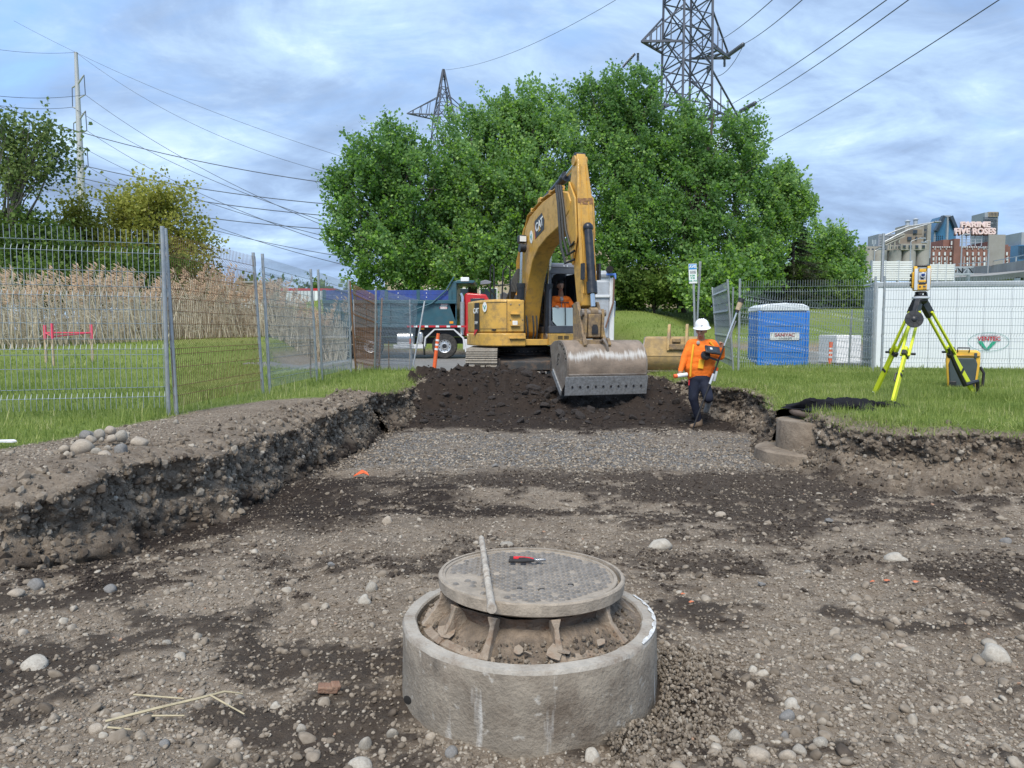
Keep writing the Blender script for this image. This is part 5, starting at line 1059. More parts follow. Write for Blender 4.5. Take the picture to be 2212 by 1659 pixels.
def excavator():
    U = Matrix.Rotation(R(-16.5), 4, 'Z')
    # undercarriage
    b = MB(); b.X = U; b.box(-.75,.75,-.75,.75,.30,.62); b.prism([(-1.0,.35),(1.25,.35),(1.25,.55),(.6,.68),(-.6,.68),(-1.0,.55)], -.62, .62, 'xz'); b.lathe([(.62,.60),(.62,.72),(.58,.74)], 40)
    for s in (-1, 1): b.box(1.2,1.34,s*.62-.05,s*.62+.05,.30,.62)
    b.build('car_body', 'undercarriage', EX, bevel=.015)
    b = MB().lathe([(.60,.72),(.60,.80),(.66,.80),(.66,.86),(.5,.92)], 48); b.build('slew_ring', 'machine_black', EX)
    for j in range(26):
        a = -2.2 + j*.17; o = MB().lathe([(.018,0),(.018,.03),(.012,.035)], 6, axis='x').build('ring_bolt', 'worn_steel', EX); o.location = (.60*math.cos(a), .60*math.sin(a), .765); o.rotation_euler = (0, 0, a)
    pm = MB(); pm.box(-.088,.088,-.35,.35,-.012,.012)
    for q in (-.06, 0, .06): pm.prism([(q-.012,.012),(q+.012,.012),(q+.007,.042),(q-.007,.042)], -.35, .35, 'xz')
    pm = pm.mesh('track_pad', 'track_pad')
    for s in (-1, 1):
        tr = bpy.data.objects.new('track', None); 
        b = MB(); b.X = U; yc = s*.98; n = 24
        def loop(r, n=20):
            L_ = 1.42; o_ = [(L_ + r*math.cos(t), .43 + r*math.sin(t)) for t in np.linspace(-math.pi/2, math.pi/2, n)] + [(-L_ + r*math.cos(t), .43 + r*math.sin(t)) for t in np.linspace(math.pi/2, 3*math.pi/2, n)]; return o_
        b.prism(loop(.34), yc-.12, yc+.12, 'xz'); tr = b.build('track', 'undercarriage', EX)
        b = MB(); b.X = U
        for x in (-1.42, 1.42): b.lathe([(.30,-.16),(.30,.16)], 28, (x, yc, .43), 'y')
        for k in range(6): b.lathe([(.10,-.17),(.10,.17)], 14, (-1.0 + .4*k, yc, .17), 'y')
        b.build('rollers', 'undercarriage', tr, kind='stuff')
        Lp = loop(.385, 40); per = [0]
        P_ = [Vector((p[0], 0, p[1])) for p in Lp] + [Vector((Lp[0][0], 0, Lp[0][1]))]
        for p, q in zip(P_, P_[1:]): per.append(per[-1] + (q-p).length)
        npad = int(per[-1]/.19)
        for k in range(npad):
            d = per[-1]*k/npad; i = max(j for j in range(len(per)-1) if per[j] <= d); f = (d - per[i])/(per[i+1]-per[i]+1e-9); p = P_[i].lerp(P_[i+1], f); tg = (P_[i+1]-P_[i]).normalized(); nn = Vector((tg.z, 0, -tg.x))
            M = U @ Matrix(((tg.x, 0, nn.x, p.x), (0, 1, 0, yc), (tg.z, 0, nn.z, p.z), (0,0,0,1)))
            o = link('track_pad', pm, tr); o.matrix_local = M
    # deck and housings
    def rounded(x0, x1, y0, y1, r, n=6):
        o_ = []
        for cx, cy, a0 in ((x1-r,y1-r,0),(x0+r,y1-r,90),(x0+r,y0+r,180),(x1-r,y0+r,270)):
            o_ += [(cx + r*math.cos(R(a0 + 90*i/n)), cy + r*math.sin(R(a0 + 90*i/n))) for i in range(n+1)]
        return o_
    plan = [(1.22,-.34),(1.22,-.80),(1.17,-.92),(1.02,-1.08),(.80,-1.19),(.5,-1.26),(0,-1.30),(-.7,-1.28),(-1.2,-1.1),(-1.5,-.6),(-1.58,0),(-1.5,.55),(-1.2,.95),(-.6,1.05),(.1,1.06),(.1,.22),(.0,.20),(.0,-.34)]
    b = MB().prism(plan, .90, 1.20, 'xy'); b.build('deck_skirt', 'cat_yellow', EX, bevel=.025)
    b = MB().box(.0, 1.14, -.34, .22, .92, 1.06); b.build('boom_bay_floor', 'cat_yellow', EX, bevel=.01)
    b = MB().box(.12, 1.20, .22, 1.04, .92, 1.19); b.build('cab_plinth', 'cat_yellow', EX, bevel=.015)
    b = MB()
    for k in range(2):
        for j in range(3): b.box(1.2, 1.204, .44 + .15*k, .56 + .15*k, 1.06 + .028*j, 1.078 + .028*j)
    b.build('vent_slots', 'machine_black', EX, kind='stuff')
    hp = [(1.19,-.36),(1.19,-.79),(1.14,-.91),(.99,-1.06),(.78,-1.165),(.48,-1.235),(0,-1.275),(-.7,-1.255),(-1.18,-1.08),(-1.47,-.6),(-1.52,-.36)]
    b = MB().prism(hp, 1.205, 1.97, 'xy'); b.build('side_housing', 'cat_yellow', EX, bevel=.05, seg=3)
    b = MB().prism([(-.1,-.345),(-1.52,-.345),(-1.55,0),(-1.47,.55),(-1.17,.93),(-.6,1.03),(.06,1.04),(.06,.3),(-.1,.2)], 1.205, 1.95, 'xy'); b.build('engine_hood', 'cat_yellow', EX, bevel=.05, seg=3)
    # hood guard with scalloped edge
    b = MB().prism([(-.5,2.0),(-.5,2.16),(-.42,2.22),(-.33,2.17),(-.25,2.23),(-.15,2.17),(-.05,2.23),(.05,2.17),(.14,2.22),(.22,2.14),(.22,2.0)], -.42, -.36, 'yz'); b.prism([(-.9,1.96),(-.9,2.12),(.1,2.12),(.1,1.96)], -.3, .0, 'xz'); b.build('hood_guard', 'cab_grey', EX, bevel=.01)
    MB().lathe([(.04,2.12),(.04,2.19),(.03,2.21)], 12, (-.2,-.12,0)).build('beacon', 'lamp_amber', EX)
    # front tool box with steps and latches
    b = MB().box(1.19,1.206,-.76,-.39,1.24,1.93); b.build('toolbox_door', 'cat_yellow', EX, bevel=.008)
    for z in (1.36, 1.62): 
        MB().box(1.20,1.205,-.70,-.50,z+.02,z+.10).build('step_recess', 'machine_black', EX); st = MB().box(1.20,1.27,-.71,-.49,z,z+.025).build('step', 'cat_yellow', EX, bevel=.004)
    MB().box(1.20,1.27,-.74,-.36,1.07,1.10).build('step', 'cat_yellow', EX, bevel=.004)
    for y, z in ((-.70,1.85),(-.50,1.85),(-.71,1.50),(-.42,1.50)): MB().lathe([(.016,1.2),(.016,1.216),(.01,1.22)], 10, (0,y,z), 'x').build('latch', 'worn_steel', EX)
    lp = MB().box(1.20,1.23,-.66,-.54,1.38,1.48).build('work_light', 'lamp_white', EX, bevel=.01)
    for z in (1.30, 1.90): MB().prism([(1.196,-.795),(1.146,-.916),(.995,-1.066),(.785,-1.171),(.48,-1.241),(.48,-1.236),(.78,-1.160),(.98,-1.05),(1.13,-.90),(1.18,-.79)], z-.004, z+.004, 'xy').build('panel_seam', 'machine_black', EX)
    MB().box(1.188,1.199,-.792,-.784,1.22,1.95).build('panel_seam', 'machine_black', EX); MB().box(1.05,1.10,-.34,-.335,1.06,1.9).build('panel_seam', 'machine_black', EX)
    # handrails, mirror
    b = MB(); b.tube([(1.02,-.66,1.95),(1.02,-.66,2.66),(.99,-.72,2.72),(.94,-.80,2.62),(.9,-.86,1.3),(.92,-.86,1.12)], .018, 8); b.build('handrail', 'machine_black', EX)
    b = MB(); b.tube([(.72,-.96,1.95),(.72,-.96,2.72),(.68,-1.0,2.78),(.62,-1.02,2.7),(.62,-1.02,1.95)], .018, 8); b.tube([(.72,-.96,2.3),(1.02,-.66,2.3)], .014, 8); b.build('handrail', 'machine_black', EX)
    m_ = MB().prism([(-.13,-.02),(.1,.0),(.13,.05),(.0,.09),(-.12,.06)], -.04, .04, 'xz').build('mirror', 'cab_roof', EX, bevel=.01); m_.location = (.9,-1.20,2.32); m_.rotation_euler = (0,0,R(75))
    MB().tube([(.8,-.96,2.05),(.86,-1.05,2.14),(.9,-1.17,2.30)], .012, 6).build('mirror_arm', 'machine_black', EX)
    # decals on the side panel
    d = Vector((-.30, -.07, 0)); p = Vector((.60,-1.213,1.55)); xdir = Vector((.995,-.0,0)); tx = Vector((.21,-.30,0)).normalized()
    nrm = Vector((.22,-.975,0)).normalized(); xd = Vector((.975,.22,0)).normalized()
    def plate(name, c, w, h, m, lift=.004, parent=EX, n=nrm, x=xd):
        b = MB(); M = basis(Vector(c) + n*lift, x, (0,0,1)); b.X = M; b.box(-w/2, w/2, -h/2, h/2, -.002, .002); return b.build(name, m, parent)
    # black strip with letters towards the rear of the curved corner
    for k, (c_, w_) in enumerate((((.36,-1.252,1.58),.20),((.20,-1.262,1.58),.14))): plate('decal_panel', c_, w_, .66, 'decal_black', .014, n=Vector((.15,-.99,0)).normalized(), x=Vector((.99,.15,0)).normalized())
    text('lettering', 'CAT', .17, basis((.29,-1.285,1.72), (.99,.15,0), (0,0,1)), 'white_paint', EX, bold=.004)
    text('lettering', '315F', .10, basis((.29,-1.285,1.44), (.99,.15,0), (0,0,1)), 'white_paint', EX)
    MB().prism([(-.10,0),(.10,0),(-.10,.16)], -.002, .002, 'xz').build('decal_stripe', 'decal_red', EX).matrix_local = basis((.29,-1.284,1.28), (.99,.15,0), (0,.15,.99)) @ Matrix.Rotation(R(90), 4, 'X')
    c_ = (.76,-1.185,1.80); n_ = Vector((.45,-.893,0)); x_ = Vector((.893,.45,0))
    b = MB(); b.X = basis(Vector(c_) + n_*.012, x_, (0,0,1)); b.prism([(.075*math.cos(t), .115*math.sin(t)) for t in np.linspace(0, 6.1, 20)], -.002, .002, 'xy'); b.build('round_emblem', 'white_paint', EX)
    text('emblem_letter', 'V', .14, basis(Vector(c_) + n_*.016 - Vector((0,0,.02)), x_, (0,0,1)), 'decal_teal', EX, bold=.004)
    text('fleet_number', '107', .085, basis((1.03,-1.055,1.27), (.72,.69,0), (0,0,1)), 'ink', EX, ext=.012)
    # ---- cab
    cb = bpy.data.objects.new('cab', None); col.objects.link(cb); cb.parent = EX
    y0, y1, x0, x1, z0, z1 = .22, 1.03, .14, 1.20, 1.20, 2.70
    b = MB()
    for x in (x0, x1):
        for y in (y0, y1): b.box(x-.035 if x > .5 else x, x if x > .5 else x+.07, y if y < .5 else y-.06, y+.06 if y < .5 else y, z0, z1)
    b.box(x1-.04, x1+.004, y0, y1, z0, z0+.17); b.box(x1-.04, x1+.004, y0, y1, z1-.14, z1); b.box(x0, x1, y0, y0+.05, z0, z0+.15); b.box(x0, x1, y1-.05, y1, z0, z0+.25); b.box(x0, x1, y0, y1, z0-.005, z0+.04); b.box(x0, x0+.04, y0, y1, z0, z0+.75)
    for y, s in ((y0+.06, 1), (y1-.06, -1)):
        for z, q in ((z0+.17, 1), (z1-.14, -1)): b.prism([(y, z), (y + s*.12, z), (y + s*.05, z + q*.04), (y, z + q*.13)], x1-.04, x1+.002, 'yz')
    b.build('cab_frame', 'cab_grey', cb, bevel=.012)
    b = MB().prism([(x0-.03,z1),(x1+.02,z1),(x1+.0,z1+.09),(x1-.1,z1+.12),(x0,z1+.12)], y0-.02, y1+.02, 'xz'); b.build('cab_roof', 'cab_roof', cb, bevel=.03, seg=3)
    for y in (.58, .66): MB().lathe([(.016,x1),(.016,x1+.015)], 10, (0,y,z1+.045), 'x').build('roof_light', 'lamp_white', cb)
    b = MB().box(x0+.05, x0+.07, y0+.05, y1-.05, z0+.7, z1-.05); b.build('rear_panel', 'seat_dark', cb)
    b = MB(); zz = z0 + .17; b.prism([(y0+.10,zz+.10),(y0+.20,zz),(y1-.20,zz),(y1-.10,zz+.10),(y1-.09,zz+.42),(y0+.09,zz+.42)], x1-.028, x1-.018, 'yz'); b.build('lower_windscreen', 'film_glass', cb)
    b = MB().box(x0+.06, x1-.06, y0+.012, y0+.02, z0+.2, z1-.1); b.build('side_window', 'clear_glass', cb); b = MB().box(x0+.06, x1-.06, y1-.02, y1-.012, z0+.3, z1-.1); b.build('side_window', 'glass_dark', cb)
    b = MB().tube([(x1+.012,.62,z0+.18),(x1+.012,.62,z0+.48),(x1+.02,.60,z0+.70)], .012, 6); b.tube([(x1+.02,.50,z0+.70),(x1+.02,.70,z0+.705)], .012, 6); b.build('wiper', 'machine_black', cb)
    b = MB().box(.36,.80,.40,.88,1.50,1.62); b.prism([(.30,1.6),(.44,1.6),(.36,2.36),(.26,2.36)], .42, .86, 'xz'); b.box(.30,.70,.45,.80,1.24,1.5); b.build('seat', 'seat_dark', cb, bevel=.03)
    b = MB()
    for y in (.36, .90): b.box(.45,.95,y-.05,y+.05,1.66,1.74); b.tube([(.93,y,1.74),(.95,y,1.86)], [.02,.026], 8)
    b.build('armrest', 'seat_dark', cb, kind='stuff')
    # ---- boom
    s0 = -.10; bw = .20
    bp = [(.30,1.22),(.26,1.42),(.42,2.05),(.60,2.62),(.82,3.25),(1.05,3.62),(1.35,3.80),(2.2,3.98),(3.2,4.05),(3.72,3.92),(3.86,3.74),(3.80,3.56),(3.5,3.38),(2.5,3.20),(1.95,3.04),(1.55,2.80),(1.22,2.35),(.98,1.75),(.78,1.22),(.55,1.10)]
    b = MB().prism(bp, s0-bw, s0+bw, 'xz'); bo = b.build('boom', 'boom_yellow', EX, bevel=.018)
    b = MB()
    for k in range(4):
        o_ = -.19 + .035*k; b.tube([(.45,s0-.22,2.1),(.66,s0-.23-.02*k,2.75+.04*k),(.92,s0-.20,3.50+.03*k),(1.18,s0+o_,3.86+.02*k),(2.2,s0+o_,4.06),(3.1,s0+o_,4.12)], .016, 6, False)
    b.build('hydraulic_pipe', 'boom_yellow', bo, kind='stuff')
    for x, z in ((1.5,3.92),(2.1,4.04),(2.7,4.09),(3.1,4.12)): MB().box(x-.03,x+.03,s0-.22,s0-.03,z-.04,z+.05).build('pipe_clamp', 'boom_yellow', bo, bevel=.006)
    b = MB()
    for k in range(5): q = -.30 + .035*k; b.tube([(.62,s0+q*.7-.02,2.72),(.80,q-.24,2.45),(.92,q-.34,2.15),(.80,q-.38,1.98),(.55,q-.30,1.97)], .024, 7, False)
    b.build('hose_bundle', 'hose', bo, kind='stuff')
    M = basis((2.05, s0-bw-.004, 3.52), (.975,0,.22), (-.22,0,.975)); 
    b = MB(); b.X = M; b.prism([(-.30,-.19),(.27,-.19),(.33,.0),(.20,.20),(-.30,.20)], -.002, .003, 'xy'); b.build('decal_panel', 'decal_black', bo)
    b = MB(); b.X = M; b.prism([(-.35,-.19),(-.30,-.19),(-.30,.20)], -.002, .003, 'xy'); b.build('decal_stripe', 'decal_red', bo)
    text('lettering', 'CAT', .26, M @ Matrix.Translation((0,.01,.006)), 'white_paint', bo, bold=.006)
    b = MB(); b.X = M; b.prism([(-.07,-.13),(.07,-.13),(.0,.01)], .008, .011, 'xy'); b.build('decal_triangle', 'cat_yellow', bo)
    M2 = basis((1.48, s0-bw-.004, 3.34), (.975,0,.22), (-.22,0,.975)); b = MB(); b.X = M2; b.prism([(.105*math.cos(t), .145*math.sin(t)) for t in np.linspace(0, 6.1, 24)], -.002, .003, 'xy'); b.build('round_emblem', 'white_paint', bo)
    text('emblem_letter', 'V', .17, M2 @ Matrix.Translation((0,-.02,.006)), 'decal_teal', bo, bold=.005)
    wl = MB().box(1.02,1.20,s0-.40,s0-.22,3.24,3.42).build('work_light', 'machine_black', bo, bevel=.03); MB().box(1.20,1.21,s0-.385,s0-.235,3.27,3.39).build('lens', 'lamp_white', wl)
    # boom cylinders
    for s in (s0-.33, s0+.34):
        c_ = MB().tube([(1.02,s,1.20),(1.12,s,2.28)], .088, 16); c_.tube([(1.115,s,2.24),(1.125,s,2.34)], .10, 16); c_ = c_.build('boom_cylinder', 'cylinder_black', EX)
        MB().tube([(1.12,s,2.30),(1.21,s,3.06)], .045, 12).build('piston_rod', 'chrome', c_); MB().lathe([(.10,-.07),(.10,.07)], 16, (1.22,s,3.12), 'y').build('pin', 'cylinder_black', c_)
        MB().lathe([(.11,-.06),(.11,.06)], 16, (1.01,s,1.12), 'y').build('pin', 'worn_steel', c_)
    b = MB()
    for k, y in enumerate((-.24,-.16,-.02,.06)): b.tube([(1.04,s0+y,1.0),(1.12,s0+y,1.2),(1.10,s0+y*1.05,1.42),(1.04,s0+y*1.1,1.60)], .02, 6, False)
    b.build('hose_bundle', 'hose', EX, kind='stuff')
    # arm cylinder
    c_ = MB().tube([(1.75,s0,4.08),(3.05,s0,4.34)], .085, 16); c_.tube([(2.98,s0,4.325),(3.12,s0,4.355)], .105, 16); c_ = c_.build('arm_cylinder', 'cylinder_black', EX); MB().tube([(3.05,s0,4.34),(3.78,s0,4.52)], .045, 12).build('piston_rod', 'chrome', c_)
    b = MB().prism([(1.6,3.86),(1.95,3.92),(1.85,4.16),(1.68,4.15)], s0-.12, s0+.12, 'xz'); b.build('cylinder_bracket', 'boom_yellow', bo, bevel=.01)
    # ---- stick
    sp = [(3.70,4.44),(3.78,4.62),(3.92,4.62),(4.00,4.44),(4.14,3.72),(4.22,3.05),(4.36,1.92),(4.36,1.72),(4.22,1.66),(4.10,1.74),(3.92,2.6),(3.70,3.30),(3.60,3.62),(3.66,4.1)]
    b = MB().prism(sp, s0-.155, s0+.155, 'xz'); st = b.build('stick', 'boom_yellow', EX, bevel=.02)
    for s in (-1, 1): MB().prism([(3.62,3.30),(3.60,3.62),(3.68,4.14),(4.10,3.75),(4.19,3.05),(3.98,2.5)], s0+s*.158, s0+s*.20, 'xz').build('side_plate', 'boom_yellow', st, bevel=.012)
    b = MB()
    for j in range(26): x = -.16 + .32*j/25; b.box(4.05,4.07,0,1,0,1) if False else None
    for y0_, y1_, za, zb in ((-.15,-.02,3.66,3.74),(-.04,.10,3.69,3.75),(.07,.155,3.64,3.76),(-.11,.05,3.63,3.68)): MB().prism([(4.10,zb),(4.143 - (zb-3.72)*.11,zb),(4.147 - (za-3.72)*.11,za),(4.10,za)], s0+y0_, s0+y1_, 'xz').build('rust_patch', 'rust_paint', st)
    for i_ in (-1, 1): MB().prism([(4.02,4.40),(4.04,4.40),(4.245,3.05),(4.375,1.95),(4.36,1.95)], s0+i_*.085-.012, s0+i_*.085+.012, 'xz').build('weld_rib', 'boom_yellow', st)
    for q in [st] + list(st.children):
        for v in q.data.vertices: k_ = 1 - .42*max(0, min(1, (v.co.z - 3.75)/.8)) - .12*max(0, min(1, (2.6 - v.co.z)/.8)); v.co.y = s0 + (v.co.y - s0)*k_
    for s in (-1, 1): MB().lathe([(.09,-.03),(.10,.0),(.09,.03)], 18, (3.84,s0+s*.10,4.50), 'y').build('pin_boss', 'boom_yellow', st)
    MB().tube([(3.84,s0-.10,4.58),(3.84,s0+.10,4.58)], .075, 14).build('pin', 'machine_black', st)
    for s, x in ((-1, 4.25), (1, 4.2)): b = MB(); b.tube([(4.18+.0,s0+s*.12,3.3),(4.32,s0+s*.13,2.6),(4.42,s0+s*.13,1.95)], .014, 6); b.build('stick_pipe', 'boom_yellow', st)
    b = MB()
    for k in range(3): y = s0-.22 - .05*k; b.tube([(3.05,s0-.10+.03*k,4.14),(3.40,y,4.10),(3.62,y-.03,3.72),(3.78,y-.03,3.20-.16*k),(3.95,y,2.86-.16*k),(4.14,s0-.21,2.92-.16*k)], .026, 8, False)
    b.build('hose_bundle', 'hose', st, kind='stuff')
    # bucket cylinder on the front of the stick
    c_ = MB().tube([(4.30,s0,3.14),(4.52,s0,1.98)], .078, 16); c_.tube([(4.48,s0,2.16),(4.525,s0,1.94)], .098, 16); c_.ball((4.29,s0,3.18), .10); c_ = c_.build('bucket_cylinder', 'cylinder_black', EX); MB().tube([(4.52,s0,1.98),(4.56,s0,1.70)], .045, 12).build('piston_rod', 'chrome', c_)
    b = MB()
    for s in (-1, 1): b.box(4.38,4.50,s0+s*.16-.02,s0+s*.16+.02,2.2,2.5)
    b.build('hose_guard', 'cylinder_black', c_, kind='stuff')
    # linkage and coupler
    for s in (-.17, .17): MB().prism([(4.50,1.60),(4.62,1.66),(4.66,1.52),(4.62,1.14),(4.50,1.10),(4.52,1.5)], s0+s-.025, s0+s+.025, 'xz').build('link_arm', 'coupler_brown', EX, bevel=.008)
    MB().lathe([(.062,-.24),(.062,.24)], 16, (4.57,s0,1.58), 'y').build('link_pin', 'worn_steel', EX); MB().lathe([(.085,-.07),(.085,.07)], 16, (4.57,s0,1.60), 'y').build('rod_eye', 'coupler_brown', EX)
    b = MB().prism([(4.46,1.56),(4.66,1.56),(4.64,1.14),(4.44,1.10)], s0-.12, s0+.12, 'xz'); b.build('h_link', 'coupler_brown', EX, bevel=.01)
    MB().prism([(-.06,1.20),(.06,1.20),(.06,1.32),(.03,1.37),(-.03,1.37),(-.06,1.32)], 4.655, 4.665, 'yz').build('link_window', 'machine_black', EX).location = (0, s0, 0)
    b = MB()
    for s in (-.20, .20): b.prism([(4.10,1.76),(4.30,1.80),(4.44,1.60),(4.62,1.18),(4.74,1.02),(4.70,.92),(4.20,.94),(4.14,1.1)], s0+s-.03, s0+s+.03, 'xz')
    b.box(4.25,4.70,s0-.30,s0+.30,.98,1.09); b.build('coupler', 'coupler_brown', EX, bevel=.01)
    for s in (-.24, .24): MB().prism([(4.5,1.10),(4.74,1.12),(4.80,1.0),(4.72,.9),(4.5,.92)], s0+s-.03, s0+s+.03, 'xz').build('coupler_ear', 'coupler_brown', EX, bevel=.008)
    hk = MB().tube([(4.70,s0+.10,1.06),(4.80,s0+.12,1.10),(4.84,s0+.16,1.0),(4.82,s0+.18,.88)], .03, 8).build('hook', 'worn_steel', EX)
    # ---- bucket: curved shell, side plates, bolted blade
    bk = bpy.data.objects.new('bucket', None); col.objects.link(bk); bk.parent = EX; bk.location = (0, .06, 0)
    arc = [(3.98,.98),(4.20,1.06),(4.46,1.08)] + [(4.46 + .46*math.sin(t), .62 + .46*math.cos(t)) for t in np.linspace(.15, 1.65, 12)] + [(4.90,.44),(4.86,.34)]
    W = .765; inner = [(p[0]*.97 + 4.35*.03, p[1]*.96 + .55*.04) for p in arc]
    b = MB(); prof = arc + inner[::-1]; b.prism(prof, -W, W, 'xz'); sh = b.build('shell', shell_mat(), bk, ang=40)
    side = arc + [(4.55,.10),(4.10,.50)]
    for s in (-1, 1): 
        p_ = MB().prism(side, s*W, s*(W+.028), 'xz').build('side_plate', 'worn_steel', bk, bevel=.006); MB().prism([(4.12,.46),(4.18,.54),(4.64,.16),(4.60,.06)], s*(W+.02), s*(W+.05), 'xz').build('side_edge', 'blade_steel', p_, bevel=.006)
        for k in range(5):
            a = .2 + .26*k; MB().lathe([(.017,0),(.017,s*.008)], 8, (4.46+.40*math.sin(a), s*(W+.028), .62+.40*math.cos(a)), 'y').build('bolt_hole', 'hole_black', p_)
        text('lettering', 'CAT', .13, basis((4.42, s*(W+.031), .72), (-s*-.3,0,-.95) if s < 0 else (.3,0,-.95), (.95,0,.3)), 'machine_black', p_)
    b = MB().prism([(4.875,.42),(4.905,.43),(4.84,.08),(4.81,.075)], -W-.05, W+.05, 'xz'); bl = b.build('cutting_blade', 'blade_steel', bk, bevel=.008)
    for k in range(10): 
        y = -.68 + 1.36*k/9; o = MB().lathe([(.021,0),(.021,.008),(.012,.009)], 12, axis='x').build('blade_bolt', 'machine_black', bl); o.location = (4.872, y, .24); o.rotation_euler = (0, R(10), 0)
    MB().box(4.885,4.91,-W,W,.445,.475).build('wear_strip', 'worn_steel', bk, bevel=.004)
excavator()
# operator
def operator():
    t = thing('person', 'seated operator in an orange jacket inside the excavator cab', 'person', EXM @ Vector((.17, .06, .0)), R(-73.5)); fx = (.93, .05, -.28); hc = (.70, .56, 2.30)
    cp = [((.55,.60,1.66),(.56,.60,1.72),.165,.17,0), ((.56,.52,1.80),(.56,.70,1.80),.13,.13,0), ((.57,.46,1.98),(.57,.76,1.98),.105,.105,0), ((.60,.61,2.08),(.66,.58,2.18),.065,.058,1), ((.60,.61,2.03),(.70,.60,1.98),.05,.04,3)]
    cp += [((.57,.44,2.00),(.66,.33,1.74),.075,.062,0), ((.66,.33,1.74),(.90,.36,1.78),.06,.045,0), ((.57,.80,2.00),(.68,.92,1.76),.075,.062,0), ((.68,.92,1.76),(.90,.90,1.80),.06,.045,0)]
    for y in (.50, .74): cp += [((.58,y,1.64),(.90,y,1.66),.095,.07,2), ((.90,y,1.66),(.88,y,1.32),.065,.055,2), ((.86,y,1.28),(.95,y,1.27),.045,.04,2)]
    cp += hand((.92,.36,1.80), (.8,0,.3), (.2,.3,-1), 1) + hand((.92,.90,1.82), (.8,0,.3), (.2,-.3,-1), 1, thumb=-1)
    cp += head(hc, fx, 1); b = figure('body', t, cp, ['hi_vis_orange', 'skin', 'navy_cloth', 'grey_cloth'])
    face_bits(b, hc, fx)
    c = Vector(hc); h = MB(); h.ball(c + Vector((-.03,0,.055)), (.098,.094,.082), 14, 9); h.ball(c + Vector((.03,0,.085)), (.07,.085,.05), 12, 7); h.ball(c + Vector((-.07,0,.0)), (.05,.083,.08), 12, 7); h.build('hair', 'hair_black', t)
    MB().tube([(.74,.55,2.04),(.72,.60,1.72)], .008, 6).build('zip', 'grey_cloth', t)
operator()

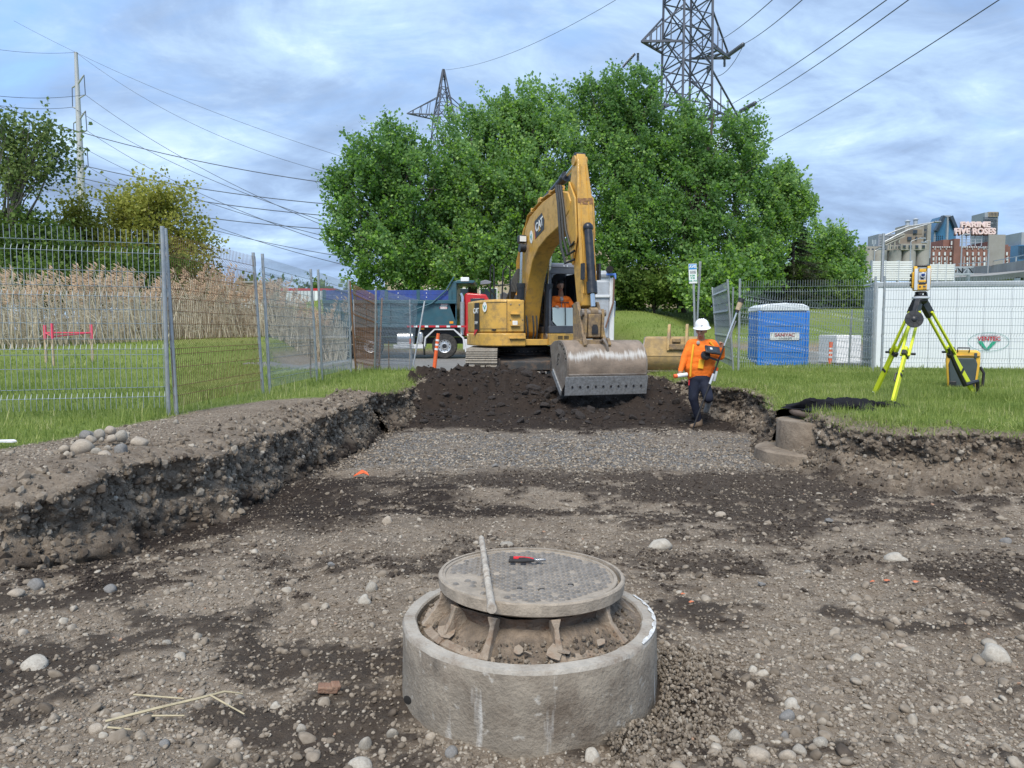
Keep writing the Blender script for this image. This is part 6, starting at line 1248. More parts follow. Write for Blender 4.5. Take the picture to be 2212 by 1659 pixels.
# ------------------------------------------------------------------ surveyor in the pit
def worker():
    gx, gy = 3.06, 12.0; gz = hz(gx, gy); t = thing('person', 'surveyor in orange shirt and white hard hat walking through the pit', 'person', (gx, gy, gz))
    k = lambda cx, cy, y=0.0: (1.895 + .001887*cx - gx, y, 2.863 - .001887*cy - (-.045))       # body points over the ground
    f = Vector((-.48, -.82, -.20)); hc = k(632, 696, -.05)
    cp = [(k(565,955), k(700,955), .132, .132, 0), (k(570,855,.01), k(720,855,.01), .113, .113, 0), (k(575,1050,.01), k(680,1050,.01), .132, .132, 0), (k(560,1010), k(690,1010), .135, .135, 0), (k(590,1085,.02), k(665,1085,.02), .125, .125, 0), (k(570,900), k(715,900), .130, .130, 0), (k(570,815,.02), k(725,815,.02), .095, .09, 0), (k(640,775,.01), k(633,745,-.03), .062, .06, 1)]
    cp += [(k(550,810), k(492,930,-.04), .078, .065, 0), (k(492,930,-.04), k(450,1035,-.12), .062, .045, 0), (k(450,1035,-.12), k(444,1052,-.13), .034, .032, 1)]
    cp += [(k(740,815), k(808,915,-.02), .08, .07, 0), (k(808,915,-.02), k(805,855,-.10), .066, .05, 0), (k(805,852,-.10), k(806,840,-.11), .034, .033, 1)]
    cp += hand(k(443,1052,-.13), (-.1,-.2,-1), (-.8,-.4,.1), 1, 1.0, .75, 1) + hand(k(806,838,-.12), (-.15,-.25,1), (-.9,-.3,.1), 1, 1.0, .8, -1)
    cp += [(k(590,1115,.0), k(575,1280,-.03), .105, .082, 2), (k(575,1280,-.03), k(640,1490,.06), .078, .055, 2), (k(660,1110,.0), k(690,1275,-.14), .105, .085, 2), (k(690,1275,-.14), k(742,1310,.20), .078, .058, 2), (k(600,1110,0), k(660,1110,0), .12, .12, 2)]
    cp += head(hc, f, 1, 1.02)
    b = figure('body', t, cp, ['hi_vis_orange', 'skin_dark', 'navy_cloth'], .011, 11); face_bits(b, hc, f, 1.02)
    # boots
    a = Vector(k(645,1515,.05)); figure('boot', t, [(a, a + Vector((0,0,.06)), .055, .05, 0), (a + Vector((.02,.03,-.012)), a + Vector((-.15,-.10,-.022)), .046, .042, 0)], ['boot_brown'], .012, 4)
    a = Vector(k(752,1325,.22)); figure('boot', t, [(a + Vector((-.02,-.02,.02)), a + Vector((0,.02,-.03)), .055, .055, 0), (a, a + Vector((-.05,.02,-.16)), .050, .045, 0)], ['boot_grey'], .012, 4)
    # hard hat
    h = bpy.data.objects.new('hard_hat', None); col.objects.link(h); h.parent = t; h.location = Vector(hc) + Vector((.01,.015,.062)); h.rotation_euler = (Vector((0,0,1)).rotation_difference(Vector((-.10,-.14,.98)))).to_euler()
    pr = [(.150,-.012),(.142,-.004),(.128,.0),(.124,.035),(.112,.075),(.088,.108),(.05,.128),(.012,.134)]; b = MB(); n = 28; rings = []
    for r, z in pr: rings.append([b.P((r*math.cos(6.2832*j/n)*.93 - (.04 if r > .14 else 0)*max(0,-math.sin(6.2832*j/n - 3.6))*0, r*math.sin(6.2832*j/n)*1.10 - (.018*max(0, -math.sin(6.2832*j/n)) if r > .13 else 0), z - (.012*max(0,-math.sin(6.2832*j/n)) if r > .13 else 0))) for j in range(n)])
    for p, q in zip(rings, rings[1:]):
        for j in range(n): b.F(p[j], p[(j+1)%n], q[(j+1)%n], q[j])
    b.F(*rings[0][::-1]); b.F(*rings[-1]); b.build('shell', 'hat_white', h, ang=60); b = MB()
    for s in (-.035, 0, .035): b.tube([(s,-.115,.055),(s,-.075,.105),(s,0,.134),(s,.075,.112)], .008, 6)
    b.build('ridge', 'hat_white', h, kind='stuff')
    MB().prism([(-.02,.018),(.02,.018),(.0,-.016)], -.003, .003, 'xz').build('badge', 'instrument_grey', h).location = (-.03,-.131,.035)
    # reflective strips, pockets
    for name, pts, r in (('hi_vis_strip', [k(560,815,-.105), k(548,880,-.135), k(535,1000,-.135), k(535,1090,-.11)], .018), ('hi_vis_strip', [k(700,790,-.08), k(735,830,-.075)], .016)): MB().tube(pts, r, 6).build(name, 'hi_vis_yellow', t)
    o = MB().box(-.045,.045,-.01,.01,-.075,.075).build('pocket', 'hi_vis_yellow', t, bevel=.006); o.location = k(622,982,-.145); o.rotation_euler = (0, R(8), 0)
    b = MB().ball(k(600,800,-.10), (.03,.02,.035)); b.build('neck_tag', 'stone_white', t)
    b = MB().tube([k(525,1120,-.12), k(523,1165,-.12)], .012, 6); b.build('belt_tag', 'decal_red', t)
    return gx, gy, gz, k
gx, gy, gz, wk = worker(); O = Vector((gx, gy, gz))
def spray(name, p, d, lb):
    t = thing(name, lb, 'spray can', O + Vector(p)); t.rotation_euler = Vector((0,0,1)).rotation_difference(Vector(d)).to_euler()
    MB().lathe([(.030,-.10),(.033,-.095),(.033,.08),(.026,.092),(.012,.095)], 18).build('can', 'white_paint', t); MB().lathe([(.034,.072),(.034,.125),(.029,.13)], 18).build('cap', 'orange_plastic', t)
spray('spray_can', wk(452,1078,-.16), (-.97,-.15,-.13), 'white spray can with orange cap in the lowered hand'); spray('spray_can', wk(748,1078,-.10), (.22,0,1), 'white spray can with orange cap tucked at the hip')
def pole():
    a = O + Vector(wk(552,1538,-.20)); b_ = O + Vector(wk(945,455,-.17)); a.z = hz(a.x, a.y); d = (b_-a); t = thing('survey_pole', 'slanting prism pole with black controller held by the surveyor', 'survey pole', a); q = lambda f: d*f
    MB().tube([q(0), q(.035), q(.36)], [.004,.013,.015], 10).build('lower_tube', 'machine_black', t); MB().tube([q(.36), q(.44)], .020, 10).build('clamp', 'instrument_grey', t); MB().tube([q(.44), q(.66)], .014, 10).build('middle_tube', 'machine_black', t)
    MB().tube([q(.66), q(.94)], .017, 10).build('upper_tube', 'aluminium', t); MB().tube([q(.72), q(.86)], .011, 8).build('side_rod', 'cab_roof', t).location = (.035, 0, -.01)
    pr = MB().tube([q(.94), q(1.0)], [.040,.044], 16).build('prism_housing', 'wood_stake', t); MB().tube([q(1.0), q(1.03)], [.052,.05], 16).build('prism_cap', 'machine_black', pr); MB().tube([q(.92), q(.945)], .03, 12).build('prism_base', 'machine_black', pr)
    c = O + Vector(wk(700,860,-.27)) - a; m = MB().cbox((0,0,0), (.25,.035,.15)).build('controller', 'machine_black', t, bevel=.012); m.location = c; m.rotation_euler = (R(-40), R(8), R(8))
    MB().cbox((-.01,-.019,.0), (.15,.004,.10)).build('screen', 'glass_dark', m); MB().cbox((-.03,-.0215,.01), (.04,.002,.04)).build('screen_glare', 'truck_white', m)
    r = MB().lathe([(.075,-.03),(.08,0),(.06,.035)], 14).build('bracket_drum', 'machine_black', t); r.location = O + Vector(wk(650,905,-.22)) - a; r.rotation_euler = (R(60), R(20), 0)
    MB().bar(O + Vector(wk(660,915,-.22)) - a, O + Vector(wk(758,950,-.20)) - a, .03, .03).build('bracket_arm', 'machine_black', t)
pole()

# ------------------------------------------------------------------ tripod and instrument
def survey():
    top = Vector((5.42, 9.75, 2.01)); t = thing('tripod', 'bright yellow surveying tripod standing on the grass', 'tripod', (5.42, 9.75, .60)); o0 = Vector((5.42, 9.75, .60)); P = lambda v: Vector(v) - o0
    MB().lathe([(.085,0),(.105,.01),(.105,.03),(.09,.035)], 28, P(top - Vector((0,0,.04)))).build('head_plate', 'instrument_grey', t)
    MB().lathe([(.07,0),(.10,.03),(.10,.06)], 6, P(top - Vector((0,0,.10)))).build('head_block', 'machine_black', t, bevel=.01)
    feet = [Vector((x_, y_, hz(x_, y_)-.02)) for x_, y_ in ((4.76,9.12),(5.28,10.65),(6.72,10.55))]
    for i, f in enumerate(feet):
        h = Vector((f.x-top.x, f.y-top.y, 0)).normalized(); s = Vector((-h.y, h.x, 0)); a = top + h*.085 - Vector((0,0,.10)); d = (f - a); L_ = d.length; d.normalize(); q = lambda x: P(a + d*x*L_)
        lg = bpy.data.objects.new('leg', None); col.objects.link(lg); lg.parent = t
        hb = MB().bar(P(a - d*.04), q(.11), .13, .065, s).build('hinge', 'machine_black', lg, bevel=.01)
        for w in (-1, 1): MB().bar(q(.08) + s*w*.042, q(.52) + s*w*.046, .030, .030, h).build('rail', 'survey_yellow', lg, bevel=.004)
        MB().bar(q(.44), q(.965), .080, .032, s).build('lower_leg', 'survey_yellow', lg, bevel=.005)
        MB().bar(q(.485), q(.525), .15, .055, s).build('clamp', 'machine_black', lg, bevel=.006); MB().tube([q(.50) + s*.07, q(.50) + s*.12], .016, 8).build('clamp_screw', 'machine_black', lg)
        MB().bar(q(.69), q(.715), .078, .045, s).build('strap_band', 'machine_black', lg, bevel=.004)
        MB().tube([q(.955), q(.985), q(1.01)], [.034,.028,.006], 8).build('shoe', 'instrument_grey' if i else 'galvanised', lg); MB().bar(q(.955), q(.96) + h*.08, .05, .014, s).build('foot_step', 'machine_black', lg)
        if i == 0:
            MB().tube([q(.66) - h*.0 + s*.03, q(.69) - s*.05, q(.75) - s*.05, q(.79) + s*.0], .012, 6).build('carry_handle', 'machine_black', lg)
        if i == 2: MB().tube([q(.46) + Vector((-.03,-.04,0)), q(.60) + Vector((-.05,-.05,-.03)), q(.78) + Vector((-.04,-.06,-.10)), q(.90) + Vector((.06,-.04,.10)), q(.96) + Vector((.03,-.05,-.02))], [.02,.03,.034,.03,.02], 6).build('carry_strap', 'machine_black', lg)
    # round black cap hanging on the near leg
    c = Vector((5.13, 9.36, 1.70)); d_ = thing('tripod_disc', 'black round disc hanging from the tripod legs', 'disc', c); d_.rotation_euler = (R(80), R(8), R(-14))
    MB().lathe([(.108,-.010),(.110,0),(.108,.010),(.05,.012)], 36).build('disc', 'machine_black', d_)
    for k in range(8): a = k*.785; o = MB().bar((.045*math.cos(a), .045*math.sin(a), .012), (.095*math.cos(a), .095*math.sin(a), .012), .009, .006).build('disc_rib', 'black_rubber', d_)
    MB().lathe([(.035,0),(.035,.02),(.02,.03)], 18).build('hub', 'machine_black', d_); MB().lathe([(.052,.010),(.055,.015),(.058,.010)], 30).build('disc_ring', 'black_rubber', d_); MB().tube([(0,.10,0),(.02,.19,.0)], .008, 6).build('loop', 'machine_black', d_)
    # total station
    i = thing('total_station', 'yellow and grey robotic total station mounted on the tripod', 'total station', top, R(-22)); i.scale = (.92, .92, .96)
    b = MB().lathe([(.09,-.005),(.09,.012)], 24); b.lathe([(.075,.04),(.08,.055),(.06,.065)], 24)
    b.build('tribrach', 'machine_black', i, kind='stuff')
    for k in range(3): a = k*2.094 + .3; MB().lathe([(.022,.012),(.026,.02),(.022,.042)], 12, (.065*math.cos(a), .065*math.sin(a), 0)).build('foot_screw', 'machine_black', i)
    # alidade: u-shaped yoke, facing -y
    b = MB().box(-.105,.105,-.085,.085,.075,.165); b.build('base_block', 'instrument_yellow', i, bevel=.015)
    for s in (-1, 1):
        y_ = MB().prism([(.150,-.085),(.150,.085),(.31,.085),(.385,.06),(.415,.02),(.415,-.03),(.37,-.075),(.31,-.085)], s*.062, s*.108, 'yz')
        # prism 'yz' takes (y, z) so swap
        y_ = MB().prism([(p[1], p[0]) for p in [(.150,-.085),(.150,.085),(.31,.085),(.385,.06),(.415,.02),(.415,-.03),(.37,-.075),(.31,-.085)]], s*.062, s*.108, 'yz'); y_ = y_.build('yoke', 'instrument_yellow', i, bevel=.01)
        MB().prism([(-.092,.08),(-.092,.31),(-.08,.375),(-.076,.31),(-.076,.08)], s*.058, s*.100, 'yz').build('yoke_face', 'instrument_grey', y_, bevel=.004)
    MB().box(-.10,.10,-.035,.03,.395,.425).build('carry_handle', 'machine_black', i, bevel=.012)
    sp = MB().prism([(-.075,.11),(.07,.11),(.07,.33),(-.075,.33)], -.128, -.108, 'yz').build('battery_door', 'instrument_yellow', i, bevel=.008)
    for z_ in (.16, .225, .285): MB().lathe([(.022,-.128),(.022,-.150),(.016,-.153)], 14, (0, -.03, z_), 'x').build('drive_knob', 'machine_black', i)
    tl = MB().box(-.052,.052,-.078,.07,.19,.345); tl = tl.build('telescope', 'instrument_grey', i, bevel=.012); MB().box(-.044,.044,-.09,-.074,.325,.37).build('sight', 'instrument_yellow', tl, bevel=.006); MB().box(-.046,.046,-.094,-.07,.185,.215).build('tracker_housing', 'instrument_yellow', tl, bevel=.006)
    MB().lathe([(.036,-.078),(.036,-.112),(.030,-.114)], 24, (.004,0,.285), 'y').build('lens_barrel', 'instrument_grey', tl); MB().lathe([(.028,-.112),(.020,-.117),(.006,-.1185)], 24, (.004,0,.285), 'y').build('lens', 'lens_blue', tl)
    MB().box(-.016,.016,-.081,-.077,.228,.244).build('sensor_window', 'machine_black', tl); MB().box(-.045,.045,-.089,-.083,.155,.18).build('gap', 'machine_black', i)
    MB().box(-.06,.06,-.092,-.084,.085,.15).build('control_panel', 'instrument_yellow', i, bevel=.004); MB().box(.012,.045,-.096,-.091,.115,.140).build('display', 'cab_grey', i); MB().lathe([(.013,-.090),(.013,-.097)], 12, (-.028,0,.125), 'y').build('button', 'strap_brown', i); MB().box(.012,.05,-.095,-.091,.092,.099).build('logo_strip', 'strap_brown', i)
    MB().tube([(.10,.05,.40),(.10,.05,.52)], .006, 6).build('antenna', 'machine_black', i)
survey()
def case():
    x, y = 7.40, 12.0; t = thing('instrument_case', 'yellow and grey hard case standing in the grass behind the tripod', 'case', (x, y, hz(x, y) - .01), R(-30))
    b = MB().prism([(-.20,0),(.20,0),(.24,.42),(.235,.58),(.20,.62),(-.20,.62),(-.235,.58),(-.24,.42)], -.17, .20, 'xz'); b.build('shell', 'case_yellow', t, bevel=.03, seg=3)
    MB().prism([(-.17,.02),(.17,.02),(.20,.40),(.17,.50),(-.17,.50),(-.20,.40)], -.20, -.165, 'xz').build('front_panel', 'case_grey', t, bevel=.02); MB().box(-.23,.23,-.195,.205,.525,.545).build('lid_seam', 'boom_yellow', t, bevel=.004)
    for s in (-1, 1): MB().box(s*.13-.05,s*.13+.05,-.225,-.17,.0,.12).build('foot', 'machine_black', t, bevel=.01); MB().box(s*.17-.02,s*.17+.02,-.205,-.17,.50,.58).build('latch', 'case_grey', t, bevel=.005)
    MB().tube([(.245,.0,.35),(.30,.0,.25),(.29,-.02,.05),(.25,0,.02)], .025, 6).build('shoulder_strap', 'machine_black', t); MB().tube([(-.08,-.18,.60),(-.08,-.20,.66),(.08,-.20,.66),(.08,-.18,.60)], .012, 6).build('handle', 'machine_black', t)
    text('marking', '4 9', .07, basis((.237,.02,.555), (0,1,0), (0,0,1)), 'boom_yellow', t)
case()

# ------------------------------------------------------------------ loose bucket on the grass
mat('bucket_dirty', (.42, .29, .13), .8, var=.2, scale=6, dirt=(.24, .185, .13), dirt_amt=.85, dscale=5, bump=.4)
def loose_bucket():
    x, y = 3.62, 16.4; t = thing('digging_bucket', 'muddy yellow spare bucket lying on the grass behind the surveyor', 'bucket', (x, y, hz(x, y)), R(-16)); W = .60
    arc = [(-.52 + .0, .02)] + [(-.10 + .42*math.cos(a), .42 + .42*math.sin(a)) for a in np.linspace(4.4, 1.7, 14)] + [(.25,.84),(.55,.80)]
    arc = [(-.10 - .42*math.sin(a), .40 - .40*math.cos(a)) for a in np.linspace(-.5, 2.9, 18)] + [(.30,.80)]
    inn = [(.94*p[0] + .012, .93*p[1] + .028) for p in arc]; r90 = Matrix.Rotation(R(90), 4, 'Z')
    b = MB(); b.X = r90; b.prism(arc + inn[::-1], -W, W, 'xz'); b.build('shell', 'bucket_dirty', t, ang=40)
    for s in (-1, 1): b = MB(); b.X = r90; b.prism(arc + [(.45,.62),(.35,.12)], s*W, s*(W+.03), 'xz'); b.build('side_plate', 'worn_steel', t, bevel=.006)
    b = MB(); b.X = r90; b.prism([(-.53,.38),(-.50,.38),(-.44,.74),(-.46,.76)], -W+.02, W-.02, 'xz'); b.build('back_plate', 'bucket_dirty', t)
    for s in (-.30, .08): 
        b = MB(); b.X = r90; b.prism([(-.56,.50),(-.50,.80),(-.30,1.06),(-.18,1.08),(-.12,1.0),(-.18,.98),(-.22,.90),(-.12,.80),(-.30,.60)], s-.03, s+.03, 'xz'); b.build('hook_ear', 'bucket_dirty', t, bevel=.01)
    b = MB(); b.X = r90; b.box(-.58,-.40,-.26,.06,.52,.64); b.box(-.56,-.44,-.18,.0,.68,.76); b.build('ear_brace', 'coupler_brown', t, bevel=.01, kind='stuff')
    b = MB(); b.X = r90; b.box(-.45,-.10,-W,W,.03,.06); b.build('wear_plate', 'worn_steel', t)
loose_bucket()

# ------------------------------------------------------------------ trucks
def wheel(parent, x, y, z, r=.52, w=.30, m='aluminium', s=-1):
    t = bpy.data.objects.new('wheel', None); col.objects.link(t); t.parent = parent; t.location = (x, y, z)
    MB().lathe([(.29,-.5*w),(r*.93,-.5*w),(r,-.40*w),(r,.40*w),(r*.93,.5*w),(.29,.5*w)], 40, axis='y', closed=True).build('tyre', 'tyre', t)
    rm = MB().lathe([(.30,-.46*w),(.285,-.48*w),(.27,-.36*w),(.22,-.30*w),(.12,-.36*w),(.10,-.44*w),(.06,-.46*w)], 36, axis='y', caps=False); rm = rm.build('rim', m, t)
    MB().lathe([(.095,-.50*w),(.095,-.36*w)], 20, axis='y').build('hub', 'machine_black', rm)
    for k in range(10):
        a = k*.628; MB().lathe([(.016,-.345*w),(.016,-.30*w)], 8, (.155*math.cos(a), 0, .155*math.sin(a)), 'y').build('lug_nut', 'worn_steel', rm); MB().lathe([(.022,-.336*w),(.022,-.30*w)], 10, (.225*math.cos(a+.3), 0, .225*math.sin(a+.3)), 'y').build('hand_hole', 'hole_black', rm)
    return t
def dump_truck():
    Y = 31.0; z0 = .38; t = thing('dump_truck', 'dump truck with teal box, blue side boards and red cab', 'truck', (0, Y, z0)); X = lambda u: (u-1106)/1579*Y; Z = lambda v: at(1106, v, Y).z - z0
    xl, xr = X(700), X(986); zb, zt = Z(706), Z(655); zs = Z(627); w = 2.4
    b = MB().prism([(xl,zb),(xr,zb),(xr,zt),(xl,zt)], 0, w, 'xz'); b.build('dump_box', 'teal_paint', t, bevel=.03)
    for x in (X(736), X(790), X(842), X(890)): MB().box(x-.06,x+.06,-.09,.0,zb+.08,zt-.05).build('box_rib', 'teal_paint', t, bevel=.01)
    MB().box(xl,xr+.02,-.10,.02,zt-.02,zt+.13).build('top_rail', 'teal_paint', t, bevel=.015); MB().box(xl,xr,-.08,.02,zb-.03,zb+.10).build('bottom_rail', 'teal_paint', t, bevel=.01)
    L_ = xr - xl - .25; n = 4
    for k in range(n):
        for j in range(2): MB().box(xl + L_*k/n + .01, xl + L_*(k+1)/n - .01, -.03, .02, zt+.13 + j*(zs-zt-.13)/2 + .006, zt+.13 + (j+1)*(zs-zt-.13)/2).build('side_board', 'blue_boards', t, bevel=.008)
    for k in range(5): x = xl + L_*k/4 if k else xl + .06; pb = MB().box(x-.07,x+.07,-.05,-.028,zt+.13,zs+.02).build('board_post', 'teal_paint', t)
    for k in range(9):
        x = xl + .2 + L_*k/9
        for z in (zt+.25, zs-.12): MB().lathe([(.025,-.05),(.025,-.055)], 8, (x,0,z), 'y').build('bolt', 'truck_white', t) if k % 2 else None
    # bulkhead and cab protector
    b = MB().prism([(xr-.34,zt),(xr+.02,zb),(xr+.02,Z(612)),(xr+.75,Z(612)+.0),(xr+.80,Z(606)),(xr+.15,Z(604)),(xr-.12,Z(608)),(xr-.28,Z(622))], .0, w, 'xz'); b.build('cab_protector', 'teal_paint', t, bevel=.03)
    MB().tube([(X(873),-.1,Z(680)),(X(935),-.12,Z(655)),(X(965),-.12,Z(628)),(X(982),-.05,Z(598))], .035, 6).build('tarp_arm', 'teal_paint', t)
    MB().box(X(996),X(1014),-.04,.12,Z(608),Z(599)).build('marker_lamp', 'lamp_white', t, bevel=.02)
    for k in range(7): x = X(880) + .46*k; MB().box(x, x+.30, -.088, -.08, zb-.02, zb+.055).build('reflector', 'decal_red', t); MB().box(x+.30, x+.44, -.088, -.08, zb-.02, zb+.055).build('reflector', 'white_paint', t)
    MB().box(X(972),X(980),-.10,-.08,Z(699),Z(694)).build('side_lamp', 'lamp_amber', t); MB().box(X(908),X(917),-.0,.02,Z(712),Z(708)).build('side_lamp', 'lamp_amber', t)
    for u, v in ((959,665),(960,657.5)): MB().box(X(u-7),X(u+7),-.012,-.002,Z(v+2.6),Z(v-2.6)).build('warning_label', 'sign_white', t); text('label_text', 'DANGER', .09, basis((X(u),-.016,Z(v)), (1,0,0), (0,0,1)), 'ink_red', t)
    # chassis, tanks, fenders
    b = MB().box(xl+.3,X(1120),.55,.80,.62,.90); b.box(xl+.3,X(1120),1.55,1.80,.62,.90); b.box(xl+.2,X(1000),.3,2.1,.92,zb); b.build('chassis', 'machine_black', t, kind='stuff')
    MB().lathe([(.30,X(857)),(.33,X(857)+.04),(.33,X(893)-.04),(.30,X(893))], 28, (0,.35,.86), 'x').build('fuel_tank', 'aluminium', t); MB().box(X(902),X(914),.0,.5,.60,1.15).build('air_tank', 'aluminium', t, bevel=.1, seg=4); MB().box(X(850),X(917),-.02,.4,.42,.60).build('side_step', 'truck_white', t, bevel=.02)
    wheel(t, X(960), .20, .53, .53, .32)
    fx = X(960); b = MB(); pts = [(-.86,.55),(-.82,.90),(-.42,1.26),(.42,1.26),(.82,.90),(.94,.32)]
    for p, q in zip(pts, pts[1:]): b.bar((fx+p[0],.2,p[1]), (fx+q[0],.2,q[1]), .52, .035, (0,1,0)) if False else b.prism([p2 for p2 in ((fx+p[0],p[1]),(fx+q[0],q[1]),(fx+q[0]*.95,q[1]-.05),(fx+p[0]*.95,p[1]-.05))], -.06, .48, 'xz')
    b.build('fender', 'truck_white', t, kind='stuff'); MB().box(fx-.90,fx-.86,-.02,.45,.14,.7).build('mud_flap', 'machine_black', t)
    for x in (X(745), X(800)): wheel(t, x, .20, .53, .53, .32)
    # cab, hood, bumper
    xc = X(1003); b = MB().prism([(xc,.95),(X(1082),.95),(X(1082),1.75),(X(1072),1.85),(X(1050),2.72),(xc+.1,2.80),(xc,2.7)], .25, 2.15, 'xz'); cab_ = b.build('cab', 'red_paint', t, bevel=.06, seg=3)
    MB().prism([(X(1016),1.85),(X(1062),1.85),(X(1046),2.55),(X(1016),2.55)], .235, .26, 'xz').build('door_window', 'glass_dark', cab_, bevel=.01); MB().box(X(1012),X(1020),.23,.26,1.62,1.68).build('door_handle', 'chrome', cab_)
    b = MB().prism([(X(1082),.95),(X(1150),.95),(X(1150),1.55),(X(1142),1.66),(X(1082),1.76)], .5, 1.9, 'xz'); b.build('hood', 'red_paint', t, bevel=.08, seg=3)
    MB().box(X(1000),X(1090),.05,.45,.38,.82).build('cab_step', 'truck_white', t, bevel=.02); MB().box(X(1146),X(1156),.2,2.2,.4,.75).build('bumper', 'chrome', t, bevel=.03); wheel(t, X(1103), .22, .53, .53, .30)
    b = MB().tube([(X(1001)-.05,.12,1.0),(X(1001)-.05,.12,2.60),(X(1001)-.12,.12,2.75)], .085, 14); ex = b.build('exhaust_stack', 'chrome', t)
    MB().tube([(X(1001)-.05,.115,1.2),(X(1001)-.05,.115,2.4)], .10, 14).build('heat_shield', 'galvanised', ex)
dump_truck()
def rear_truck():
    Y = 27.5; z0 = hz(3.0, 27.5); xr = (1327-1106)/1579*Y; w = 2.45; xl = xr - w; t = thing('dump_truck', 'pale grey dump truck seen from behind, half hidden by the excavator stick', 'truck', (xl + w/2, Y, z0)); h = w/2; Z = lambda v: at(1106, v, Y).z - z0
    z1, zt = Z(735), Z(594); MB().box(-h,h-.18,.05,4.6,z1,zt).build('dump_box', 'truck_white', t, bevel=.03)
    MB().box(-h+.02,h-.22,.0,.06,z1+.1,zt-.25).build('tailgate', 'truck_grey', t, bevel=.02)
    for z in (Z(640),): MB().box(-h,h-.2,-.07,.02,z-.05,z+.05).build('tailgate_rib', 'truck_white', t, bevel=.015)
    for x in (-.9,.0): MB().box(x-.05,x+.05,-.05,.02,z1+.1,zt-.3).build('tailgate_post', 'truck_grey', t, bevel=.01)
    MB().box(h-.20,h-.02,-.02,.10,z1-.4,zt-.1).build('corner_post', 'truck_white', t, bevel=.02); MB().tube([(-h,.08,zt+.02),(h-.25,.08,zt+.02)], [.12,.15], 10).build('tarp_roll', 'truck_grey', t)
    MB().lathe([(.12,-.25),(.13,.0),(.10,.05)], 18, (h-.22,-.02,zt+.20), 'y').build('exhaust_mouth', 'hole_black', t); MB().box(h-.34,h+.02,-.09,.04,zt-.02,zt+.06).build('blue_bracket', 'tool_blue', t, bevel=.01); MB().box(h-.04,h+.03,-.09,.04,zt-.16,zt-.0).build('blue_bracket', 'tool_blue', t, bevel=.01)
    MB().tube([(h-.05,-.1,zt-.1),(h-.08,-.12,Z(655)),(h-.36,-.14,Z(708))], .035, 6).build('tie_strap', 'strap_brown', t)
    ml = MB().box(h+.12,h+.36,2.4,2.46,Z(683),Z(644)).build('mirror', 'chrome', t, bevel=.02); MB().box(h+.15,h+.33,2.385,2.395,Z(680),Z(647)).build('mirror_glass', 'glass_dark', ml); MB().tube([(h-.1,2.5,Z(641)),(h+.28,2.46,Z(641)),(h+.30,2.46,Z(645))], .02, 6).build('mirror_arm', 'chrome', ml)
    for x, v in ((h+.18,687),(h+.06,694)): MB().ball((x,2.3,Z(v)), .11, 12, 8).build('round_mirror', 'chrome', ml)
    MB().box(-h+.05,h,-.02,.12,.55,.75).build('bumper', 'truck_white', t, bevel=.02); MB().box(h-.28,h+.08,-.06,-.03,.15,z1).build('mud_flap', 'white_paint', t)
    for s in (-1, 1):
        o = wheel(t, s*(h-.30), .7, .53, .53, .56, 'truck_white')
        o.rotation_euler = (0,0,R(90)*s)
    MB().box(-h+.3,h-.3,.3,6.5,.62,1.0).build('chassis', 'machine_black', t); MB().box(-h+.2,h-.1,4.8,6.6,1.0,2.75).build('cab', 'white_paint', t, bevel=.06)
rear_truck()
# ------------------------------------------------------------------ toilet, trailer, signs
def toilet():
    x0, x1, Y = (1640-1106)/1579*20, (1741-1106)/1579*20, 20.0; zb = at(1690, 838, Y).z; zt = at(1690, 672, Y).z; t = thing('portable_toilet', 'blue portable toilet with white roof behind the right fence', 'toilet', ((x0+x1)/2, Y, zb), R(-3)); w = (x1-x0)/2; H = zt - zb
    b = MB().box(-w,w,-.05,1.15,0,H); b.build('cabin', 'potty_blue', t, bevel=.03)
    d = MB().box(-w+.07,w-.07,-.075,-.045,.12,H-.03).build('door', 'potty_blue', t, bevel=.015)
    for k in range(5): MB().box(-w+.14,w-.14,-.09,-.07,.25+.36*k,.36+.36*k).build('door_rib', 'potty_blue', d, bevel=.02)
    for s in (-1, 1): MB().box(s*w-.06,s*w+.035,-.09,.06,0,H).build('corner_post', 'potty_blue', t, bevel=.02)
    b = MB().prism([(-w-.03,H),(w+.03,H),(w+.0,H+.12),(w*.75,H+.19),(0,H+.22),(-w*.75,H+.19),(-w,H+.12)], -.1, 1.2, 'xz'); b.build('roof', 'potty_white', t, bevel=.03)
    MB().box(-.38,.40,-.105,-.095,1.32,1.52).build('sign', 'sign_white', t); text('sign_text', 'SANIVAC', .13, basis((.01,-.112,1.45), (1,0,0), (0,0,1)), 'ink_red', t, bold=.003); text('sign_text', '514-453-2279', .06, basis((.03,-.112,1.36), (1,0,0), (0,0,1)), 'ink', t)
toilet()
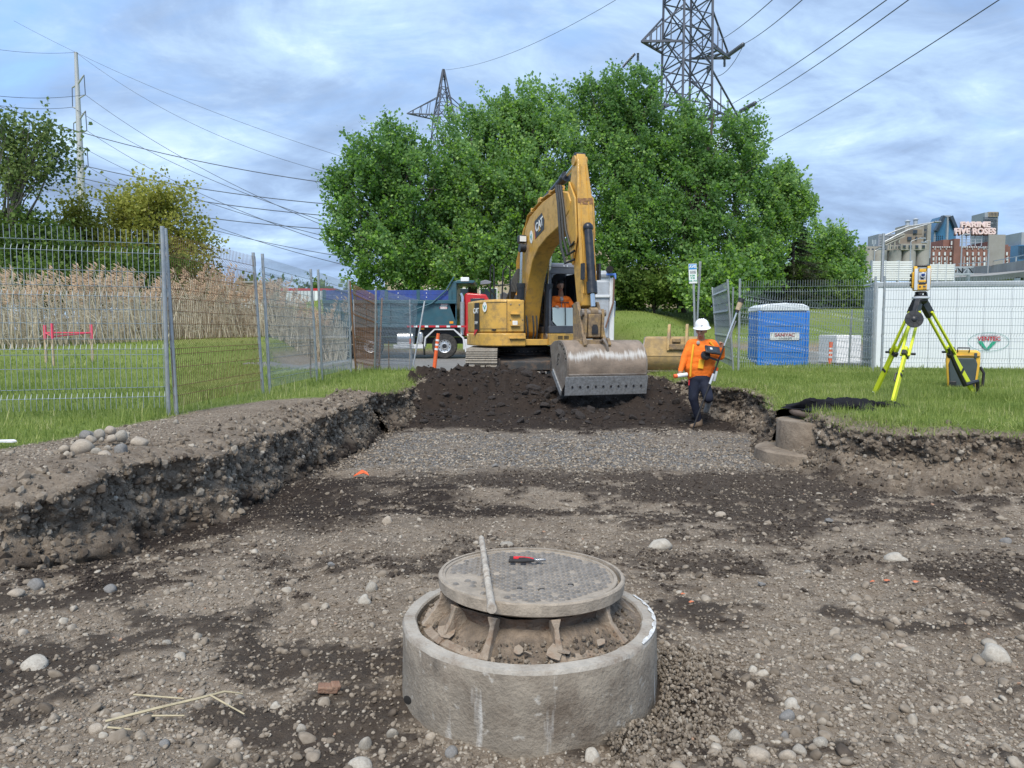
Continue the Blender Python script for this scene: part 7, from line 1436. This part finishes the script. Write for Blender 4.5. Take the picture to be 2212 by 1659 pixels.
def trailer():
    Y = 18.6; x0 = at(1893, 700, Y).x; z0 = .15; zt = at(1893, 612, Y).z; H = zt - z0; t = thing('box_trailer', 'long white box trailer with a green and red emblem behind the fence', 'trailer', (x0, Y, z0), R(-9)); L_ = 7.5
    n = 12
    for k in range(n): 
        p = MB().box(L_*k/n + .004, L_*(k+1)/n - .004, 0, .03, .05, H-.1).build('side_panel', 'trailer_white', t, bevel=.004)
    MB().box(.02,L_-.02,.03,1.1,.05,H-.05).build('box_core', 'trailer_grey', t); MB().box(-.03,L_,-.02,.05,H-.1,H+.02).build('top_rail', 'trailer_grey', t, bevel=.01); MB().box(-.03,L_,-.02,.05,-.03,.06).build('bottom_rail', 'trailer_grey', t, bevel=.01); MB().box(-.10,.01,-.03,.10,-.03,H+.03).build('corner_post', 'trailer_grey', t, bevel=.015)
    MB().box(0,L_,0,1.1,H+.0,H+.03).build('roof', 'trailer_white', t)
    cx = 2.62; cz = 1.13; b = MB(); b.X = basis((cx,-.026,cz), (1,0,0), (0,0,1)); A = [(.47*math.cos(q), .235*math.sin(q)) for q in np.linspace(0, 2*math.pi, 61)]; B = [(.460*math.cos(q), .226*math.sin(q)) for q in np.linspace(0, 2*math.pi, 61)]
    for i in range(60): b.F(*[b.P((*q, 0)) for q in (A[i], A[i+1], B[i+1], B[i])])
    b.build('emblem_oval', 'decal_teal', t); text('emblem_text', 'VENTEC', .135, basis((cx+.01,-.026,cz+.075), (1,0,0), (0,0,1)), 'decal_red', t, bold=.004, sx=1.05); text('emblem_text', 'LES ENTREPRISES', .05, basis((cx,-.026,cz+.145), (1,0,0), (0,0,1)), 'ink', t)
    b = MB(); b.X = basis((cx-.01,-.028,cz-.06), (1,0,0), (0,0,1)); b.prism([(-.24,.084),(-.144,.084),(-.03,-.096),(-.072,-.12)], -.002, .002, 'xy'); b.build('emblem_stroke', 'decal_green', t); b = MB(); b.X = basis((cx-.01,-.028,cz-.06), (1,0,0), (0,0,1)); b.prism([(-.06,-.126),(.036,-.126),(.20,.072),(.09,.072),(-.018,-.084)], -.002, .002, 'xy'); b.build('emblem_stroke', 'decal_green', t)
trailer()
o = MB().box(-.9,.0,0,1.6,0,1.05).build('white_panel_box', 'white_paint', bevel=.03); o.location = (at(1862,700,27).x, 27, .35); tag(o, 'small white box standing on the road left of the trailer', 'box')
def signs():
    Y = 18.2; x = at(1506, 690, Y).x; z0 = hz(x, Y); t = thing('parking_sign', 'leaning white and blue notice sign on a thin metal post', 'sign', (x, Y, z0)); d = Vector((at(1497,570,Y).x - x, 0, at(1497,570,Y).z - z0)); n = d.normalized()
    MB().bar((0,0,-.2), n*d.length*1.0, .05, .03).build('post', 'galvanised', t, bevel=.004); s_ = Vector((n.z, 0, -n.x)); M = basis(n*(d.length - .24) + Vector((-.02,-.035,0)), s_ + Vector((0,.25,0)), n)
    b = MB(); b.X = M; b.box(-.11,.11,-.24,.24,-.004,.004); b.build('sign_plate', 'sign_white', t); b = MB(); b.X = M; b.box(-.105,.105,.10,.225,.004,.006); b.build('sign_header', 'sign_blue', t)
    text('sign_text', 'AVIS', .10, M @ Matrix.Translation((.0,.165,.008)), 'sign_white', t, bold=.003)
    for y in (.06, .035, .01): text('sign_text', 'avis de travaux', .026, M @ Matrix.Translation((.0,y,.006)), 'ink', t)
    for y, q in ((-.05,'8 OH'),(-.11,'D 06'),(-.18,'2 M - 9 H')): text('sign_text', q, .055, M @ Matrix.Translation((-.01,y,.006)), 'decal_green', t, bold=.002)
    Y = 18.7; x = at(1503, 690, Y).x; z0 = hz(x, Y); t = thing('street_sign', 'edge-on grey sign on the post leaning right behind the notice', 'sign', (x, Y, z0)); d = Vector((at(1512,565,Y).x - x, 0, at(1512,565,Y).z - z0)); n = d.normalized()
    MB().bar((0,0,-.2), d, .045, .03).build('post', 'galvanised', t, bevel=.004); M = basis(d - n*.28, (.25,1,0), n); b = MB(); b.X = M; b.box(-.15,.15,-.27,.27,.02,.035); b.build('sign_plate', 'galvanised', t, bevel=.003)
signs()

# ------------------------------------------------------------------ power lines
def pylon(Y, u0, label, top_v, arms, waist, base_w, body_v, member=.13, peak=False):
    """lattice tower: square body tapering from body_v (display row) to the ground, built of angle bars"""
    x = (u0-1106)/1579*Y; z0 = 2.0; t = thing('lattice_tower', label, 'pylon', (x, Y, z0)); Zt = at(u0, top_v, Y).z - z0
    lv = [0, .10, .20, .30, .39, .47, .55, .62, .69, .75, .81, .87, .93, 1.0]; W = lambda f: base_w*(1-f) + waist*f if not peak or f < body_v else waist*(1-(f-body_v)/(1-body_v))*.95 + .25
    rot = R(24); C_, S__ = math.cos(rot), math.sin(rot)
    def cor(f):
        w = W(f)/2; return [Vector((C_*a*w - S__*b_*w, S__*a*w + C_*b_*w, Zt*f)) for a, b_ in ((-1,-1),(1,-1),(1,1),(-1,1))]
    for k in range(4):
        b = MB()
        for p, q in zip(lv, lv[1:]): b.bar(cor(p)[k], cor(q)[k], member*1.5, member*1.5)
        b.build('leg', 'pylon_steel', t)
    b = MB()
    for p, q in zip(lv, lv[1:]):
        A, B = cor(p), cor(q)
        for k in range(4):
            j = (k+1) % 4; b.bar(A[k], B[j], member, member*.6); b.bar(A[j], B[k], member, member*.6); b.bar(B[k], B[j], member, member*.7)
            m = (A[k]+A[j]+B[k]+B[j])*.25; b.bar((A[k]+B[k])*.5, m, member*.6, member*.6); b.bar((A[j]+B[j])*.5, m, member*.6, member*.6)
    b.build('bracing', 'pylon_steel', t, kind='stuff')
    for v, half, rise in arms:
        z = at(u0, v, Y).z - z0; f = z/Zt; f2 = min(1, (z + rise)/Zt); cc, c2 = cor(f), cor(f2); ar = MB()
        for s in (-1, 1):
            dirv = Vector((C_, S__, 0))*s; tip = dirv*half + Vector((0,0,z)); ins = [c for c in cc if c.dot(dirv) > 0]; up = [c for c in c2 if c.dot(dirv) > 0]
            for c in ins: ar.bar(c, tip, member*1.3, member*1.5)
            for c in up: ar.bar(c, tip, member*1.1, member)
            for g in (.3, .55, .8):
                P_ = [c.lerp(tip, g) for c in ins]; Q_ = [c.lerp(tip, g) for c in up]; ar.bar(P_[0], P_[1], member, member); ar.bar(P_[0], Q_[0], member*.7, member*.7); ar.bar(P_[1], Q_[1], member*.7, member*.7); ar.bar(P_[0], ins[1].lerp(tip, max(0, g-.25)), member*.7, member*.7)
        ar.build('cross_arm', 'pylon_steel', t, kind='stuff')
    return t
pylon(78, 1473, 'big lattice power tower rising behind the leafy trees', -330, [(108, 5.6, 3.6), (243, 7.2, 4.0), (-60, 5.0, 3.0)], 3.3, 4.0, .9, .14)
pylon(150, 962, 'smaller distant lattice tower with a pointed top behind the trees', 150, [(255, 7.6, 4.0)], 3.6, 5.0, .80, .14, True)
def insulator(p0, p1, label, n=9, r=.16, name='insulator_string', group='insulator strings of the big tower'):
    p0, p1 = Vector(p0), Vector(p1); b = MB(); d = p1 - p0; pts = []; rr = []
    for k in range(n):
        for f, q in ((.0,.3),(.15,1),(.45,.9),(.6,.3)): pts.append(p0 + d*(k+f)/n); rr.append(r*q)
    b.tube(pts + [p1], rr + [.03], 8); o = b.build(name, 'insulator'); tag(o, label, 'insulator', group)
A = lambda u, v, Y: at(u, v, Y)
insulator(A(1575,118,74), A(1607,95,70), 'slanting insulator string at the right tip of the upper tower arm', 11, .22); insulator(A(1600,240,73), A(1633,222,69), 'slanting insulator string at the right tip of the lower tower arm', 11, .22)
insulator(A(1378,115,77), A(1378,133,77), 'hanging insulator string at the left tip of the upper tower arm', 6, .15); insulator(A(1529,143,77), A(1529,160,77), 'hanging insulator string under the right part of the upper arm', 6, .15); insulator(A(1565,128,76), A(1565,145,76), 'hanging insulator string at the right end of the upper arm', 6, .15); insulator(A(1371,117,77), A(1345,145,80), 'slanting insulator string left of the upper tower arm', 8, .15)
insulator(A(886,268,150), A(886,288,150), 'hanging insulator string on the distant pointed tower', 7, .25, group='insulator of the distant tower')
GP = 'overhead power lines'
def line(p, q, label, sag=1.0, r=.028, n=24):
    p, q = Vector(p), Vector(q); b = MB(); b.tube([p.lerp(q, i/n) - Vector((0,0,sag*4*(i/n)*(1-i/n))) for i in range(n+1)], r, 5, False); o = b.build('power_line', 'cable'); tag(o, label, 'power line', GP)
line(A(1607,95,70), A(1835,-95,28), 'power line rising right from the upper right insulator string', .3); line(A(1553,88,78), A(1765,-90,30), 'power line rising right from behind the upper tower arm', .3); line(A(1580,225,76), A(2105,-140,27), 'power line rising right from behind the lower tower arm', .3); line(A(1633,222,69), A(2150,-140,26), 'power line rising right from the lower right insulator string', .3); line(A(1640,320,77), A(2400,-160,26), 'lowest power line rising right past the tree edge', .3)
line(A(1345,145,80), A(1290,180,95), 'power line leaving left of the big tower towards the trees', .2); line(A(963,151,150), A(1330,0,85), 'thin wire from the tip of the distant tower to the upper right', 1.5, .03)
line(A(1607,95,70), A(1529,160,76), 'slack jumper cable below the upper right tower arm', 1.2, .03); line(A(1633,222,69), A(1612,262,72), 'slack jumper cable below the lower right tower arm', .5, .03); line(A(1345,145,80), A(1378,133,77), 'slack jumper cable left of the tower', .5, .03)
def monopole():
    Y = 100.0; base = at(183, 690, Y); x = at(176, 400, Y).x; t = thing('steel_pole', 'tall pale steel transmission pole on the left', 'pylon', (x, Y, 1.0)); H = at(176, 113, Y).z - 1.0
    MB().tube([(0,0,-1),(0,0,H)], [.75,.22], 14).build('shaft', 'pole_steel', t)
    for v in (183, 260, 338):
        for s, dv in ((-1, 6), (1, -10)):
            z = at(176, v, Y).z - 1.0; zt_ = z + .4; tip = Vector((s*(1.05 if s < 0 else 1.30), -.6*s, z - dv/1579*Y*.25 + (.9 if s > 0 else -.1))); zz = z - 2.4
            MB().tube([(0,0,z), tip], [.15,.08], 7).build('arm', 'pole_steel', t); lo = Vector((tip.x*1.05, tip.y, tip.z - 2.55)); MB().tube([tip, lo], .055, 6).build('insulator', 'insulator', t); MB().tube([(0,0,lo.z - .35), lo], [.11,.07], 7).build('brace', 'pole_steel', t)
            Lb = {(-1,183):'left upper',(1,183):'right upper',(-1,260):'left middle',(1,260):'right middle',(-1,338):'left lower',(1,338):'right lower'}[(s, v)]
            w = Vector((x, Y, 1.0)) + lo; ru = {183:(750,519),260:(740,545),338:(735,580)}[v]; e = A(ru[0] + 8*s, ru[1] + 10*s - 18, 62); line(w, e, 'power line from the %s arm of the steel pole to the trees' % Lb, 1.2, .03); line(w, A(-160, v + 5 - 6*s, 72), 'power line from the %s arm of the steel pole to the left edge' % Lb, .8, .03)
    w = Vector((x, Y, 1.0 + H)); line(w, A(740,380,75), 'thin top wire from the steel pole to the trees', 2.0, .022); line(w, A(-120,85,80), 'thin top wire from the steel pole to the left edge', .6, .022)
monopole()
for i, (p, q, lb) in enumerate([((-120,185,60),(760,402,48),'upper dark cable crossing the left sky'),((-120,270,60),(760,445,48),'second dark cable crossing the left sky'),((-120,300,60),(760,470,48),'third dark cable crossing the left sky'),((-120,345,60),(760,498,48),'lowest dark cable crossing the left sky'),((30,45,90),(760,345,70),'faint thin wire high across the left sky')]): line(A(*p), A(*q), lb, 1.0, .03 if i < 4 else .018)

# ------------------------------------------------------------------ buildings behind the trees
def simple_house(name, label, u0, u1, v0, Y, m, wins, roofm='overpass', depth=10, zb=1.5):
    p0, p1 = at(u0, v0, Y), at(u1, v0, Y); t = thing(name, label, 'building', (p0.x, Y, zb)); w = p1.x - p0.x; H = p0.z - zb
    MB().box(0, w, 0, depth, 0, H).build('wall', m, t); MB().box(-.2, w+.2, -.2, depth+.2, H, H+.35).build('roof', roofm, t)
    for x, z, a, c in wins: f = MB().box(w*x-a/2, w*x+a/2, -.06, .05, z-c/2, z+c/2).build('window', 'noise_panel', t); MB().box(w*x-a/2+.08, w*x+a/2-.08, -.075, -.055, z-c/2+.08, z+c/2-.08).build('pane', 'dark_pane', f)
    return t
simple_house('low_building', 'long beige building glimpsed between the tree trunks', 830, 1330, 528, 66, 'beige_wall', [(.12,3.2,1.6,1.4),(.22,3.2,1.6,1.4),(.33,3.2,1.6,1.4),(.45,3.2,1.6,1.4),(.6,3.2,1.6,1.4),(.75,3.2,1.6,1.4)])
simple_house('low_building', 'pale low building behind the undergrowth on the right', 1330, 1520, 585, 64, 'beige_wall', [(.2,3.0,1.4,1.2),(.5,3.0,1.4,1.2),(.8,3.0,1.4,1.2)])
b = simple_house('brick_tower', 'bit of orange brick building seen through the leaves', 990, 1040, 500, 70, 'mill_brick', [(.5,8.0,1.2,1.2)])
# ------------------------------------------------------------------ city on the right skyline
Q = lambda cx, cy: (1789 + .1912*cx, 433.7 + .1912*cy)
def blk(par, x0, y0, x1, y1, Y, m, name, d=20.0, ref=None, bevel=0):
    a = at(*Q(x0, y1), Y); b_ = at(*Q(x1, y0), Y); o = MB().box(a.x, b_.x, Y, Y + d, a.z, b_.z).build(name, m, par, bevel); return o
def wins(par, m, rects, Y, name='window_rows', lift=.35):
    b = MB()
    for x0, y0, x1, y1 in rects: a = at(*Q(x0, y1), Y); c = at(*Q(x1, y0), Y); b.box(a.x, c.x, Y - lift, Y + .2, a.z, c.z)
    return b.build(name, m, par, kind='stuff')
t = thing('flour_mill', 'red brick mill with a big rooftop letter sign', 'building')
Y = 520.0; blk(t, 1165, 515, 2060, 800, Y, 'mill_brick', 'main_block', 40)
blk(t, 1295, 440, 1420, 560, Y+3, 'mill_brick', 'upper_block', 25); blk(t, 1410, 428, 1490, 790, Y-3, 'mill_brick', 'stair_tower', 20); blk(t, 1815, 458, 1975, 560, Y+3, 'mill_brick', 'upper_block', 25); blk(t, 1970, 495, 2035, 600, Y+2, 'mill_brick', 'upper_block', 25)
r = [(x, 517, x+14, 529) for x in range(1178, 1400, 26)] + [(x, 517, x+14, 529) for x in range(1510, 1840, 26)]; r += [(x, 580, x+18, 618) for x in list(range(1180, 1400, 64)) + list(range(1560, 2040, 64))]; r += [(x, 630, x+9, 735) for x in list(range(1212, 1420, 62)) + list(range(1528, 2040, 62))] + [(x, 640, x+17, 675) for x in list(range(1180, 1400, 64)) + list(range(1562, 2040, 64))] + [(x, 692, x+17, 735) for x in list(range(1180, 1400, 64)) + list(range(1562, 2040, 64))] + [(1444, 470, 1456, 700), (1925, 470, 1936, 520), (1385, 455, 1400, 500)] + [(x, 540, x+10, 550) for x in range(1200, 1400, 64)] + [(x, 540, x+10, 550) for x in range(1560, 1900, 64)]
wins(t, 'pale_pane', r, Y-.5)
b = MB()
for x in (1510, 1560, 1610, 1660, 1730): p = at(*Q(x, 510), Y+8); q = at(*Q(x, 250), Y+8); b.bar(p, q, .5, .5); b.bar(p + Vector((-7,0,0)), q - Vector((0,0,30)), .4, .4); b.bar(p + Vector((7,0,0)), q - Vector((0,0,30)), .4, .4)
for y in (252, 302, 330, 380, 410, 440, 470): b.bar(at(*Q(1480, y), Y+8), at(*Q(1860 if y < 390 else 1740, y), Y+8), .35, .35)
b.build('sign_scaffold', 'overpass_steel', t, kind='stuff')
for s, x, y, h, w in (('FARINE', 1660, 272, 58, 330), ('FIVE ROSES', 1657, 348, 64, 458)):
    p = at(*Q(x, y), Y+6); k = .1912/1579*Y; size = h*k/.70; o = text('sign_letters', s, size, basis(p, (1,0,0), (0,0,1)), 'sign_letter', t, ext=.8, bold=.25); bb = o.dimensions.x; f = w*k/bb; me_ = o.data
    me_.transform(Matrix.Translation(p) @ Matrix.Scale(f, 4, (1,0,0)) @ Matrix.Translation(-p)); o2 = o.copy(); o2.data = o.data.copy(); col.objects.link(o2); o2.name = 'sign_letter_edge'; o2.data.materials.clear(); o2.data.materials.append(MATS['sign_edge']); o2.location = (.9, 1.8, -.7)
t = thing('grain_silo', 'grey concrete grain silos with stepped tower on the skyline', 'silo'); Y = 440.0
for k, (x0, x1) in enumerate(((440,530),(530,700),(700,862),(862,1025),(1025,1180))):
    a = at(*Q(x0, 800), Y); c = at(*Q(x1, 556), Y); r_ = (c.x-a.x)/2; MB().lathe([(r_,a.z-5),(r_,c.z)], 24, (a.x + r_, Y + r_, 0)).build('silo', 'silo_concrete', t)
blk(t, 820, 485, 1113, 556, Y, 'old_concrete', 'gallery', 12); blk(t, 670, 500, 822, 560, Y+2, 'old_concrete', 'gallery', 12); blk(t, 800, 375, 1065, 487, Y+4, 'brown_block', 'upper_block', 12); blk(t, 960, 322, 1066, 380, Y+4, 'brown_block', 'upper_block', 12); blk(t, 865, 275, 1120, 480, Y+14, 'old_concrete', 'head_house', 12); blk(t, 1112, 255, 1166, 560, Y+10, 'old_concrete', 'lift_tower', 12); blk(t, 330, 515, 700, 620, Y+20, 'old_concrete', 'low_wing', 14); blk(t, 565, 375, 760, 520, Y+30, 'tower_stone', 'rear_block', 14)
for k, (x0, y0, x1, y1) in enumerate([(840,497,880,535),(905,497,950,535),(980,497,1022,535),(1055,497,1098,535),(690,512,725,545),(740,512,772,545),(790,505,812,545)]): wn_ = wins(t, 'old_concrete', [(x0, y0, x1, y1)], Y - .1, 'window'); wins(wn_, 'dark_pane', [(x0+6, y0+6, x1-6, y1-6)], Y - .5, 'pane')
wins(t, 'dark_pane', [(895,408,940,445),(985,408,1005,440),(1085,370,1100,405),(1085,425,1100,460),(1085,320,1108,340),(960,330,1005,370)] + [(x, 540, x+20, 565) for x in range(400, 640, 46)] + [(580, y, 750, y+5) for y in range(400, 500, 18)], Y + 3.4)
b = MB()
for x0, y0, x1, y1 in ((640,480,860,378),(640,495,860,395)): b.bar(at(*Q(x0, y0), Y-6), at(*Q(x1, y1), Y-6), 1.2, 1.2)
for x, y in ((700,545),(750,545),(800,480)): b.bar(at(*Q(x, y), Y-6), at(*Q(x, y-100), Y-6), .7, .7)
b.build('conveyor', 'old_concrete', t, kind='stuff')
for x, y in ((895,282),(985,262),(205,325),(232,300)):
    if x > 500: p = at(*Q(x, y+12), Y+16); MB().lathe([(1.2,0),(1.2,3),(1.8,3.2),(.6,4.2)], 12, p).build('roof_vent', 'overpass_steel', t)
t = thing('glass_tower', 'blue glass tower with a steep pointed top', 'skyscraper'); Y = 1500.0
pts = [(1185,800),(1185,355),(1212,350),(1212,335),(1300,172),(1383,172),(1442,320),(1442,800)]; P_ = [at(*Q(*p), Y) for p in pts]; MB().prism([(p.x, p.z) for p in P_], Y, Y+40, 'xz').build('body', 'tower_glass', t)
wins(t, 'tower_stone', [(1300,165,1385,182),(1322,185,1332,440),(1352,185,1342,440),(1188,352,1212,500)], Y, 'piers', 1.0); wins(t, 'dark_pane', [(x, y, x+10, y+10) for x in range(1195, 1300, 22) for y in range(395, 500, 22)], Y, 'window_rows', 1.2)
for a_, c_ in (((1212,345),(1303,175)), ((1440,322),(1380,175))): MB().bar(at(*Q(*a_), Y-3), at(*Q(*c_), Y-3), 9, 6).build('gable_edge', 'dark_pane', t)
t = thing('office_tower', 'tall pale office tower with a copper crown behind the letter sign', 'skyscraper'); Y = 1400.0; blk(t, 1740, 132, 1925, 800, Y, 'tower_stone', 'body', 40); blk(t, 1812, 124, 1925, 180, Y-2, 'beige_wall', 'crown', 30)
wins(t, 'dark_pane', [(x, y, x+9, y+8) for x in range(1750, 1915, 15) for y in range(188, 500, 15)] + [(x, 132, x+7, 172) for x in range(1822, 1920, 16)], Y - 2.5, lift=1.0)
t = thing('office_tower', 'dark blue office block at the right edge of the skyline', 'skyscraper'); Y = 1100.0; blk(t, 2140, 498, 2500, 800, Y, 'tower_glass', 'body', 40); blk(t, 2180, 355, 2500, 500, Y+5, 'tower_stone', 'upper_block', 40); wins(t, 'dark_pane', [(x, y, x+9, y+7) for x in range(2150, 2230, 16) for y in range(510, 660, 14)], Y, lift=1.0)
t = thing('antenna_tower', 'small round tower with a mast behind the right tree', 'tower'); p = at(*Q(183, 420), 300.0); MB().lathe([(1.25,-12),(1.25,2.6),(1.45,2.8),(1.45,3.3),(.8,3.8)], 20, p).build('drum', 'tower_stone', t); MB().tube([p + Vector((1.4,0,3)), p + Vector((1.4,0,8.5))], [.08,.04], 6).build('mast', 'overpass_steel', t); MB().lathe([(1.28,.6),(1.28,1.6)], 20, p).build('window_band', 'dark_pane', t)
t = thing('antenna', 'small rooftop antenna left of the silos', 'antenna'); p = at(*Q(515, 515), 430.0); MB().tube([p, p + Vector((0,0,3.6))], .3, 6).build('mast', 'overpass_steel', t)
for s in (-.9, .9): MB().box(p.x+s-.25, p.x+s+.25, p.y-.2, p.y+.2, p.z+1.2, p.z+3.8).build('panel', 'overpass_steel', t)
# noise barriers, gantry, overpass, lamps
def barrier(x0, y0, x1, y1, Y, lb):
    t = thing('noise_barrier', lb, 'barrier'); a = at(*Q(x0, y1), Y); c = at(*Q(x1, y0), Y); n = 9; m_ = 3
    for j in range(m_):
        for k in range(n): MB().box(a.x + (c.x-a.x)*j/m_ + .03, a.x + (c.x-a.x)*(j+1)/m_ - .03, Y, Y+.15, a.z + (c.z-a.z)*k/n + .02, a.z + (c.z-a.z)*(k+1)/n - .02).build('slat', 'noise_panel', t)
    for j in range(m_+1): x = a.x + (c.x-a.x)*j/m_; MB().box(x-.06, x+.06, Y+.02, Y+.3, 0, c.z+.05).build('post', 'overpass_steel', t)
barrier(495, 680, 952, 900, 60, 'white slatted barrier behind the trailer, left of the instrument'); barrier(1140, 716, 1432, 900, 64, 'white slatted barrier behind the trailer, right of the instrument')
t = thing('sign_gantry', 'grey truss gantry running across behind the trailer', 'gantry'); Y = 72.0
b = MB()
for y in (748, 826):
    for d in (0, 1.2): p, q = at(*Q(420, y+18), Y), at(*Q(1640, y), Y); b.bar(p + Vector((0,d,0)), q + Vector((0,d,0)), .13, .13)
p0, p1, q0, q1 = at(*Q(420, 766), Y), at(*Q(1640, 748), Y), at(*Q(420, 844), Y), at(*Q(1640, 826), Y)
for k in range(20):
    f, g = k/20, (k+1)/20; a, c, d, e = p0.lerp(p1, f), q0.lerp(q1, f), p0.lerp(p1, g), q0.lerp(q1, g); b.bar(a, e if k % 2 else c, .07, .07); b.bar(c if k % 2 == 0 else a, d if k % 2 == 0 else e, .07, .07); b.bar(a, c, .07, .07)
b.build('truss', 'overpass_steel', t, kind='stuff')
for x in (1630, 425): p = at(*Q(x, 740), Y); MB().tube([(p.x, p.y+.6, 0), (p.x, p.y+.6, p.z)], .16, 8).build('upright', 'overpass_steel', t)
t = thing('overpass', 'concrete highway overpass curving in from the right', 'bridge'); V = []
path = [(1480,745,210),(1640,742,180),(1900,722,150),(2212,672,118),(2700,600,90)]
def sweep(name, m, dz0, dz1, w0, w1):
    b = MB(); rows = []
    for x, y, Y in path: p = at(*Q(x, y), Y); rows.append([b.P((p.x, p.y + w0, p.z + dz1)), b.P((p.x, p.y + w1, p.z + dz1)), b.P((p.x, p.y + w1, p.z + dz0)), b.P((p.x, p.y + w0, p.z + dz0))])
    for p, q in zip(rows, rows[1:]):
        for k in range(4): b.F(p[k], p[(k+1)%4], q[(k+1)%4], q[k])
    b.F(*rows[0]); b.F(*rows[-1][::-1]); return b.build(name, m, t, ang=60)
sweep('parapet', 'overpass', -1.6, 0, 0, 1); sweep('deck', 'overpass', -2.3, -1.55, .6, 14); sweep('girder', 'overpass_steel', -4.0, -2.2, 2.0, 3.2); sweep('girder', 'overpass_steel', -4.0, -2.2, 8.0, 9.2)
sweep('railing', 'overpass_steel', .75, .9, .4, .5)
for x, y, Y in [(1500,745,207),(1660,740,178),(1830,728,158),(2000,706,140),(2140,684,126),(2300,660,112)]:
    p = at(*Q(x, y), Y); MB().box(p.x-.8, p.x+.8, p.y+1, p.y+12, -2, p.z-4.6).build('pier', 'overpass', t); MB().box(p.x-1.6, p.x+1.6, p.y+.6, p.y+13, p.z-5.0, p.z-4.0).build('pier_cap', 'overpass', t); MB().box(p.x-.07, p.x+.07, p.y+.35, p.y+.5, p.z-.1, p.z+.8).build('rail_post', 'overpass_steel', t)
t = thing('embankment_wall', 'dark underside wall behind the overpass piers', 'wall'); a = at(*Q(1130, 905), 230); MB().box(a.x, a.x+180, 232, 236, -3, a.z+2).build('wall', 'dark_pane', t)
def lamp(x, y0, Y, arms, lb, r=.09):
    p = at(*Q(x, y0), Y); t = thing('street_lamp', lb, 'street lamp', (p.x, p.y, 0), group='street lamps on the right'); MB().tube([(0,0,0),(0,0,p.z)], [r*1.3, r*.8], 8).build('pole', 'galvanised', t)
    for (x0, y0_), (xm, ym), (x1, y1) in arms:
        a, m, e = (at(*Q(*q), Y) - Vector((p.x, p.y, 0)) for q in ((x0, y0_), (xm, ym), (x1, y1))); MB().tube([a, a.lerp(m,.5) + Vector((0,0,.02)), m, e], r*.45, 6).build('arm', 'galvanised', t)
        if arms.index(((x0, y0_), (xm, ym), (x1, y1))) == 0: k = Y/1579*.1912; hd = MB().box(-30*k, 40*k, -.15, .15, -6*k, 8*k).build('lamp_head', 'galvanised', t, bevel=.02); hd.location = e; MB().lathe([(6*k,0),(6*k,10*k)], 8, (0,0,8*k)).build('photocell', 'machine_black', t).location = e
lamp(625, 370, 38, [((625,398),(900,290),(1220,240)), ((625,470),(900,330),(1150,256))], 'nearest street lamp with a long arm above the right fence')
for x, y, Y, ax, ay, lb in ((525,570,170,600,545,'distant street lamp left of the near lamp pole'),(935,460,160,1060,425,'distant street lamp in front of the grey silos'),(1155,450,170,1080,470,'distant street lamp at the right end of the silos'),(1515,385,150,1560,380,'distant tall lamp pole before the brick mill'),(1815,560,150,1730,530,'distant street lamp right of the brick mill centre')): lamp(x, y, Y, [((x,y),((x+ax)/2,(y+ay)/2 - 8),(ax,ay))], lb, .16)
t = thing('overhead_sign', 'small square highway sign standing on the overpass', 'sign'); p = at(*Q(1903, 560), 152); MB().box(p.x-1.7, p.x+1.7, p.y, p.y+.3, p.z-3.2, p.z+3.2).build('panel', 'overpass', t); MB().tube([(p.x, p.y+.2, p.z-12), (p.x, p.y+.2, p.z)], .2, 8).build('post', 'strap_brown', t)
# ------------------------------------------------------------------ far left: parked cars, trailer
def car(u, v, Y, lb, m='far_car_white', rz=0.0):
    p = at(u, v, Y); t = thing('parked_car', lb, 'car', p, rz, 'cars beyond the reeds'); MB().prism([(-2.1,.3),(2.1,.3),(2.15,.7),(1.9,.85),(1.2,.92),(.6,1.38),(-.9,1.42),(-1.7,.95),(-2.1,.85)], -.85, .85, 'xz').build('body', m, t, bevel=.08, seg=3); MB().prism([(1.12,.92),(.56,1.32),(-.86,1.36),(-1.6,.95)], -.865, .865, 'xz').build('windows', 'glass_dark', t)
    for x in (-1.35, 1.35):
        for y in (-.78, .78): MB().lathe([(.20,-.1),(.32,-.1),(.32,.1),(.2,.1)], 18, (x, y, .32), 'y').build('wheel', 'tyre', t)
car(505, 678, 46, 'white car half hidden in the reeds, the nearer one', rz=.3); car(445, 668, 52, 'white car half hidden in the reeds, farther left', rz=.3)
p = at(655, 657, 110); t = thing('freight_trailer', 'distant white freight trailer with a red top edge', 'trailer', p); MB().box(-4.8,4.8,0,2.4,.0,2.3).build('box', 'trailer_white', t); MB().box(-4.82,4.82,-.03,2.4,2.0,2.35).build('top_band', 'decal_red', t)
for k in range(18): MB().box(-4.7+.53*k,-4.62+.53*k,-.06,.0,.1,2.0).build('rib', 'trailer_grey', t)
for x in (-3.6,-2.6,3.4): MB().lathe([(.5,-.2),(.5,.2)], 16, (x,.2,-.3), 'y').build('wheel', 'tyre', t)
p = at(580, 663, 62); t = thing('traffic_barrel', 'orange traffic barrel beyond the reeds', 'barrel', p - Vector((0,0,.3))); MB().lathe([(.32,0),(.30,.35),(.27,.36),(.26,.7),(.23,.71),(.21,1.05)], 18).build('barrel', 'orange_plastic', t); MB().lathe([(.302,.2),(.30,.32)], 18).build('stripe', 'white_paint', t)
p = at(552, 632, 90); t = thing('site_hut', 'small pale hut beyond the reeds left of the freight trailer', 'hut', p); MB().box(-2.0,2.0,0,3,-1.2,1.2).build('wall', 'beige_wall', t); MB().box(-2.2,2.2,-.2,3.2,1.2,1.4).build('roof', 'trailer_grey', t)
